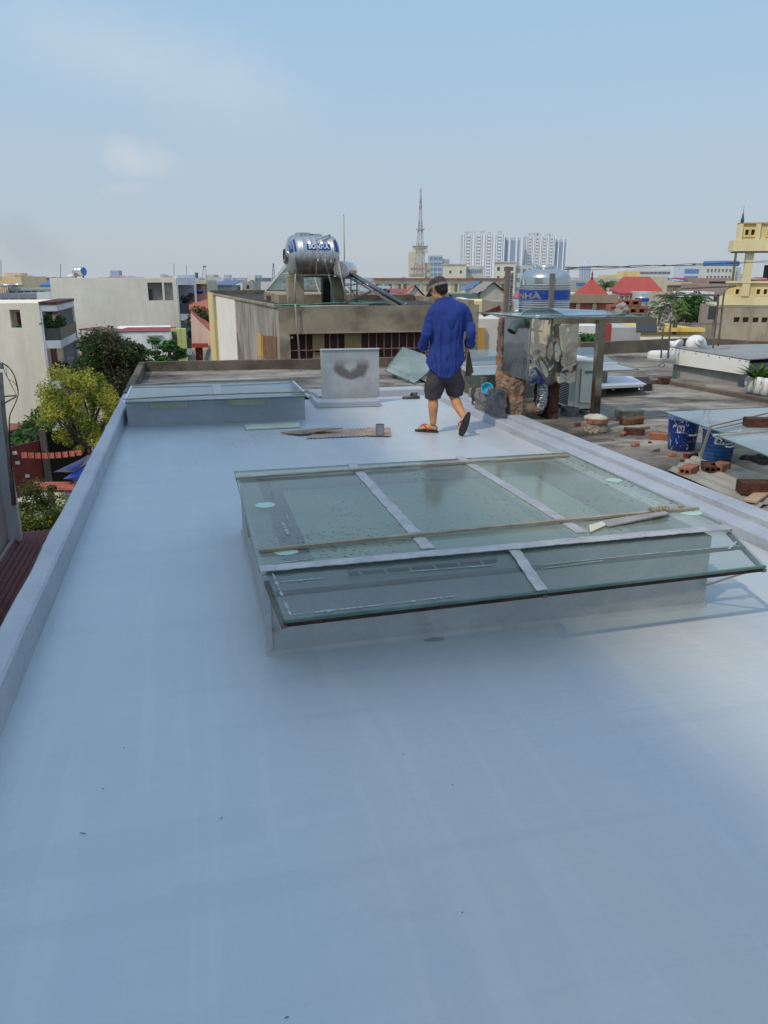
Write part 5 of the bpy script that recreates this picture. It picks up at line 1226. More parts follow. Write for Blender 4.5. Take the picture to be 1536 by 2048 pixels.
# --- solar water heater
def solar():
    y = 18.3; c = aty(687,540,y); t = T('solar_heater', 'solar water heater with silver drum and slanting dark vacuum tubes', 'solar heater', (c.x, c.y, RZ))
    ax = V((.34,1,0)).normalized(); rz = math.atan2(ax.y, ax.x)
    M = Matrix.Translation(c) @ Matrix.Rotation(rz,4,'Z') @ Matrix.Rotation(PI/2,4,'Y')
    R0 = .195
    MB().lathe([(.001,-.30),(.135,-.30),(.14,-.315),(R0-.01,-.31),(R0,-.29),(R0,1.05),(.001,1.05)], (0,0,0), 40, M).build('drum', pm('drum_stainless', S(206,204,200), S(184,182,178), 3, .14, .06, 12, 1.0), t, smooth=True, auto=50)
    mb = MB()
    for a in (0, PI/2, PI/4+.2): mb.bar(M @ V((.13*math.cos(a),.13*math.sin(a),-.318)), M @ V((-.13*math.cos(a),-.13*math.sin(a),-.318)), .018, .008)
    mb.build('end_spokes', STEEL, t)
    # tubes: from the drum down to the manifold at lower right
    a0 = aty(700,549,y); b0 = aty(806,611,17.75); off = V((ax.x,ax.y,0))
    TB = pm('dark_vacuum_tube', S(74,76,82), S(56,58,64), 3, .16, .0, 30, .0, spec=.6)
    for k in range(12):
        o = off*(.082*k); MB().tube([a0+o, b0+o], .029, 12).build('vacuum_tube', TB, t, smooth=True)
    FRM = pm('bare_aluminium', S(172,166,154), S(140,134,124), 4, .4, .1, 40, .6)
    MB().bar(b0+V((-.04,-.1,-.01)), b0+off*1.25, .07, .05).build('tube_foot', STEEL, t)
    mb = MB()
    for o in (V((0,0,0)), off*1.15):
        mb.bar(a0+o+V((-.02,-.03,-.07)), b0+o+V((-.03,0,-.06)), .045); top = a0.lerp(b0,.42)+o+V((0,0,-.06)); mb.bar(top, V((c.x+o.x-.05, c.y+o.y, RZ+.05)), .026)
        mb.bar(a0+o+V((.02,0,-.06)), V((a0.x+o.x+.02, a0.y+o.y, RZ)), .026); mb.bar(a0.lerp(b0,.2)+o+V((0,0,-.06)), V((a0.x+o.x-.12,a0.y+o.y,RZ+.45)), .024)
        mb.bar(top, b0+o+V((-.1,0,-.09)), .022)
    mb.build('frame', FRM, t)
    MB().tube([aty(678,527,y-.35),aty(684,560,y-.35),aty(697,612,y-.4)], .018, 8).build('strut_pipe', PVCP, t, smooth=True)
solar()
# --- glass pyramid roof-light
t = T('glass_rooflight', 'pyramid glass rooflight on the concrete house behind the horizontal tank', 'rooflight', aty(620,600,21))
y0, y1 = 20.2, 24.0; A = aty(531,594,y1); B = aty(704,594,y0); zb = RZ+.22; A.z = B.z = zb; C2 = V((B.x,y1,zb)); D2 = V((A.x,y1,zb)); zr = aty(575,515,22).z+.12
r0 = V((A.x+.7, 21.6, zr)); r1 = V((B.x-.8, 21.6, zr)); r2 = V((B.x-.8,22.6,zr)); r3 = V((A.x+.7,22.6,zr))
MB().add([A,B,r1,r0],[(0,1,2,3)]).build('front_glass', GLASS2, t); MB().add([D2,A,r0,r3],[(0,1,2,3)]).build('side_glass', GLASS3, t); MB().add([B,C2,r2,r1],[(0,1,2,3)]).build('side_glass', GLASS2, t); MB().add([C2,D2,r3,r2],[(0,1,2,3)]).build('rear_glass', GLASS2, t)
mb = MB()
for a, b in ((A,r0),(B,r1),(C2,r2),(D2,r3),(r0,r1),(r1,r2),(r2,r3),(r3,r0),(A,B),(A,D2),(A.lerp(B,.33),r0.lerp(r1,.33)),(A.lerp(B,.66),r0.lerp(r1,.66)),(A.lerp(r0,.5),B.lerp(r1,.5))): mb.bar(a, b, .035)
mb.build('glazing_bar', pm('pale_glazing_bar', S(206,210,206), S(180,186,184), 4, .5), t)
MB().box(A.x-.04,B.x+.04,y0-.04,y1+.04,RZ-.01,zb-.004).build('kerb', CONCB, t)
# ================================================================ ground, street level, left side
GZ = -15.0
gm = pm('city_ground', S(142,144,142), S(134,137,136), .01, .95, 0, 1)
tag(MB().add([(-9000,-400,GZ),(9000,-400,GZ),(9000,16000,GZ),(-9000,16000,GZ)],[(0,1,2,3)]).build('ground', gm), kind='structure')
tag(MB().add([(-9.5,-30,GZ+.01),(-2.5,-30,GZ+.01),(-2.5,70,GZ+.01),(-9.5,70,GZ+.01)],[(0,1,2,3)]).build('street', pm('alley_asphalt', S(84,82,80), S(62,61,60), .4, .95, .3, 20)), kind='structure')
CAMX = lambda p: V((p.x, p.y, 0))
def block(t, A, B, dep, z0, z1, mat, ops=(), rec=.25, nm='wall', back=True):
    """four walls and top; A->B is the front seen by us (xy), depth goes left of A->B"""
    A = V((A[0],A[1],0)); B = V((B[0],B[1],0)); d = (B-A).normalized(); n = V((-d.y,d.x,0))*dep
    mb = MB(); mb.wall(A[:2],B[:2],z0,z1,list(ops),rec); mb.wall(B[:2],(B+n)[:2],z0,z1,[]); mb.wall((B+n)[:2],(A+n)[:2],z0,z1,[]); mb.wall((A+n)[:2],A[:2],z0,z1,[])
    mb.add([V((p.x,p.y,z1)) for p in (A,B,B+n,A+n)],[(0,1,2,3)])
    o = mb.build(nm, mat, t); return A, d, n.normalized(), o
GLZ = pm('dark_window_glass', S(58,66,72), S(40,46,52), 2, .12, .02, 8, spec=.8)
GLB = pm('blue_window_glass', S(112,146,184), S(84,116,156), .8, .12, .02, 8, spec=.8)
def pane(t, A, d, n, u0, u1, z0, z1, off, mat=None, nm='window', frame=None):
    P = lambda u, z, o: V((A.x,A.y,0))+d*u+n*o+V((0,0,z)); mb = MB()
    mb.add([P(u0,z0,off),P(u1,z0,off),P(u1,z1,off),P(u0,z1,off)],[(0,1,2,3)]); w_ = mb.build(nm, mat or GLZ, t)
    if frame:
        f = MB()
        for a, b in (((u0,z0),(u1,z0)),((u0,z1),(u1,z1)),((u0,z0),(u0,z1)),((u1,z0),(u1,z1)),(((u0+u1)/2,z0),((u0+u1)/2,z1))): f.bar(P(*a,off-.03), P(*b,off-.03), .06)
        f.build('window_frame', frame, w_)
    return w_
DRED = pm('dark_red_door', S(112,44,44), S(90,34,36), 2, .6)
GREYB = pm('balcony_grey_white', S(206,208,212), S(182,186,192), .8, .8, .1, 10)
# --- cream four storey house at far left
def cream_house():
    K = atd(77,606,56); K = V((K.x,K.y,0)); zt = atd(77,606,56).z; W = 16
    t = T('cream_house', 'cream four storey house with planted balconies at far left of picture', 'house', (K.x-4,K.y,GZ))
    A = V((K.x-W,K.y,0)); cr = wallm(252,238,212)
    wl, wr = atd(20,620,56).x, atd(48,655,56).x; za, zb = atd(30,655,56).z, atd(30,619,56).z
    u0, u1 = atd(21,620,56).x-A.x, atd(46,655,56).x-A.x
    block(t, A, K, 9.5, GZ, zt, cr, [(u0,u1,za,zb)], .8)
    pane(t, A, V((1,0,0)), V((0,1,0)), u0, u1, za, zb, .78, wallm(196,194,184), 'recess_back'); pane(t, A, V((1,0,0)), V((0,1,0)), u0+.30, u0+.62, za+.25, zb-.2, .74, DRED, 'shutter')
    # balcony tower along the right side (depth direction y)
    bx0, bx1 = K.x+.02, K.x+.02; y0 = K.y+.05; y1 = K.y+9.0; out = 1.75
    zs = [zt-.02]+[zt-2.6-2.85*i for i in range(5)]
    B1 = atd(125,606,64); xo = K.x+1.15
    for i, z in enumerate(zs[:5]):
        MB().box(K.x,xo,y0,y1,z-.55,z if i else z-.12).build('balcony_slab', GREYB, t)
        if i: 
            MB().box(xo-.05,xo,y0+.2,y1-.2,z,z+.85).build('balcony_railing', pm('smoky_railing', S(74,76,72), S(56,58,56), 2, .5), t)
            MB().box(K.x,xo-.05,y0+.05,y0+.09,z,z+.85).build('balcony_railing', MC['smoky_railing'], t)
    MB().box(K.x-.02,xo+.06,y0-.04,y1+.05,zt-.12,zt+.08).build('roof_edge', pm('maroon_edge', S(96,58,54), S(76,46,44), 2, .8), t)
    MB().box(xo-.12,xo,y1-.5,y1,GZ,zt-.5).build('balcony_pier', GREYB, t); MB().box(K.x,xo,y1-.12,y1,GZ,zt-.5).build('end_wall', GREYB, t)
    MB().box(K.x+.0,K.x+.14,y0-.03,y0+.5,GZ,zt-.5).build('balcony_pier', GREYB, t)
    for i, z in enumerate(zs[1:5]):
        MB().box(K.x,K.x+.03,y0+2.4,y0+5,z,z+2.3).build('balcony_door', DRED if i else pm('green_curtain', S(62,96,62), S(44,72,46), 1, .8), t)
    MB().box(xo-.8,xo-.1,y1-1.5,y1-1.0,zs[2]+.3,zs[2]+.9).build('condenser', plain('white_condenser', S(206,206,204)), t)
    return K, zt, xo, y0, y1, zs
K_, zt_, xo_, yb0, yb1, zs_ = cream_house()
def leaves(c, rad, n, size, name, label, mat, cat='plant', clumps=0, seed=0, flat=1.0, origin=None):
    rr = random.Random(seed); mb = MB()
    cen = [V((0,0,0))] if not clumps else [V((rr.gauss(0,.42),rr.gauss(0,.42),rr.gauss(0,.40))) for _ in range(clumps)]
    for i in range(n):
        k = rr.choice(cen); p = k + V((rr.gauss(0,1),rr.gauss(0,1),rr.gauss(0,1))).normalized()*(rr.random()**.4)*(.5 if clumps else 1.0)
        p = V((p.x*rad[0],p.y*rad[1],p.z*rad[2])) + V(c)
        a = V((rr.gauss(0,1),rr.gauss(0,1),rr.gauss(0,.6))).normalized(); b = a.cross(V((rr.gauss(0,1),rr.gauss(0,1),rr.gauss(0,1)))).normalized(); s_ = size*rr.uniform(.6,1.3)
        mb.add([p-a*s_, p-b*s_*.45, p+a*s_, p+b*s_*.45],[(0,1,2,3)])
    return mb
G1 = leafm('balcony_leaf', S(65,100,51), S(93,131,65), S(126,157,81))
def plant(c, rad, n, size, label, seed, mat=G1, name='balcony_plant'):
    mb = leaves(c, rad, n, size, name, label, mat, clumps=6, seed=seed); mb.tube([V(c)-V((0,0,rad[2]*1.1)), V(c)+V((.05,0,0))], [.05,.02], 6)
    return tag(mb.build(name, mat, origin=c), label, 'plant')
plant((xo_-.7,yb0+1.6,zs_[1]+1.2),(.9,1.6,1.0),2600,.09,'bushy green plant spilling over top balcony of cream house',1)
plant((xo_-.1,yb0+3.0,zs_[2]+.7),(.7,2.4,.9),2000,.08,'trailing green plants on the second balcony of cream house',2)
plant((atd(39,648,56).x,K_.y+.35,atd(39,650,56).z),(.45,.3,.35),400,.07,'small green plant on the sill of cream house window recess',3)
# --- white building behind
def white_building():
    D = 72; A = atd(104,556,D); B = atd(352,556,D); zt = A.z; t = T('white_building', 'broad plain white building with two open window holes and side balconies', 'building', ((A.x+B.x)/2, (A.y+B.y)/2, GZ))
    A = V((A.x,B.y,0)); B = V((B.x,B.y,0)); W = wallm(242,234,216)
    A = V((atd(104,556,D).x-1.2, B.y, 0))
    y = B.y; A.x = aty(104,600,y).x
    def U(px): return aty(px,585,y).x-A.x
    Z = lambda py: aty(320,py,y).z
    ops = [(U(296),U(325),Z(601),Z(565)),(U(329),U(346),Z(601),Z(565))]
    zt = aty(230,556,y).z
    mb = MB(); mb.wall(A[:2],B[:2],GZ,zt,ops,.5); mb.wall((A.x,y+14),A[:2],GZ,zt,[]); mb.wall((B.x,y+14),(A.x,y+14),GZ,zt,[]); mb.add([(A.x,y,zt),(B.x,y,zt),(B.x,y+14,zt),(A.x,y+14,zt)],[(0,1,2,3)])
    mb.build('wall', W, t)
    pane(t, A, V((1,0,0)), V((0,1,0)), *ops[0], .49, pm('shaded_room_grey', S(128,130,130), S(104,106,106), 1, .9), 'window'); 
    pane(t, A, V((1,0,0)), V((0,1,0)), ops[1][0], ops[1][1], ops[1][2], ops[1][3], .49, pm('pale_room', S(176,178,172), S(140,146,136), 1, .9), 'window')
    MB().box(A.x+ops[0][0]+.05,A.x+ops[0][0]+.35,y+.40,y+.45,ops[0][2],ops[0][3]-.6).build('door_leaf', plain('dark_leaf', S(70,66,64)), t)
    GB = pm('cool_grey_balcony', S(186,196,206), S(160,170,182), .8, .8, .1, 10)
    o2 = 1.7
    for i in range(5):
        z = zt-3.1*i
        MB().box(B.x,B.x+o2,y+.02,y+10,z-.6,z-.02).build('balcony_slab', GB, t)
        if i: MB().box(B.x+.12,B.x+o2-.1,y+.06,y+.1,z,z+.9).build('balcony_railing', plain('dark_blue_rail', S(54,60,72)), t)
    MB().box(B.x+.002,B.x+.12,y,y+.5,GZ,zt-.6).build('balcony_pier', GB, t); MB().box(B.x+o2-.18,B.x+o2,y+.01,y+.5,GZ,zt-.6).build('balcony_pier', GB, t); MB().box(B.x,B.x+o2,y+10,y+10.2,GZ,zt-.6).build('end_wall', GB, t)
    MB().box(B.x+.1,B.x+o2,y+2,y+9,zt+.0,zt+.25).build('stair_head', GB, t)
    plant((B.x+.8,y+1.0,zt-3.1+1.1),(.7,.6,.7),900,.08,'dark potted shrub on the upper side balcony of white building',5,leafm('dark_leaf_g', S(51,70,48), S(65,86,55), S(81,103,67)))
    plant((B.x+1.0,y+1.0,zt-6.2+.9),(.7,.6,.7),900,.08,'round dark shrub on the lower side balcony of white building',6,bpy.data.materials['dark_leaf_g'])
    return y, zt
yW, zW = white_building()
def small_tank(px, py, y, r, L, rz, label, vertical=False, group=None, band=False):
    c = aty(px, py, y); t = T('water_tank', label, 'water tank', c, group); M = Matrix.Rotation(rz,4,'Z') @ (Matrix() if vertical else Matrix.Rotation(PI/2,4,'Y'))
    MB().lathe([(.001,-L/2-r*.25),(r*.6,-L/2-r*.2),(r,-L/2),(r,-L*.2),(r*1.03,-L*.18),(r,-L*.16),(r,L*.16),(r*1.03,L*.18),(r,L*.2),(r,L/2),(r*.6,L/2+r*.2),(.001,L/2+r*.25)], c, 24, M).build('shell', pm('far_stainless', S(214,214,210), S(196,196,192), 2, .3, .04, 20, .85), t, smooth=True, auto=50)
    if band: MB().lathe([(r*1.035,-L*.14),(r*1.035,L*.14)], c, 24, M).build('blue_band', plain('band_blue', S(46,86,160)), t, smooth=True)
    mb = MB()
    for s in (-1,1): 
        for q in (-1,1): mb.bar(c+V((s*L*.35 if not vertical else s*r*.7, q*r*.7, -r*.3 if not vertical else -L*.5)), c+V((s*L*.35 if not vertical else s*r*.7, q*r*.7, -r*1.35 if not vertical else -L*.5-r*.9)), .08)
    mb.build('stand', plain('tank_stand', S(120,116,110)), t); return t, c, M
t_, c_, M_ = small_tank(158,543,yW+5,.42,.95,-.55,'small stainless tank with blue end cap on roof of white building')
MB().lathe([(.001,.62),(.3,.615),(.36,.58)], c_, 24, M_).build('end_cap', plain('cap_blue', S(46,110,180)), t_, smooth=True)
tag(MB().ell(aty(143,552,yW+5), .35,.3,.16).build('satellite_dish', plain('dish_white', S(226,226,222)), smooth=True), 'low white dish lying on the roof beside the blue capped tank', 'dish')
# --- small white house with red roof and awning frame below
def small_white():
    y = 60.0; A = aty(224,690,y); B = aty(340,690,y); zt = aty(300,664,y).z; t = T('white_house', 'small white house with sloping red sheet roof and one barred window', 'house', (A.x, y, GZ))
    u0 = aty(303,690,y).x-A.x; u1 = aty(320,690,y).x-A.x; za, zb = aty(300,700,y).z, aty(300,676,y).z
    block(t, (A.x,y), (B.x,y), 8, GZ, zt, wallm(246,244,236), [(u0,u1,za,zb)], .12)
    w_ = pane(t, V((A.x,y,0)), V((1,0,0)), V((0,1,0)), u0, u1, za, zb, .1, GLZ)
    f = MB()
    for k in range(5): f.bar((A.x+u0+(u1-u0)*k/4,y+.05,za),(A.x+u0+(u1-u0)*k/4,y+.05,zb),.06)
    for k in range(4): f.bar((A.x+u0,y+.05,za+(zb-za)*k/3),(A.x+u1,y+.05,za+(zb-za)*k/3),.06)
    f.build('window_bars', plain('white_bars', S(226,226,222)), w_)
    MB().box(A.x+u0-.25,A.x+u1+.25,y-.35,y-.01,zb+.12,zb+.2).build('window_hood', plain('grey_hood', S(160,160,156)), t)
    RS = pm('faded_red_sheet', S(152,72,68), S(124,58,56), 1, .7, .2, 12)
    p = [aty(222,665,y-.05), aty(343,663,y-.05), aty(352,655,y+5), aty(255,656,y+5)]
    MB().prism(p, (0,0,.05)).build('roof', RS, t)
    YL = wallm(206,204,116)
    for a, b in ((355,361),(364,373)):
        x0, x1 = aty(a,680,y-.2).x, aty(b,680,y-.2).x; MB().box(x0,x1,y-.5,y+.3,GZ,aty(365,657,y).z).build('yellow_green_pillar', YL, t)
    MB().box(aty(343,680,y).x,aty(373,680,y).x,y-.3,y+.2,aty(360,662,y).z,aty(360,657.5,y).z).build('yellow_green_beam', YL, t)
    MB().box(aty(344,680,y).x,aty(360,680,y).x,y+.5,y+.7,GZ,aty(360,660,y).z).build('gate_infill', pm('grey_stone', S(150,148,140), S(120,118,112), 1, .9), t)
    MB().bar(aty(340,664,y-.1),aty(346,712,y-.1),.14).build('down_pipe', plain('white_pipe', S(230,230,226)), t)
    a = T('sheet_awning', 'rusty flat sheet awning on thin poles before the white building', 'awning', (A.x-2, y+1, GZ))
    q = [aty(158,660,y-1), aty(233,667,y-1.5), aty(255,661,y+4), aty(200,655,y+4)]; MB().prism(q, (0,0,.08)).build('sheet', pm('rust_brown_sheet', S(122,84,76), S(96,66,62), 1.2, .8, .2, 8, stain=[(S(196,174,150), 1.2, .60, .72)]), a)
    for p in (q[0], q[0].lerp(q[1],.5), q[1]): MB().bar(p+V((.1,.1,0)), V((p.x+.1,p.y+.1,GZ)), .07).build('pole', plain('awning_pole', S(96,88,84)), a)
    MB().bar(q[0]+V((.1,.1,-.9)), q[1]+V((.1,.1,-.9)), .05).build('tie_rail', plain('awning_pole2', S(96,88,84)), a)
small_white()
# --- trees
def tree(name, label, base, top, crown, nclump, nleaf, lsize, mats, seed, trunk=.14, bark=None, lean=(0,0), group=None):
    rr = random.Random(seed); base = V(base); t = T(name, label, 'tree', base, group)
    bark = bark or pm('grey_brown_bark', S(96,84,72), S(70,62,54), 6, .95, .8, 20)
    c = V(top); rx, ry, rz = crown; tips = []
    mb = MB(); fork = base.lerp(c, .55); fork.z = c.z - rz*.9
    mb.tube(spline([base, base.lerp(fork,.5)+V((.1,.05,0)), fork], 5), [trunk*(1-.05*i) for i in range(11)], 8)
    for k in range(nclump):
        while True:
            p = V((rr.uniform(-1,1),rr.uniform(-1,1),rr.uniform(-1,1)))
            if .25 < p.length < 1: break
        p = V((p.x*rx,p.y*ry,p.z*rz))+c; tips.append(p)
        if k < 26: mb.tube(spline([fork, fork.lerp(p,.5)+V((rr.gauss(0,.12)*rx,rr.gauss(0,.12)*ry,.1*rz)), p], 4), [trunk*.55*(1-.1*i)+.006 for i in range(9)], 6)
    mb.build('trunk', bark, t, smooth=True)
    for gi, m in enumerate(mats):
        lv = MB(); mine = tips[gi::len(mats)]
        for p in mine:
            r = rr.uniform(.12,.34)
            for i in range(nleaf//nclump):
                q = V((rr.gauss(0,1),rr.gauss(0,1),rr.gauss(0,.8))); q = q.normalized()*(rr.random()**.5); pp = p+V((q.x*rx*r,q.y*ry*r,q.z*rz*r*.9))
                a = V((rr.gauss(0,1),rr.gauss(0,1),rr.gauss(-.2,.5))).normalized(); b = a.cross(V((rr.gauss(0,1),rr.gauss(0,1),rr.gauss(.6,1)))).normalized(); s_ = lsize*rr.uniform(.55,1.25)
                lv.add([pp-a*s_, pp-b*s_*.5, pp+a*s_, pp+b*s_*.5],[(0,1,2,3)])
        lv.build('crown', m, t)
    return t
YG = leafm('yellow_green_leaf', S(168,174,70), S(206,202,86), S(230,222,118)); YG2 = leafm('olive_leaf', S(120,142,60), S(154,166,72), S(186,190,94))
DG = leafm('dark_green_leaf', S(66,88,50), S(84,106,56), S(108,126,70)); DG2 = leafm('brown_green_leaf', S(77,79,55), S(86,88,58), S(112,103,72))
MG = leafm('mid_green_leaf', S(77,119,63), S(100,147,74), S(133,173,96)); LG = leafm('lower_green_leaf', S(72,88,44), S(103,117,53), S(145,147,67))
p = atd(224,738,48); tree('broadleaf_tree', 'large dark green broadleaf tree before the white building', (p.x,p.y,GZ), p, (2.3,2.4,2.3), 120, 26000, .11, [DG,DG,DG2], 21, .22)
p2 = atd(255,765,46); tree('broadleaf_tree', 'dark lower tree squeezed against the left parapet below white house', (p2.x,p2.y,GZ), p2, (1.7,1.6,2.6), 70, 14000, .11, [DG,DG2], 31, .16)
p = atd(328,708,52); tree('leafy_tree', 'small bright green tree before the barred window of small white house', (p.x,p.y,GZ), p, (1.55,1.2,.95), 26, 3600, .13, [MG], 22, .10)
p = atd(168,815,29); tree('blossoming_tree', 'yellow green tree with airy crown rising beside the painted parapet', (p.x,p.y,GZ), p, (1.45,1.4,1.75), 64, 24000, .05, [YG,YG,YG2], 23, .11)
p = atd(84,1045,19.5); tree('leafy_tree', 'green bushy tree top low between grey wall and parapet', (p.x,p.y,GZ), p, (.95,.95,1.05), 90, 26000, .036, [LG,LG,YG2], 24, .07)
# --- ivy slope, red gate, lanterns, tarps
def surf(pts, n, size, jit, mat, name, label, cat, seed):
    rr = random.Random(seed); mb = MB(); a, b, c, d = [V(p) for p in pts]
    for i in range(n):
        u, v = rr.random(), rr.random(); p = a.lerp(b,u).lerp(d.lerp(c,u),v)+V((rr.gauss(0,jit),rr.gauss(0,jit),abs(rr.gauss(0,jit*1.4))))
        e = V((rr.gauss(0,1),rr.gauss(0,1),rr.gauss(0,.6))).normalized(); f = e.cross(V((rr.gauss(0,1),rr.gauss(0,1),rr.gauss(.5,1)))).normalized(); s_ = size*rr.uniform(.6,1.3)
        mb.add([p-e*s_,p-f*s_*.6,p+e*s_,p+f*s_*.6],[(0,1,2,3)])
    return mb
iv = [atd(24,893,30),atd(60,905,29),atd(140,812,44),atd(112,800,46)]
t = T('ivy_roof', 'dark green ivy covered sloping lean-to roof beside cream house', 'ivy', iv[0])
MB().prism(iv, (0,0,-.1)).build('sheet_roof', pm('ivy_base', S(74,72,58), S(55,55,46), 2, .95), t); surf(iv, 7000, .10, .16, DG, '', '', '', 5).build('ivy_leaves', leafm('ivy_leaf', S(58,84,44), S(77,110,53), S(110,140,70)), t)
t = T('tiled_lean_to', 'faded brick red tiled lean-to roof at foot of cream house', 'roof', atd(50,855,42))
MB().prism([atd(20,850,43),atd(62,850,44),atd(58,862,40),atd(18,864,39)], (0,0,.1)).build('tiles', pm('old_red_tiles', S(150,92,78), S(122,74,64), 2, .9, .4, 10), t); MB().prism([atd(18,864,39.2),atd(58,862,40.2),atd(58,885,40.2),atd(18,885,39.2)], (0,.1,0)).build('fascia', plain('dark_fascia', S(58,50,46)), t)
yg = 31.0
A = atd(14,930,27); B = atd(88,930,28.5); 
t = T('metal_gate', 'dark red sheet metal gate with white stickers under the lantern string', 'gate', (A.x,A.y,GZ)); za = atd(60,1000,27).z; zb = atd(60,897,27).z
d_ = (V((B.x,B.y,0))-V((A.x,A.y,0))); MB().prism([V((A.x,A.y,za)),V((B.x,B.y,za)),V((B.x,B.y,zb)),V((A.x,A.y,zb))], (0,.08,0)).build('leaf', DRED, t)
for u, z in ((.2,.85),(.24,.65),(.45,.35)): q = V((A.x,A.y,0)).lerp(V((B.x,B.y,0)),u); MB().box(q.x-.13,q.x+.13,q.y-.02,q.y-.005,za+(zb-za)*z,za+(zb-za)*z+.12).build('sticker', plain('sticker_white', S(214,210,206)), t)
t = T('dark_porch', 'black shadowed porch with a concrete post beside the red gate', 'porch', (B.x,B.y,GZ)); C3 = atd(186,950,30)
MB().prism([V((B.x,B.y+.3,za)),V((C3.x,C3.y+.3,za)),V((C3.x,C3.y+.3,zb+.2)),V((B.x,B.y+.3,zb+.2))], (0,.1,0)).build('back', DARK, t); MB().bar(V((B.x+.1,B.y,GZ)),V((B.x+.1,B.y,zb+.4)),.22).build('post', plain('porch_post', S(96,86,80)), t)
MB().prism([atd(85,884,29),atd(140,876,31),atd(140,870,33),atd(88,878,32)], (0,0,.06)).build('pale_roof', pm('pale_green_sheet', S(150,176,160), S(120,146,132), 1, .6), t)
ls = T('lantern_string', 'string of small orange red paper flags across the dark porch', 'flag string', atd(40,900,26.5))
pts = [atd(34+ (170-34)*u, 903-6*u+5*math.sin(PI*u), 26.6+1.4*u) for u in [i/20 for i in range(21)]]
MB().tube(pts, .008, 5).build('cord', plain('black_cord', S(40,38,36)), ls)
for i in range(2,20,2):
    p = pts[i]; MB().box(p.x-.09,p.x+.09,p.y-.008,p.y+.008,p.z-.22,p.z-.01).build('paper_flag', plain('flag_orange', S(206,112,90), .8), ls)
TP = pm('grey_tarp', S(200,204,212), S(176,182,192), 1.4, .6, .3, 6); TB2 = pm('blue_tarp', S(96,118,206), S(80,100,184), 1.4, .5, .3, 6)
def tarp(px, mat, label):
    P = [atd(*q) for q in px]; mb = MB(); n = 10; g = [[P[0].lerp(P[1],i/n).lerp(P[3].lerp(P[2],i/n),j/n)-V((0,0,.35*math.sin(PI*i/n)*math.sin(PI*j/n))) for i in range(n+1)] for j in range(n+1)]
    vs = [p for r in g for p in r]; mb.add(vs, [(j*(n+1)+i,j*(n+1)+i+1,(j+1)*(n+1)+i+1,(j+1)*(n+1)+i) for j in range(n) for i in range(n)]); tag(mb.build('tarpaulin', mat, smooth=True), label, 'tarpaulin')
tarp([(105,945,25),(190,905,28),(198,895,30),(130,940,28)], TP, 'grey tarpaulin stretched below the parapet at left')
tarp([(126,958,24),(172,952,25),(190,915,28),(145,945,27)], TB2, 'bright blue tarpaulin edge beside the grey one below the parapet')
tag(MB().prism([atd(60,985,22),atd(150,985,23),atd(148,968,25),atd(70,968,25)], (0,0,.08)).build('tiled_roof', pm('red_tile_low', S(178,92,72), S(146,74,60), 3, .9, .4, 12)), 'low red tiled roof showing behind the bushy tree top', 'roof')
tag(MB().prism([atd(212,838,40),atd(236,838,40),atd(240,822,44),atd(216,824,44)], (0,0,.1)).build('tiled_roof', MC['red_tile_low']), 'scrap of red tiled roof between yellow tree and parapet', 'roof')
# --- grey neighbour wall at the left edge, maroon sheet roof, pipe with wires
D1 = 13.0
t = T('grey_house', 'tall narrow grey rendered house wall cut by the left picture edge', 'house', (-6,10,GZ))
A = atd(8,870,16); Bz = 3.0
P0 = atd(46,1092,12.0); x0 = P0.x; 
xw = atd(14,800,18).x
c1 = atd(44,1092,11.6); 
ztop = atd(4,735,11.6).z
mb = MB(); nx = c1.x; ny = c1.y
mb.box(nx-6,nx,ny,ny+.16,GZ,ztop); mb.build('pale_edge', wallm(214,212,208), t)
MB().box(nx-6.2,nx-.18,ny-9,ny-.003,GZ,ztop+.0).build('wall', pm('shaded_grey_render', S(190,188,184), S(170,168,164), .6, .9, .2, 10), t)
MR = pm('maroon_sheet_roof', S(112,56,54), S(92,46,46), .8, .6, .1, 8)
r = T('sheet_roof', 'maroon corrugated sheet roof low between grey house and parapet', 'roof', atd(20,1180,9))
z9 = atd(60,1092,11.4).z
mb = MB(); xL = nx-.2; xR = -1.0
k = 24
for i in range(k):
    a = xL+(xR-xL)*i/k; b = xL+(xR-xL)*(i+1)/k; mb.prism([(a,-3,z9),(a,ny+.5,z9),((a+b)/2,ny+.5,z9+.035),((a+b)/2,-3,z9+.035)], (0,0,-.01)); mb.prism([((a+b)/2,-3,z9+.035),((a+b)/2,ny+.5,z9+.035),(b,ny+.5,z9),(b,-3,z9)], (0,0,-.01))
mb.build('sheeting', MR, r); MB().box(xL,xR,-3,ny+.45,z9-.6,z9-.02).build('frame', plain('maroon_frame', S(84,44,42)), r)
MB().bar((xL+.1,-3,z9+.06),(xL+.1,ny+.4,z9+.06),.05).build('flashing', plain('pale_flashing', S(170,160,156)), r)
t = T('service_mast', 'rusty steel mast with insulator and looping black wires at left edge', 'utility mast', atd(12,880,11.4))
D2 = 11.3
MB().tube([atd(1,745,D2),atd(8,830,D2),atd(17,900,D2),atd(28,1010,D2)], [.03,.03,.034,.034], 8).build('mast', pm('rusty_mast', S(164,152,140), S(120,110,100), 6, .8), t, smooth=True)
MB().lathe([(.02,0),(.045,.01),(.03,.04),(.045,.05),(.03,.08),(.04,.09),(.01,.11)], atd(3,738,D2), 14).build('insulator', plain('cream_insulator', S(214,204,188)), t, smooth=True)
for y in (793,808): MB().bar(atd(6,y,D2), atd(33,y-2 if y < 800 else 793,D2), .02).build('bracket', MC['rusty_mast'], t)
BW = plain('black_wire', S(34,32,32), .7)
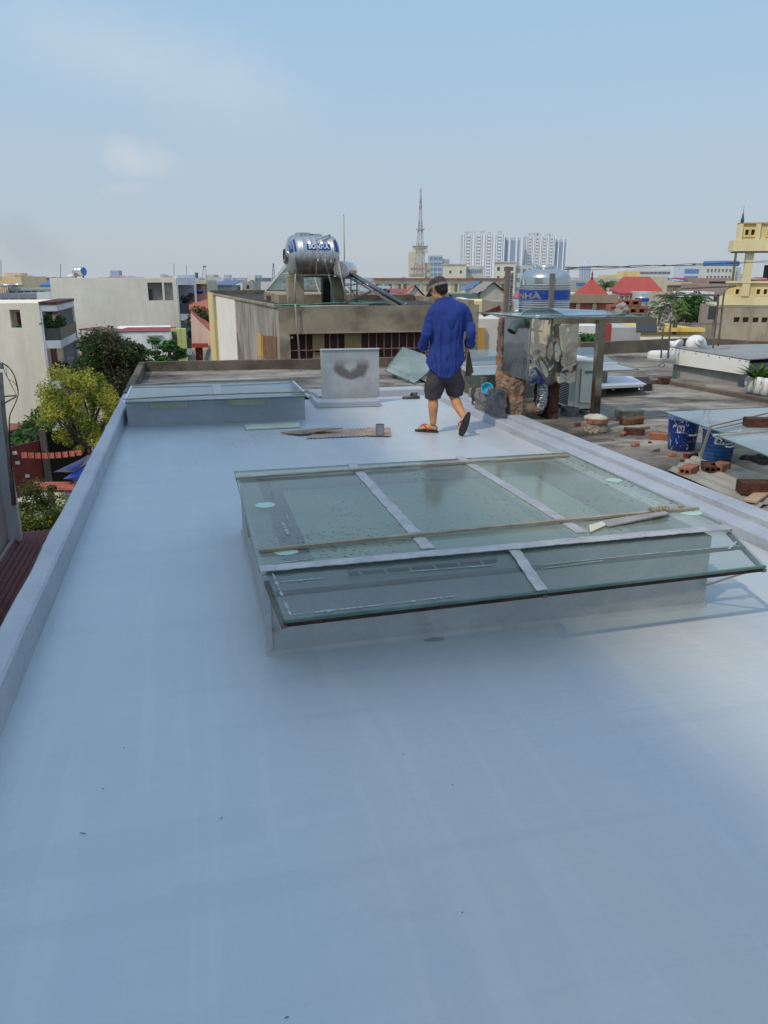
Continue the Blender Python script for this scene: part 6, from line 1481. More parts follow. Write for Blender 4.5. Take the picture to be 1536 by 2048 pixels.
for k, pts in enumerate(([(4,726),(18,735),(30,755),(36,780),(35,795),(28,812),(20,830),(18,850),(20,900),(31,1000)],[(4,728),(10,745),(17,758),(28,765),(35,775)],[(6,727),(24,742),(32,765),(36,785)],[(12,735),(14,752),(24,772),(33,790)],[(20,830),(19,860),(23,910),(33,985)])):
    MB().tube(spline([atd(x,y,D2-.05-.02*k) for x, y in pts], 5), (.004 if k else .007), 6).build('wire', BW, t, smooth=True)
# --- tall neighbour behind our left shoulder (its roofline throws the long shade over the paint)
t = T('tall_house', 'tall plain neighbouring house standing left of and behind the viewpoint', 'house', (-13,-4,GZ))
block(t, (-14,-7.5), (-8.2,-7.5), 14.6, GZ, 15.2, wallm(236,233,226))

# unseen house added behind and right of viewpoint to bounce warm light onto paint
t = T('cream_house', 'plain cream house added unseen right of and behind the viewpoint to bounce light', 'house', (9,-5,GZ))
block(t, (7.0,-10.5), (12.5,-10.5), 9.0, GZ, 7.5, wallm(244,232,206))
# ================================================================ the town beyond
def haze_c(rgb, d):  # distance haze is mixed into the base colour
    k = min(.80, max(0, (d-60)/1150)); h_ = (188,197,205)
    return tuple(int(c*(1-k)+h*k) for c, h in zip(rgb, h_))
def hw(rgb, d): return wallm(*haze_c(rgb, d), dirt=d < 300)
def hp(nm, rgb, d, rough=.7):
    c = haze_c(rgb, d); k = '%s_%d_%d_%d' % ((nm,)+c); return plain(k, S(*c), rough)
def house(name, label, cat, px0, px1, pyt, d, dep, rgb, rows=0, cols=0, sh=3.2, win=(1.2,1.4), top=.9, rot=0, group=None, parapet=.0, prgb=None, wrgb=(70,78,84), roof=None, rrgb=(170,76,66), skip=(), rise=2.2, eave=.4, frames=None, gz=None, nowin=(), hipk=.42):
    gz = GZ if gz is None else gz
    a = atd(px0, 555, d); b = atd(px1, 555, d); c = (a+b)/2; W = (b-a).length; zt = atd((px0+px1)/2, pyt, d).z
    t = T(name, label, cat, (c.x, c.y, gz), group, -YAW+rot)
    H = zt-gz; ops = []
    if rows and cols:
        for j in range(rows):
            for i in range(cols):
                if (i, j) in skip: continue
                u = W*(i+.5)/cols; z = H-top-j*sh; ops.append((u-win[0]/2, u+win[0]/2, z-win[1], z))
    mb = MB(); mb.wall((-W/2,0),(W/2,0),0,H,ops,.22); mb.wall((W/2,0),(W/2,dep),0,H,[]); mb.wall((W/2,dep),(-W/2,dep),0,H,[]); mb.wall((-W/2,dep),(-W/2,0),0,H,[])
    mb.add([(-W/2,0,H-.02),(W/2,0,H-.02),(W/2,dep,H-.02),(-W/2,dep,H-.02)],[(0,1,2,3)])
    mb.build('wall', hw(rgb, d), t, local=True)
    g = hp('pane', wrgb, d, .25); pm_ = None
    for (u0,u1,z0,z1) in ops:
        if pm_ is None:
            w_ = MB().add([(-(u1-u0)/2,.2,-(z1-z0)/2),((u1-u0)/2,.2,-(z1-z0)/2),((u1-u0)/2,.2,(z1-z0)/2),(-(u1-u0)/2,.2,(z1-z0)/2)],[(0,1,2,3)]).build('window', g, t, local=True); pm_ = w_
        else: w_ = pm_.copy(); COL.objects.link(w_); w_.parent = t
        w_.location = (-W/2+(u0+u1)/2, 0, (z0+z1)/2)
    if parapet: MB().wall((-W/2-.1,-.1),(W/2+.1,-.1),H-.05,H+parapet,[]).wall((W/2+.1,-.1),(W/2+.1,dep+.1),H-.05,H+parapet,[]).wall((-W/2-.1,dep+.1),(-W/2-.1,-.1),H-.05,H+parapet,[]).add([(-W/2-.1,-.1,H+parapet),(W/2+.1,-.1,H+parapet),(W/2+.1,.15,H+parapet),(-W/2-.1,.15,H+parapet)],[(0,1,2,3)]).build('parapet', hw(prgb or rgb, d), t, local=True)
    rm = None
    if roof:
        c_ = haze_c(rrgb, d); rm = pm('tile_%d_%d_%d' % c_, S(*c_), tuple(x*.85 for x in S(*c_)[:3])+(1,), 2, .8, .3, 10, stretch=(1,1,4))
    e = eave
    if roof == 'pyramid': MB().add([(-W/2-e,-e,H),(W/2+e,-e,H),(W/2+e,dep+e,H),(-W/2-e,dep+e,H),(0,dep/2,H+rise)],[(0,1,4),(1,2,4),(2,3,4),(3,0,4),(3,2,1,0)]).build('roof', rm, t, local=True)
    if roof == 'hip':
        k = min(W,dep)*hipk; MB().add([(-W/2-e,-e,H),(W/2+e,-e,H),(W/2+e,dep+e,H),(-W/2-e,dep+e,H),(-W/2+k,dep/2,H+rise),(W/2-k,dep/2,H+rise)],[(0,1,5,4),(1,2,5),(2,3,4,5),(3,0,4),(3,2,1,0)]).build('roof', rm, t, local=True)
    if roof == 'gable': # ridge runs away from us
        MB().add([(-W/2-e,-e,H-.1),(0,-e,H+rise),(0,dep+e,H+rise),(-W/2-e,dep+e,H-.1),(W/2+e,-e,H-.1),(W/2+e,dep+e,H-.1)],[(0,1,2,3),(1,4,5,2)]).build('roof', rm, t, local=True); MB().add([(-W/2,-.01,H-.02),(W/2,-.01,H-.02),(0,-.01,H+rise-.15)],[(0,1,2)]).build('gable', hw(rgb, d), t, local=True)
    if roof == 'shed': MB().prism([(-W/2-e,-e,H),(W/2+e,-e,H),(W/2+e,dep,H+rise),(-W/2-e,dep,H+rise)],(0,0,.12)).build('roof', rm, t, local=True)
    t['_W'] = W; t['_H'] = H
    return t, W, H
def bit(t, d, rgb, nm, *boxes):
    mb = MB()
    for b in boxes: mb.box(*b)
    return mb.build(nm, hw(rgb, d), t, local=True)
# ---- far skyline
CR = (240,228,194)
# three storey cream school-like block
t, W, H = house('apartment_block', 'long cream three storey block with balconies and thin red roof line', 'building', 748, 1012, 559, 225, 14, CR, 0, 0)
ops = []; n = 14
for j in range(3):
    for i in range(n):
        u = W*(i+.5)/n; z = H-1.1-j*3.7
        if i in (4,9): MB().box(-W/2+u-1.0,-W/2+u+1.0,-.05,.03,z-1.9,z-.2).build('stair_window', hp('stairglass', (150,170,180), 225, .3), t, local=True); continue
        MB().box(-W/2+u-.95,-W/2+u+.95,-.03,.0,z-2.3,z).build('balcony_recess', hp('recess', (196,182,146), 225), t, local=True)
        MB().box(-W/2+u-.9+(1.1 if i % 3 else .0),-W/2+u-.1+(1.1 if i % 3 else .0),-.06,-.032,z-2.2,z-.1).build('balcony_door', hp('bdoor', (112,96,74), 225), t, local=True)
for i in range(1,n): bit(t, 225, (224,208,170), 'pilaster', (-W/2+W*i/n-.12,-W/2+W*i/n+.12,-.35,0,0,H)) if i % 2 else None
MB().box(-W/2-.4,W/2+.4,-.9,14.3,H,H+.35).build('roof_edge', hp('redroof', (150,84,72), 225), t, local=True)
for j in range(3): bit(t, 225, (214,196,158), 'floor_band', (-W/2,W/2,-.25,0,H-3.7*(j+1)-.1,H-3.7*(j+1)+.15))
# tv mast tower building and mast
d = 480
t, W, H = house('office_tower', 'cream office tower with dark window bands beneath the lattice mast', 'building', 818, 850, 504, d, 16, (240,224,178))
for j in range(9): bit(t, d, (150,142,120), 'window_band', (-W/2+.8,W/2-.8,-.08,.05,H-9-j*3.6-1.1,H-9-j*3.6))
bit(t, d, (236,222,180), 'top_block', (-W/2+2.2,W/2+1.5,2,12,H-.1,H+2.8)); bit(t, d, (120,132,112), 'railing', (-W/2+2,W/2+1.6,1.9,2.0,H+2.8,H+3.6))
bit(t, d, (214,200,160), 'side_wing', (W/2,W/2+3.4,1,14,0,H-6))
for j in range(9): bit(t, d, (120,140,128), 'wing_window', (W/2+.4,W/2+3.0,.9,1.05,H-10-j*3.8-1.3,H-10-j*3.8))
bit(t, d, (226,208,164), 'canopy_block', (-W/2-1,W/2+2,-3,0,H-26,H-24.2),(-W/2-1,W/2+2,-3,0,H-31,H-29.5))
def mast(px, pyb, pyt, d, w0, label, cols, nm='lattice_mast'):
    b = atd(px, pyb, d); tp = atd(px, pyt, d); t = T(nm, label, 'mast', (b.x,b.y,b.z)); Hh = tp.z-b.z; n = 16
    segs = {}
    wid = lambda u: w0*(1-u)**1.6*.9+w0*.10
    for i in range(n):
        u0, u1 = i/n, (i+1)/n; k = (i//2) % 2; mb = segs.setdefault(k, MB()); a, c = wid(u0), wid(u1); z0, z1 = b.z+Hh*u0, b.z+Hh*u1; th = max(.30*(1-u0)+.12, .22)
        for sx in (-1,1):
            for sy in (-1,1): mb.bar((b.x+sx*a/2,b.y+sy*a/2,z0),(b.x+sx*c/2,b.y+sy*c/2,z1),th)
        for sy in (-1,1):
            mb.bar((b.x-a/2,b.y+sy*a/2,z0),(b.x+c/2,b.y+sy*c/2,z1),th*.6); mb.bar((b.x+a/2,b.y+sy*a/2,z0),(b.x-c/2,b.y+sy*c/2,z1),th*.6)
        mb.bar((b.x-a/2,b.y-a/2,z0),(b.x+a/2,b.y-a/2,z0),th*.6)
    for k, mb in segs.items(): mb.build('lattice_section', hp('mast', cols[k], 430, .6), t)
    for u in (.30,.52): MB().lathe([(wid(u)*.5,0),(wid(u)*.9+.6,.0),(wid(u)*.9+.6,.5),(wid(u)*.5,.5)],(b.x,b.y,b.z+Hh*u),16).build('platform', hp('plat', (170,170,172), 430), t)
    return t
mast(839.5, 548, 376, 468, 5.6, 'tall red and white lattice broadcasting mast above cream tower', ((176,132,128),(206,202,202)))
t, W, H = house('office_tower', 'grey blue glass tower right of the lattice mast', 'building', 858, 884, 511, 540, 14, (186,196,204), 9, 3, 3.4, (2.2,2.0), 1.2, wrgb=(104,128,158)); bit(t, 540, (200,204,206), 'right_wing', (W/2,W/2+5.0,2,14,0,H-2)); bit(t, 540, (150,168,190), 'blue_strip', (W/2+2.6,W/2+4.6,1.9,2.05,0,H-3))
t, W, H = house('cream_block', 'cream block with few small windows left of the apartment towers', 'building', 890, 932, 529, 330, 14, CR, 3, 2, 3.6, (.9,1.1), 2.4); bit(t, 330, (226,216,190), 'roof_slab', (-W/2-.4,W/2+.4,-.4,14.4,H,H+.35)); bit(t, 330, (214,208,190), 'rear_wing', (W/2,W/2+7.6,4,16,0,H-.6))
for j in range(3): bit(t, 330, (128,148,160), 'wing_window', (W/2+1,W/2+7,3.9,4.05,H-3.2-j*3.4,H-1.8-j*3.4))
bit(t, 330, (150,140,120), 'canopy_block', (W/2-.5,W/2+4,-2.5,0,H-7.6,H-6.8))
t, W, H = house('cream_block', 'taller cream block with window columns left of the vertical water tank', 'building', 990, 1030, 525, 300, 16, (238,228,200), 5, 3, 3.3, (1.0,1.4), 1.6, rot=-.12); bit(t, 300, (222,214,194), 'roof_slab', (-W/2-.4,W/2+.6,-.4,16,H,H+.35)); bit(t, 300, (206,204,196), 'side_wing', (W/2,W/2+6.5,1,16,0,H-1))
for j in range(5):
    for i in range(3): bit(t, 300, (118,128,136), 'wing_window', (W/2+.6+i*2.1,W/2+1.8+i*2.1,.9,1.05,H-3.6-j*3.3,H-2.2-j*3.3))
# apartment towers
def tower(px0, px1, pyt, d, label, wing):
    t, W, H = house('apartment_tower', label, 'building', px0, px1, pyt, d, 24, (236,238,242))
    Cw, Cg, Cb = (255,253,248), (150,158,170), (104,136,178)
    n = 4; seg = W/n
    for i in range(n):
        x = -W/2+seg*i
        MB().box(x+seg*.05,x+seg*.95,-.3,.1,0,H-1).build('shadow_bay', hp('bay', (220,222,226), 520), t, local=True)
        bo = None
        for j in range(21):
            z = H-2.6-j*3.25
            if bo is None: bo = MB().box(-seg*.14,seg*.14,-1.5,-.3,0,1.5).build('balcony', hp('bal', Cw, 120), t, local=True); b_ = bo
            else: b_ = bo.copy(); COL.objects.link(b_); b_.parent = t
            b_.location = (x+seg*.5, 0, z)
        for a, b in ((.0,.10),(.20,.29),(.71,.80),(.90,1.0)): MB().box(x+seg*a,x+seg*b,-1.2,-.3,0,H+.4).build('white_pier', hp('pier', Cw, 120), t, local=True)
    mb = MB(); rr = random.Random(int(px0))
    for i in range(5): x = -W/2+W*(i+.5)/5+rr.uniform(-2,2); mb.box(x-2.2,x+2.2,2,8,H,H+1.6+rr.random()*2.2)
    mb.build('roof_plant', hw((206,208,210), 420), t, local=True)
    a = wing
    MB().box(W/2,W/2+a,3,22,0,H-3).build('side_face', hp('side', (216,222,230), 420), t, local=True)
    for u, w_ in ((.1,.10),(.36,.22),(.72,.08)): MB().box(W/2+a*u,W/2+a*(u+w_),2.7,3,0,H-6).build('blue_glass_strip', hp('bstrip', Cb, 800), t, local=True)
    for u in (.25,.62,.9): MB().box(W/2+a*u,W/2+a*(u+.08),2.2,3,0,H-2.4).build('white_pier', hp('pier', Cw, 120), t, local=True)
tower(924, 1006, 468, 850, 'wider of the two white high rise apartment towers, nearer the mast', 20)
tower(1049, 1106, 472, 870, 'narrower of the two white high rise towers, above the vertical tank', 15)
for (px0,px1,pyt,lab,top) in ((1162,1181,531,'slim white tower with domed top between tank and yellow house',1),(1129,1138,533,'very slim white tower at the right edge of vertical tank',0)):
    t, W, H = house('slim_tower', lab, 'building', px0, px1, pyt, 1000, 12, (226,232,238))
    for i in range(4): MB().box(-W/2+W*(i+.2)/4,-W/2+W*(i+.62)/4,-.15,.1,0,H-2).build('window_strip', hp('strip', (132,150,172), 700), t, local=True)
    if top: MB().box(-W*.36,W*.36,1,10,H,H+2.6).build('top_block', hp('pier', (250,250,252), 420), t, local=True); MB().lathe([(W*.3,0),(W*.22,2.2),(.1,3.6)],(0,5,H+2.6),14).build('dome', hp('dome', (216,206,196), 700), t, local=True)
t, W, H = house('long_block', 'long pale block with rows of dark windows right of red pyramid roof', 'building', 1264, 1340, 539, 480, 16, (242,238,228), 4, 9, 3.5, (2.4,1.5), 1.3, wrgb=(110,104,100)); bit(t, 480, (196,168,150), 'lower_storey', (-W/2-.1,W/2+.1,-.3,0,0,H-15.5))
t, W, H = house('glass_office', 'blue glass fronted office with white floor bands at right', 'building', 1367, 1411, 529, 430, 16, (226,230,234))
for j in range(6): MB().box(-W/2+.3,W/2-.2,-.12,.02,H-2.6-j*3.6-1.9,H-2.6-j*3.6+.3).build('glass_band', hp('gband', (92,132,186), 300, .2), t, local=True)
t, W, H = house('hotel_block', 'cream hotel block with blue oval drum on its roof', 'building', 1411, 1470, 532, 420, 18, (240,232,210), 6, 8, 3.4, (1.1,1.7), 1.5, wrgb=(96,104,116)); bit(t, 420, (206,206,204), 'right_wing', (W/2,W/2+3.5,2,16,0,H-.5))
rings = [[(3+9.5*k*math.cos(a), 8+5*k*math.sin(a), z) for a in [2*PI*i/28 for i in range(28)]] for z, k in ((H,.9),(H+.4,1.0),(H+2.2,1.0),(H+2.7,.9))]
MB().loft(rings).build('blue_drum', hp('bdrum', (62,112,176), 300), t, local=True, smooth=False)
# far left skyline
t, W, H = house('peach_block', 'peach rooftop block with small penthouse at far left edge', 'building', -6, 42, 553, 160, 12, (238,206,160)); bit(t, 160, (226,196,152), 'penthouse', (-W/2+.5,-W/2+2.6,2,8,H,H+.7)); bit(t, 160, (214,200,176), 'roof_frame', (W/2-3,W/2-.2,1,1.2,H+.3,H+.7))
t, W, H = house('white_block', 'white block with maroon roof and dark windows behind far left houses', 'building', 42, 104, 559, 210, 14, (226,222,216), 3, 7, 3.1, (1.0,1.3), .9); MB().box(-W/2-.3,W/2+.3,-.5,14,H,H+.5).build('roof_edge', hp('maroon', (118,72,74), 210), t, local=True)
t, W, H = house('blue_roof_shed', 'small shed with bright blue pitched roof left of white building', 'shed', 78, 108, 572, 130, 8, (150,190,190), roof='shed', rrgb=(46,110,190), rise=1.0, eave=.1)
house('grey_roof_house', 'grey rooftop wall with dark recess just above the cream house', 'house', -6, 69, 587, 82, 9, (132,138,146), 1, 4, 3, (.7,1.0), .5, wrgb=(70,82,110))
house('pale_house', 'pale plain wall between cream house and white building', 'house', 69, 106, 584, 80, 9, (206,212,214))
house('cluttered_roof', 'cluttered flat roof of grey and green sheets before the white block', 'house', 14, 104, 577, 112, 9, (160,164,156), 1, 6, 3, (.9,.6), .3)
def panel(px, py, d, label, w=1.6, l=1.3, rz=.3):
    c = atd(px, py, d); t = T('sun_collector', label, 'solar panel', c, None, rz-YAW); mb = MB()
    for k in range(9): mb.tube([(-w/2+w*k/8,-l/2,-l*.35),(-w/2+w*k/8,l/2,l*.35)], .035, 6)
    mb.build('tube_rack', plain('rack_dark', S(66,72,82), .3), t, local=True); MB().tube([(-w/2-.1,l/2,l*.35+.1),(w/2+.1,l/2,l*.35+.1)], .17, 10).build('drum', MC['far_stainless'], t, local=True, smooth=True); MB().bar((0,l/2,l*.3),(0,l/2+.1,-l*.45),.06).build('leg', plain('rack_leg', S(120,118,112)), t, local=True)
panel(16, 580, 100, 'dark solar tube rack on the cluttered roof at far left'); panel(28, 579, 100, 'second dark solar tube rack beside the first at far left', rz=-.2)
t, W, H = house('blue_tower', 'hazy blue tower far behind the plain white building', 'building', 221, 239, 541, 1250, 14, (120,160,200)); 
t, W, H = house('blue_tower', 'hazy blue tower on the horizon left of the glass pyramid', 'building', 448, 460, 550, 1250, 14, (120,160,200))
house('beige_house', 'beige house with arched loggias right of white building balconies', 'house', 374, 408, 561, 120, 9, (206,196,172), 1, 3, 3, (1.5,1.9), .5, wrgb=(126,110,90)); 
t, W, H = house('white_villa', 'white villa with arched parapet and grey side wall on the skyline', 'house', 494, 510, 550, 170, 10, (238,236,228)); bit(t, 170, (128,134,142), 'grey_side', (W/2,W/2+2.0,.3,10,0,H-.6)); MB().lathe([(.9,-.02),(.9,.02)],(0,0,0),20,Matrix.Translation((0.2,-.03,H-1.9)) @ Matrix.Rotation(PI/2,4,'X'),cap=True).build('arch', hp('archdark', (104,108,114), 170), t, local=True)
house('white_villa', 'white low villa with blue window left of concrete house', 'house', 412, 434, 562, 140, 8, (226,230,232), 1, 2, 3, (.9,1.0), .6, wrgb=(70,92,130)); house('blue_roofed_house', 'low house with blue grey sheet roof above concrete house parapet', 'house', 434, 462, 571, 130, 8, (170,176,180), roof='shed', rrgb=(96,116,146), rise=.7); house('white_roof_house', 'white flat roofed house left of the arched villa', 'house', 462, 488, 568, 150, 8, (232,232,228)); house('stone_house', 'small stone coloured house with one dark opening below arched villa', 'house', 484, 506, 563, 135, 8, (176,170,158), 1, 1, 3, (.5,.6), .6); house('pale_house', 'pale house with coral chimney wall right of the grey sided villa', 'house', 510, 548, 564, 150, 8, (224,218,206)); house('white_roof_house', 'white low house seen through the glass pyramid', 'house', 548, 590, 566, 150, 8, (230,232,230))
# red roofs by the concrete house
t, W, H = house('pink_house', 'pink gabled house with steep red tiled roof left of concrete house', 'house', 376, 450, 640, 66, 9, (218,190,176), roof='gable', rrgb=(182,106,84), rise=0.1)
P0, P1 = atd(383,621,62), atd(424,660,58)
t2 = T('tiled_gable', 'steep orange tiled gable slope running down beside white building', 'roof', P0)
MB().prism([atd(381,622,63),atd(424,664,60),atd(428,656,62),atd(385,614,66)], (0,0,-.12)).build('tiles', pm('orange_tiles', S(176,108,88), S(150,88,72), 3, .85, .4, 9, stretch=(1,6,6)), t2)
MB().add([atd(381.5,625,62.6),atd(424,667,59.6),atd(424,700,59.6),atd(384,700,62.6)],[(0,1,2,3)]).build('pink_gable', wallm(214,184,168), t2)
MB().add([atd(384,700,62.5),atd(424,700,59.5),atd(424,735,59.5),atd(386,735,62.5)],[(0,1,2,3)]).build('grey_wall', wallm(170,172,172), t2)
q = atd(400,690,60); MB().obox((q.x,q.y-.3,q.z),(1.1,.5,.3),-YAW).build('door_hood', plain('hood_red', S(170,74,60)), t2); q = atd(399,716,60); MB().obox((q.x,q.y-.2,q.z),(.55,.1,1.6),-YAW).build('door', DRED, t2)
MB().prism([atd(378,617,70),atd(440,617,66),atd(440,586,76),atd(376,586,80)], (0,0,-.15)).build('tiles', MC['orange_tiles'], T('tiled_roof', 'broad orange red tiled roof between white building and concrete house', 'roof', atd(400,600,72)))
plant(atd(408,633,64), (1.6,1.0,.9), 1600, .12, 'dark green ivy clump under the broad orange tiled roof', 41, DG, 'ivy_clump')
tag(MB().ell(atd(398,583,78), .5,.3,.18).build('blue_cover', plain('cover_blue', S(60,84,150)), smooth=True), 'small blue cover lying on the ridge of the orange roof', 'cover')
# behind the man and between
house('red_roof_house', 'low house with maroon roof below the solar tubes', 'house', 776, 808, 588, 110, 8, (190,150,140), roof='shed', rrgb=(142,76,76), rise=.5)
house('red_gable_house', 'small house with red gable roof left of the man in front of cream block', 'house', 812, 848, 594, 95, 8, (222,206,186), roof='gable', rrgb=(176,72,60), rise=1.4)
house('grey_shed', 'grey shed roof between solar frame and cream block', 'shed', 724, 776, 583, 120, 8, (176,180,180), roof='shed', rrgb=(150,156,162), rise=.6)
house('green_roof_house', 'grey green flat roofed house right of the man with dark canopy', 'house', 902, 952, 588, 90, 8, (112,128,120)); house('white_house', 'white house corner behind the shoulder of the man', 'house', 926, 940, 598, 70, 6, (224,226,222)); house('blue_roof_house', 'house with blue edged roof and small tank right of the man', 'house', 940, 984, 578, 150, 8, (206,206,200), roof='gable', rrgb=(70,110,170), rise=1.4)
house('beige_gable_house', 'beige gabled house wall left of the thin post', 'house', 962, 1012, 585, 95, 9, (200,192,176), roof='gable', rrgb=(150,144,134), rise=1.2); house('yellow_house', 'pale yellow house below the beige gable right of the man', 'house', 940, 1000, 602, 72, 7, (242,220,160)); house('brown_block_house', 'brown block wall house with white band behind brick pier', 'house', 988, 1030, 603, 62, 7, (164,152,134))
t, W, H = house('balcony_house', 'white house with cluttered balcony below the yellow house', 'house', 944, 1016, 640, 52, 7, (216,212,204), 1, 4, 3, (.8,1.1), .35, wrgb=(80,76,84)); bit(t, 52, (230,230,226), 'balcony_slab', (-W/2,W/2,-1.2,0,H-1.75,H-1.5)); 
for i in range(3): MB().box(-W/2+.4+i*.8,-W/2+.75+i*.8,-.9,-.5,H-1.5,H-1.0).build('balcony_barrel', plain('barrel_%d' % i, S(60+60*i,80,140-40*i)), t, local=True)
t2 = T('sheet_roof', 'small red brown sheet roof beyond the brick pier', 'roof', atd(975,622,50)); MB().prism([atd(962,628,50),atd(1000,612,50),atd(1002,622,53),atd(968,634,53)],(0,0,.06)).build('sheeting', pm('redbrown_sheet', S(160,84,70), S(130,66,56), 2, .8), t2)
t2 = T('stair_house', 'grey stair roof with red brown slope behind the brick pier', 'house', atd(980,690,34)); MB().prism([atd(967,700,34),atd(998,700,34),atd(998,676,34),atd(967,652,34)],(.2,3,0)).build('wall', wallm(196,194,190), t2); MB().prism([atd(966,652,33.9),atd(999,677,33.9),atd(1002,655,37),atd(972,650,37)],(0,0,.08)).build('slope', MC['redbrown_sheet'], t2)
t2 = T('yellow_door_house', 'pale house wall with yellow shutter right of the concrete house', 'house', atd(960,680,30)); MB().obox(atd(962,690,30)-V((0,0,6)),(1.1,1,14),-YAW).build('wall', wallm(222,216,204), t2); MB().obox(atd(961,683,29.4),(.35,.1,1.0),-YAW).build('shutter', plain('ochre_shutter', S(196,150,80)), t2)
# ---- right hand middle distance
house('grey_wall_house', 'long grey rendered wall with small blue sign right of vertical tank', 'building', 1118, 1200, 561, 130, 10, (190,186,176)); q = atd(1163,569,129.4); tag(MB().obox(q,(1.7,.1,.55),-YAW).build('blue_sign', plain('sign_blue', S(70,140,196))), 'small blue sign on the long grey rendered wall', 'sign')
house('white_low_house', 'white low house with dark opening left of red pyramid roof', 'house', 1138, 1166, 586, 84, 7, (232,230,222), 1, 1, 3, (1.6,1.0), .5, wrgb=(72,74,74)); house('white_low_house', 'white low house with twin windows right of red pyramid roof', 'house', 1196, 1240, 586, 86, 7, (234,230,218), 1, 2, 3, (.8,.6), .35)
t, W, H = house('pyramid_roof_house', 'red pyramid roof with finial on a red house right of the vertical tank', 'house', 1160, 1228, 599, 68, 3.2, (176,98,90), roof='pyramid', rrgb=(180,80,70), rise=1.72, eave=.12); MB().lathe([(.14,0),(.05,.3),(.09,.38),(.01,.7)],(0,1.6,H+1.66),10).build('finial', plain('finial_red', S(130,52,52)), t, local=True)
t, W, H = house('grey_panel_house', 'tall light grey blank wall behind the palm', 'building', 1206, 1290, 557, 118, 10, (192,190,182)); bit(t, 118, (228,198,140), 'rooftop_box', (W/2-2.5,W/2-.2,2,6,H,H+1.0)); house('tan_house', 'tan blank gable wall right of the red hip roof', 'building', 1300, 1336, 553, 112, 9, (214,198,170)); t, W, H = house('peach_roof_house', 'small peach rooftop room between grey wall and long pale block', 'house', 1218, 1236, 550, 150, 8, (236,206,150))
t, W, H = house('hip_roof_house', 'broad red hip roofed house with pale gable wall', 'house', 1246, 1322, 583, 76, 3.2, (206,196,176), roof='hip', rrgb=(178,82,72), rise=1.35, eave=.3, hipk=.17)
t, W, H = house('glazed_room_house', 'small white glazed room under the red hip roof', 'house', 1242, 1272, 589, 72, 3, (226,220,206), 1, 3, 3, (.38,.5), .12, wrgb=(196,190,180), roof='shed', rrgb=(176,70,66), rise=.35, eave=.1); house('pale_gable_house', 'plain pale wall behind the small vertical tank', 'house', 1274, 1326, 584, 71, 4, (206,198,180))
t, W, H = house('concrete_frame_house', 'bare concrete frame with red wall panels right of vertical tank', 'house', 1128, 1232, 604, 50, 6, (170,98,90))
for k in (0,.30,.62,.995): bit(t, 50, (160,146,124), 'frame_column', (-W/2+W*k-.12,-W/2+W*k+.12,-.15,.1,0,H))
bit(t, 50, (164,150,128), 'frame_beam', (-W/2-.2,W/2+.2,-.2,.12,H-.05,H+.45)); house('red_wall_house', 'red walled house behind the bricks on the canopy', 'house', 1232, 1270, 600, 56, 5, (180,92,84))
small_tank(1284,600,46,.42,.75,0,'small upright stainless tank with blue band behind canopy bricks',True,None,True)
house('brown_roof_house', 'brownish upper storey with barred window right of blue glass office', 'house', 1420, 1462, 556, 125, 9, (176,150,134), 1, 1, 3, (3.4,1.2), .5, wrgb=(66,64,66)); house('brown_house', 'pinkish brown wall with two dark windows behind the pipe hoops', 'house', 1404, 1472, 568, 118, 8, (178,152,138), 2, 3, 3.2, (.9,1.5), 1.5, wrgb=(70,66,70)); house('red_roof_house', 'pale house with thin maroon roof below blue glass office', 'house', 1382, 1416, 562, 135, 8, (206,186,176), 1, 2, 3, (1.4,.5), .7, roof='shed', rrgb=(146,60,66), rise=.4); house('cream_low_house', 'cream low house with shaded openings left of thin maroon roof', 'house', 1334, 1384, 564, 128, 8, (222,208,174), 1, 3, 3, (1.6,1.0), .5, wrgb=(150,140,118))
house('white_cube_house', 'white cube house with dark window behind the pipe hoops', 'house', 1396, 1432, 584, 88, 7, (236,234,228), 1, 2, 3, (.9,.8), .9); t, W, H = house('grey_window_house', 'grey house with one white framed barred window behind pipe hoops', 'house', 1402, 1448, 604, 62, 7, (184,176,162), 1, 1, 3, (.95,1.0), .5, wrgb=(66,70,74))
f = MB()
for k in range(5): f.bar((-.48+k*.24,-.02,H-1.5),(-.48+k*.24,-.02,H-.5),.045)
for z in (.5,1.5): f.bar((-.48,-.02,H-z),(.48,-.02,H-z),.06)
f.build('window_frame', plain('frame_white', S(230,228,222)), t, local=True)
t, W, H = house('grey_lane_wall', 'long grey wall with flat roof behind the yellow edged awning', 'wall', 1286, 1440, 648, 44, 6, (176,172,164)); t, W, H = house('yellow_shop', 'yellow walled shop with white stained awning beyond the deck', 'shop', 1284, 1412, 657, 36, 5, (232,200,112)); 
MB().box(-W/2-.1,W/2+.1,-.35,.1,H-.12,H+.04).build('yellow_fascia', wallm(240,206,120), t, local=True); MB().prism([(-W/2-.05,-.05,H-.30),(W/2-.1,-.05,H-.30),(W/2+.2,-.95,H-.78),(-W/2+.2,-.95,H-.78)],(0,0,.04)).build('awning', pm('stained_awning', S(222,216,196), S(196,190,170), 1.4, .7, .1, 10, stain=[(S(96,110,100), 1.3, .58, .66)]), t, local=True); MB().box(-W/2+.9,W/2-.7,-.02,.02,H-1.6,H-.9).build('shop_opening', plain('shop_dark', S(120,92,52)), t, local=True)
house('grey_plain_wall', 'plain light grey side wall between red sheets and yellow shop', 'wall', 1230, 1292, 655, 33, 4, (190,188,182)); t, W, H = house('red_sheet_house', 'red ribbed sheet wall right of the steel post', 'wall', 1196, 1232, 648, 31, 3, (176,82,74))
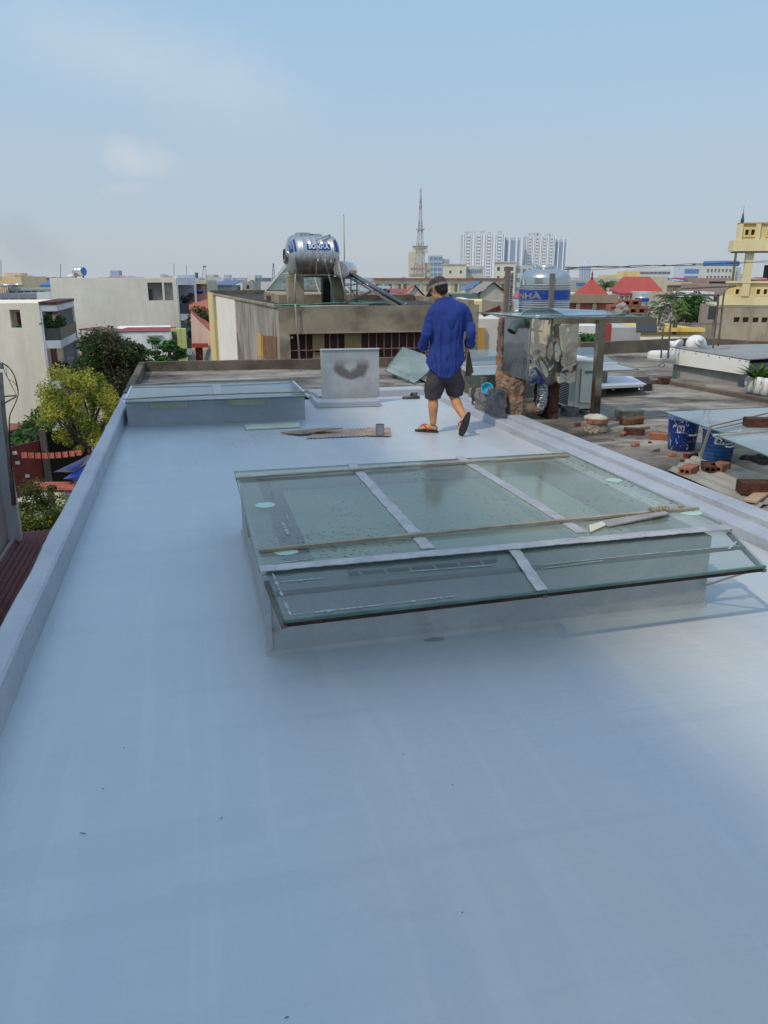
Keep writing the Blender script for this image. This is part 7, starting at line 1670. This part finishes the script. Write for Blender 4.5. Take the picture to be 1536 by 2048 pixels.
t, W, H = house('white_shop', 'white fronted shop with green stripe glimpsed behind the cabinet', 'shop', 1110, 1206, 650, 30, 4, (214,216,212)); MB().box(-W/2,W/2,-.9,0,H-.28,H+.02).build('white_fascia', wallm(234,230,222), t, local=True); MB().box(-W/2,W/2,-.92,-.86,H-.36,H-.28).build('green_stripe', plain('stripe_green', S(96,120,104)), t, local=True); MB().box(-W/2,W/2,-.86,-.8,H-.5,H-.36).build('white_band', wallm(236,234,228), t, local=True); MB().box(-W/2+.2,W/2-.1,-.03,.02,H-2.4,H-.55).build('shop_glass', pm('greyblue_shop', S(140,150,158), S(104,110,116), 1.2, .4), t, local=True)
q = atd(1166,683,27.5); tag(MB().obox(q+V((0,0,-.1)),(.55,.4,.55),-YAW).build('yellow_box', plain('crate_yellow', S(222,164,44)), bevel=.03), 'yellow box standing before the white shop front', 'box')
plant(atd(1180,684,27), (.5,.3,.4), 700, .06, 'leafy shrub with pink flowers beside the yellow box', 44, MG, 'flowering_shrub')
q = atd(1293,651,30); t = T('sun_collector', 'dark flat solar panel standing tilted on the roof below canopy end', 'solar panel', q); MB().obox(q,(.78,.05,.5),-YAW,math.radians(-25)).build('dark_panel', plain('panel_slate', S(74,80,88), .3), t); MB().obox(q+V((0,-.04,-.24)),(.84,.04,.05),-YAW).build('panel_frame', plain('panel_frame_grey', S(168,170,170)), t)
tag(MB().obox(atd(1358,683,36)-V((0,0,7.2)), (12,5,14), -YAW).build('low_house', hw((150,140,126), 60)), 'low brownish building under the yellow shop and plain wall', 'house')
# palms and trees at right
def palm(px, py, d, L, n, label, seed, trunk_to=None):
    rr = random.Random(seed); c = atd(px, py, d); t = T('palm_tree', label, 'palm tree', (c.x,c.y,GZ)); MB().tube([(c.x,c.y,GZ),(c.x+.1,c.y,(GZ+c.z)/2),c], [.16,.13,.10], 8).build('trunk', pm('palm_bark', S(140,122,98), S(104,92,76), 5, .9), t, smooth=True)
    mb = MB()
    for i in range(n):
        a = 2*PI*i/n+rr.uniform(-.2,.2); el = rr.uniform(.0,1.1); d0 = V((math.cos(a)*math.cos(el), math.sin(a)*math.cos(el), math.sin(el))); l = L*rr.uniform(.75,1.1); P = []
        for k in range(9): u = k/8; P.append(c + d0*l*u + V((0,0,-l*.62*u*u)))
        for k in range(8):
            s_ = V((-math.sin(a),math.cos(a),0)); w_ = L*.20*math.sin(PI*min(1,(k+1)/8.2))+.02
            for sg in (1,-1):
                for h_ in (0,.5):
                    o = P[k].lerp(P[k+1],h_); tip = o+s_*sg*w_+(P[k+1]-P[k])*.9+V((0,0,-w_*.55)); mb.add([o, o.lerp(P[k+1],.5), tip],[(0,1,2)])
        mb.tube(P, [.03*L/2]*9, 4)
    mb.build('crown', leafm('palm_leaf_%d' % seed, S(92,120,66), S(124,150,86), S(168,182,116)), t); return t
palm(1211,575,92,2.6,22,'single palm crown standing between red pyramid and grey wall',1)
palm(1322,618,38,1.25,16,'front palm with drooping fronds behind the rag on canopy',2); palm(1340,600,44,1.4,18,'taller palm behind the pipe hoops at left',3); palm(1398,597,58,1.4,16,'palm beside white cube house behind pipe hoops',4); palm(1352,628,36,1.0,14,'low palm between the two pipe hoops',5)
p = atd(1368,636,46); tree('leafy_tree', 'rounded green tree filling the gap inside the pipe hoops', (p.x,p.y,GZ), p, (1.2,1.0,1.5), 36, 7000, .09, [MG,DG], 51, .12)
p = atd(1398,640,50); tree('leafy_tree', 'pale trunked small tree right of the rounded green tree', (p.x,p.y,GZ), p, (.9,.8,1.1), 20, 1800, .08, [DG], 52, .10, pm('pale_bark', S(176,160,136), S(140,126,106), 5, .9))
p = atd(770,586,105); tree('leafy_tree', 'small dark tree before the cream block left of the man', (p.x,p.y,GZ), p, (.9,.9,.9), 16, 1200, .12, [DG], 53, .1)
# yellow house at right
def yellow_house():
    d = 38; t = T('yellow_house', 'tall yellow house with pierced balcony walls on grey plinth at right edge', 'house', atd(1500,690,d)); Y = wallm(242,226,176); Y2 = wallm(234,213,156); bs = V(atd(1500,690,d)); bs0 = V((bs.x,bs.y,0))
    # local frame: x along the facade (towards the right of the picture), y away
    tx = (RT*.97+HD*-.24).normalized(); ty = V((-tx.y,tx.x,0)); O = atd(1440,612,d)
    def G(u, v, z): return V((O.x,O.y,0))+tx*u+ty*v+V((0,0,z))
    def bx(u0,u1,v0,v1,z0,z1,m,nm):
        mb = MB().box(u0,u1,v0,v1,z0,z1); mb.v = [G(p.x,p.y,p.z) for p in mb.v]; return mb.build(nm, m, t)
    Z = lambda py: atd(1470,py,d).z
    ux = lambda px, py=600: (lambda r: (lambda k: k)(((O.x-0)*r.y-(O.y-0)*r.x)/(tx.y*r.x-tx.x*r.y)))(ray(px,py))
    e0 = ux(1440,612); e1 = e0+5
    def pierced(u0,u1,z0,z1,holes,m,nm,hz0,hz1,v0=0,th=.22):
        A = G(u0,v0,0); B = G(u1,v0,0); mb = MB(); mb.wall(A[:2],B[:2],z0,z1,[(h-u0-.075,h-u0+.075,hz0,hz1) for h in holes],th); n_ = ty*th
        mb.add([A+V((0,0,z1)),B+V((0,0,z1)),B+n_+V((0,0,z1)),A+n_+V((0,0,z1))],[(0,1,2,3)]); mb.add([A+V((0,0,z0)),A+n_+V((0,0,z0)),A+n_+V((0,0,z1)),A+V((0,0,z1))],[(0,1,2,3)]); mb.add([B+V((0,0,z0)),A+V((0,0,z0)),A+n_+V((0,0,z0)),B+n_+V((0,0,z0))],[(0,1,2,3)])
        o = mb.build(nm, m, t)
        for h in holes:
            r = MB()
            for (a,b,c,e) in ((h-.15,h+.15,hz0-.08,hz0-.01),(h-.15,h+.15,hz1+.01,hz1+.08),(h-.15,h-.08,hz0-.01,hz1+.01),(h+.08,h+.15,hz0-.01,hz1+.01)): r.box(a,b,v0-.05,v0+.0,c,e)
            r.v = [G(p.x,p.y,p.z) for p in r.v]; r.build('hole_frame', wallm(246,224,160), o)
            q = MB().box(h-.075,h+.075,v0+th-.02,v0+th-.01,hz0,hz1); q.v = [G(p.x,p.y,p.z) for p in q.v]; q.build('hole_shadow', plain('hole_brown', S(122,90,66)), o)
        return o
    uA = ux(1452,590); uC = ux(1493,560); uD = ux(1536,560)
    hl = [ux(x,588) for x in (1474,1487,1516,1530)]
    bx(uA-.25,e1,-.05,.25,Z(610),Z(592),Y,'lower_band')
    pierced(uA,e1,Z(592),Z(566),hl,Y2,'pierced_wall',Z(588),Z(578.5))
    bx(uA-.04,e1,-.12,.3,Z(566),Z(562),Y,'rail_cap')
    bx(uC-.17,uC+.17,-.1,.22,Z(592),Z(504),Y,'column')
    bx(ux(1482,540)-.05,ux(1482,540)+.05,1.8,1.9,Z(566),Z(500),plain('green_post', S(116,124,92)),'rear_post')
    uB = ux(1463,495)
    bx(uB,e1,-.35,.9,Z(503),Z(481),Y,'beam'); bx(uB+.12,e1,-.2,.85,Z(503)-.05,Z(503)-.003,pm('soffit_grey', S(120,124,130), S(100,104,110), 1, .9),'soffit')
    hu = [ux(x,465) for x in (1492,1504,1537)]
    pierced(uB+.22,e1,Z(481),Z(449),hu,Y2,'pierced_parapet',Z(471),Z(460.5),-.2)
    for px in (1479,1514): bx(ux(px,460)-.10,ux(px,460)+.10,-.3,.1,Z(481),Z(449),Y,'pilaster')
    mb = MB().box(uB+.15,e1,-.28,.12,Z(449.5),Z(446.5)); mb.v = [G(p.x,p.y,p.z) for p in mb.v]; mb.build('stained_cap', pm('rust_stained_cap', S(206,158,92), S(176,120,64), 2, .9, .3, 10), t)
    b = G(ux(1484,447),.0,Z(447)); MB().lathe([(.06,0),(.08,.08),(.08,.16),(.05,.25),(.03,.42),(.012,.46),(.008,.72),(.002,.76)], b, 12).build('finial', plain('teal_finial', S(46,92,92)), t, smooth=True)
    bx(uA-.3,e1,.0,4,Z(614)-.0,Z(610),wallm(214,206,176),'stained_ledge')
    # grey plinth building with slots
    A = G(uA-.28,.02,0); B = G(e1,.02,0); hs = [ux(x,635)-uA+.28 for x in (1474,1492,1512,1530)]
    mb = MB(); mb.wall(A[:2],B[:2],GZ,Z(614),[(h-.13,h+.13,Z(644),Z(634)) for h in hs],.3); n_ = ty*6; mb.wall((A+n_)[:2],A[:2],GZ,Z(614),[]); mb.build('plinth_wall', pm('warm_plinth_concrete', S(182,170,148), S(158,146,126), 1.2, .9, .35, 14, stain=[(S(128,115,97), 1.0, .52, .74, (2.4,2.4,.35))]), t)
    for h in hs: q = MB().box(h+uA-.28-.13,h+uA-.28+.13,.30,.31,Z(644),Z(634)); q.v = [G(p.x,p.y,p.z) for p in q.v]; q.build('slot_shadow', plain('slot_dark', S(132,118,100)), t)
    bx(uC+1.0,uC+2.3,.6,.65,Z(560),Z(538),plain('laundry_lilac', S(206,200,214)),'laundry'); bx(uC+.8,uC+1.2,.5,.56,Z(556),Z(530),plain('laundry_dark', S(50,50,54)),'laundry'); bx(uC+.2,uC+2.5,.4,1.2,Z(562),Z(559),plain('shelf_brown', S(150,100,66)),'shelf')
    bx(uA-.62,uA-.30,.3,.6,Z(640),Z(613),plain('dark_box', S(76,76,76)),'meter_box')
yellow_house()
# vertical water tank behind the canopy, thin posts, cable
def vtank():
    d = 14.0; c = atd(1087,620,d); k = 1538/d/1.0; r = (atd(1139,580,d)-atd(1037.5,580,d)).length/2*.985; Z = lambda py: atd(1089,py,d-r).z
    zb, z1, z2, zt = Z(640), Z(557), Z(546), Z(531); t = T('water_tank', 'tall upright stainless water tank with blue lettered band behind glass canopy', 'water tank', (c.x,c.y,GZ))
    prof = [(.001,zb-.3),(r-.02,zb-.3),(r,zb-.28)]
    for py in (620,615,610,606,601): z = Z(py); prof += [(r,z-.012),(r+.01,z),(r,z+.012)]
    for py in (579,575,570): z = Z(py); prof += [(r,z-.012),(r+.01,z),(r,z+.012)]
    prof += [(r,z1),(r*.985,z1+.02),(r*.93,z2-.02),(r*.78,z2+.03),(r*.50,z2+.075),(r*.42,z2+.08),(r*.42,zt-.03),(r*.38,zt),(r*.12,zt+.012),(.001,zt+.012)]
    o = (c.x,c.y,0); MB().lathe(prof, o, 56).build('shell', pm('upright_tank_steel', S(198,198,192), S(178,178,172), 1.5, .2, .04, 9, 1.0), t, smooth=True, auto=35)
    zl, zh = Z(602.5), Z(581); MB().lathe([(r+.006,zl),(r+.006,zh)], o, 56).build('blue_band', pm('band_printed_blue', S(30,78,170), S(24,64,150), 3, .4, .03), t, smooth=True)
    f = math.atan2(-c.y,-c.x); hgt = zh-zl
    tm = text_mesh('SƠNHÀ', hgt*.82, .006); zc = (zl+zh)/2
    w_ = max(v.x for v in tm.v); a_end = -.10
    tm.v = [V((c.x+(r+.010)*math.cos(f+a_end+(v.x-w_)*1.55/r), c.y+(r+.010)*math.sin(f+a_end+(v.x-w_)*1.55/r), zc-hgt*.06+v.y*.86)) for v in tm.v]; tm.build('lettering', pm('gilt_letters', S(150,146,136), S(120,118,112), 6, .4), t)
    tm = text_mesh('®', hgt*.36); tm.v = [V((c.x+(r+.010)*math.cos(f-.03+v.x/r), c.y+(r+.010)*math.sin(f-.03+v.x/r), zc+hgt*.26+v.y)) for v in tm.v]; tm.build('lettering', MC['gilt_letters'], t)
    # small round logo on the upper shell
    aa = f-.95; q = lambda da, z: V((c.x+(r+.008)*math.cos(aa+da), c.y+(r+.008)*math.sin(aa+da), z)); zz = Z(564); s_ = .045
    MB().add([q(-.07,zz-s_),q(.07,zz-s_),q(.05,zz+s_*.5),q(0,zz+s_*1.3),q(-.05,zz+s_*.5)],[(0,1,2,3,4)]).build('emblem', plain('emblem_white', S(214,214,210)), t)
    MB().box(c.x-.5,c.x+.5,c.y-.5,c.y+.5,GZ,zb-.29).build('stand', CONCB, t)
vtank()
PST = pm('grey_weathered_timber', S(138,126,110), S(104,94,82), 4, .9, .3, 20, stretch=(1,1,.3))
def post(px0, py0, px1, py1, d, w, label, m=PST):
    a = atd(px0,py0,d); b = atd(px1,py1,d); tag(MB().bar(a,b,w,w).build('timber_post', m, origin=b), label, 'post')
post(1016,533,1009,660,9.6,.052,'thin weathered post left of the vertical tank'); post(1105,547,1101,622,8.6,.045,'short grey post in front of the vertical tank')
mb = MB(); pts = []
for i in range(240):
    u = i/240; a = i*.55; p = atd(1024-4*u, 546+76*u, 9.9); pts.append(p+V((.020*math.cos(a),.020*math.sin(a),0)))
tag(mb.tube(pts, .007, 5).build('coiled_cable', pm('silver_coil', S(160,162,158), S(110,112,112), 30, .4, 0, 1, .6)), 'twisted silvery cable hanging beside the thin weathered post', 'cable')
c_ = T('overhead_cable', 'twisted overhead cables sagging from the tank to the yellow house', 'cable', atd(1136,538,20))
for k, (a, b, c, dd) in enumerate(((534,534,522,0),(537,531,524,.3),(540,533,519,.6))):
    pts = [atd(1130+(1560-1130)*u, a+(c-a)*u + 3.0*math.sin(PI*u)*(1 if k != 1 else -.3) + 1.2*math.sin(u*26+k*2), 14+20*u+dd) for u in [i/60 for i in range(61)]]
    MB().tube(pts, .008 if k < 2 else .005, 5).build('wire', BW, c_, smooth=True)
wr = random.Random(5)
mb = MB()
for u in (.12,.3,.46,.6,.78): p = atd(1130+430*u, 536-12*u, 14+20*u); mb.bar(p-V((.05,0,0)), p+V((.05,0,.01)), .02)
mb.build('splice', BW, c_)
# masts on the left skyline
for k, (px, pyb, pyt, d, w_, lab) in enumerate(((409,562,533,420,3.0,'hazy lattice pylon on the skyline right of white building'),(547,562,529,300,1.0,'thin dark phone mast left of the glass pyramid'))):
    b = atd(px,pyb,d); tp = atd(px,pyt,d); t = T('pylon' if k == 0 else 'phone_mast', lab, 'mast', b); mb = MB()
    for sx in (-1,1): mb.bar((b.x+sx*w_/2,b.y,b.z),(tp.x+sx*w_*.12,tp.y,tp.z),.22)
    for i in range(6): u0, u1 = i/6, (i+1)/6; mb.bar((b.x-w_*(.5-.38*u0),b.y,b.z+(tp.z-b.z)*u0),(b.x+w_*(.5-.38*u1),b.y,b.z+(tp.z-b.z)*u1),.15)
    mb.build('lattice_section', hp('pyl', (120,126,136) if k else (150,160,172), 380), t); MB().obox(tp,(w_*.6,.4,.8)).build('head', hp('pylh', (120,126,136), 380), t)
for px, pyb, pyt, d, lab in ((2,562,520,90,'thin aerial pole rising at the far left edge'),(121,556,528,95,'thin aerial pole left of the rooftop tank'),(348,552,527,90,'thin aerial pole at the right corner of white building'),(373,552,530,110,'faint aerial pole over the side balconies of white building'),(393,556,545,110,'stubby dark flue on the roofline right of white building')):
    tag(MB().tube([atd(px,pyb,d),atd(px,pyt,d)], .035 if 'flue' not in lab else .25, 6).build('aerial_pole', hp('aer', (110,112,116), 120)), lab, 'pole')
# anonymous roofs filling the town out to the horizon
rr = random.Random(77); cols = [(226,222,212),(206,200,188),(232,220,192),(190,190,188),(214,196,170),(196,206,210),(176,168,156),(222,206,196)]
k = 0
spots = []
for band, (d0, d1, cnt) in enumerate(((95,170,26),(170,300,44),(300,520,80),(520,900,110))):
    for i in range(cnt):
        d = rr.uniform(d0, d1); px = -60+1660*(i+rr.random())/cnt
        spots.append((d, px, band))
for d, px, band in spots:
    wpx = rr.uniform(.6,1.5)*1538*7/d; zt = rr.choice([-6.5,-4.5,-3.2,-2.0,-2.0,-.8])+rr.uniform(-.5,.5) + (1.4 if band > 1 else 0) + (rr.choice([0,0,1.5,3]) if band == 3 else 0)
    if band == 0: zt -= 1.5
    py = 555-(zt-EYE)/d*1538*.98
    pm0 = 592 if 735 < px < 1060 and d < 400 else (578 if 1120 < px < 1500 and d < 420 else (566 if 360 < px < 600 and d < 200 else 0))
    py = max(py, pm0+rr.uniform(0,8)) if pm0 else py
    rf = rr.choice([None,None,None,'gable','shed','hip']); rc = rr.choice([(176,84,70),(160,92,82),(120,140,160),(150,150,150)])
    t, W, H = house('town_house', 'small hazy town house among many low roofs toward the horizon', 'house', px-wpx/2, px+wpx/2, py, d, rr.uniform(7,12), rr.choice(cols), 1 if band < 3 else 0, rr.randint(1,3), 3, (1.0,1.2), 1.0, rot=rr.uniform(-.3,.3), group='low town houses toward the horizon', roof=rf, rrgb=rc, rise=1.3, eave=.2)
for o in list(bpy.data.objects):
    for kk in ('_W','_H'):
        if kk in o: del o[kk]
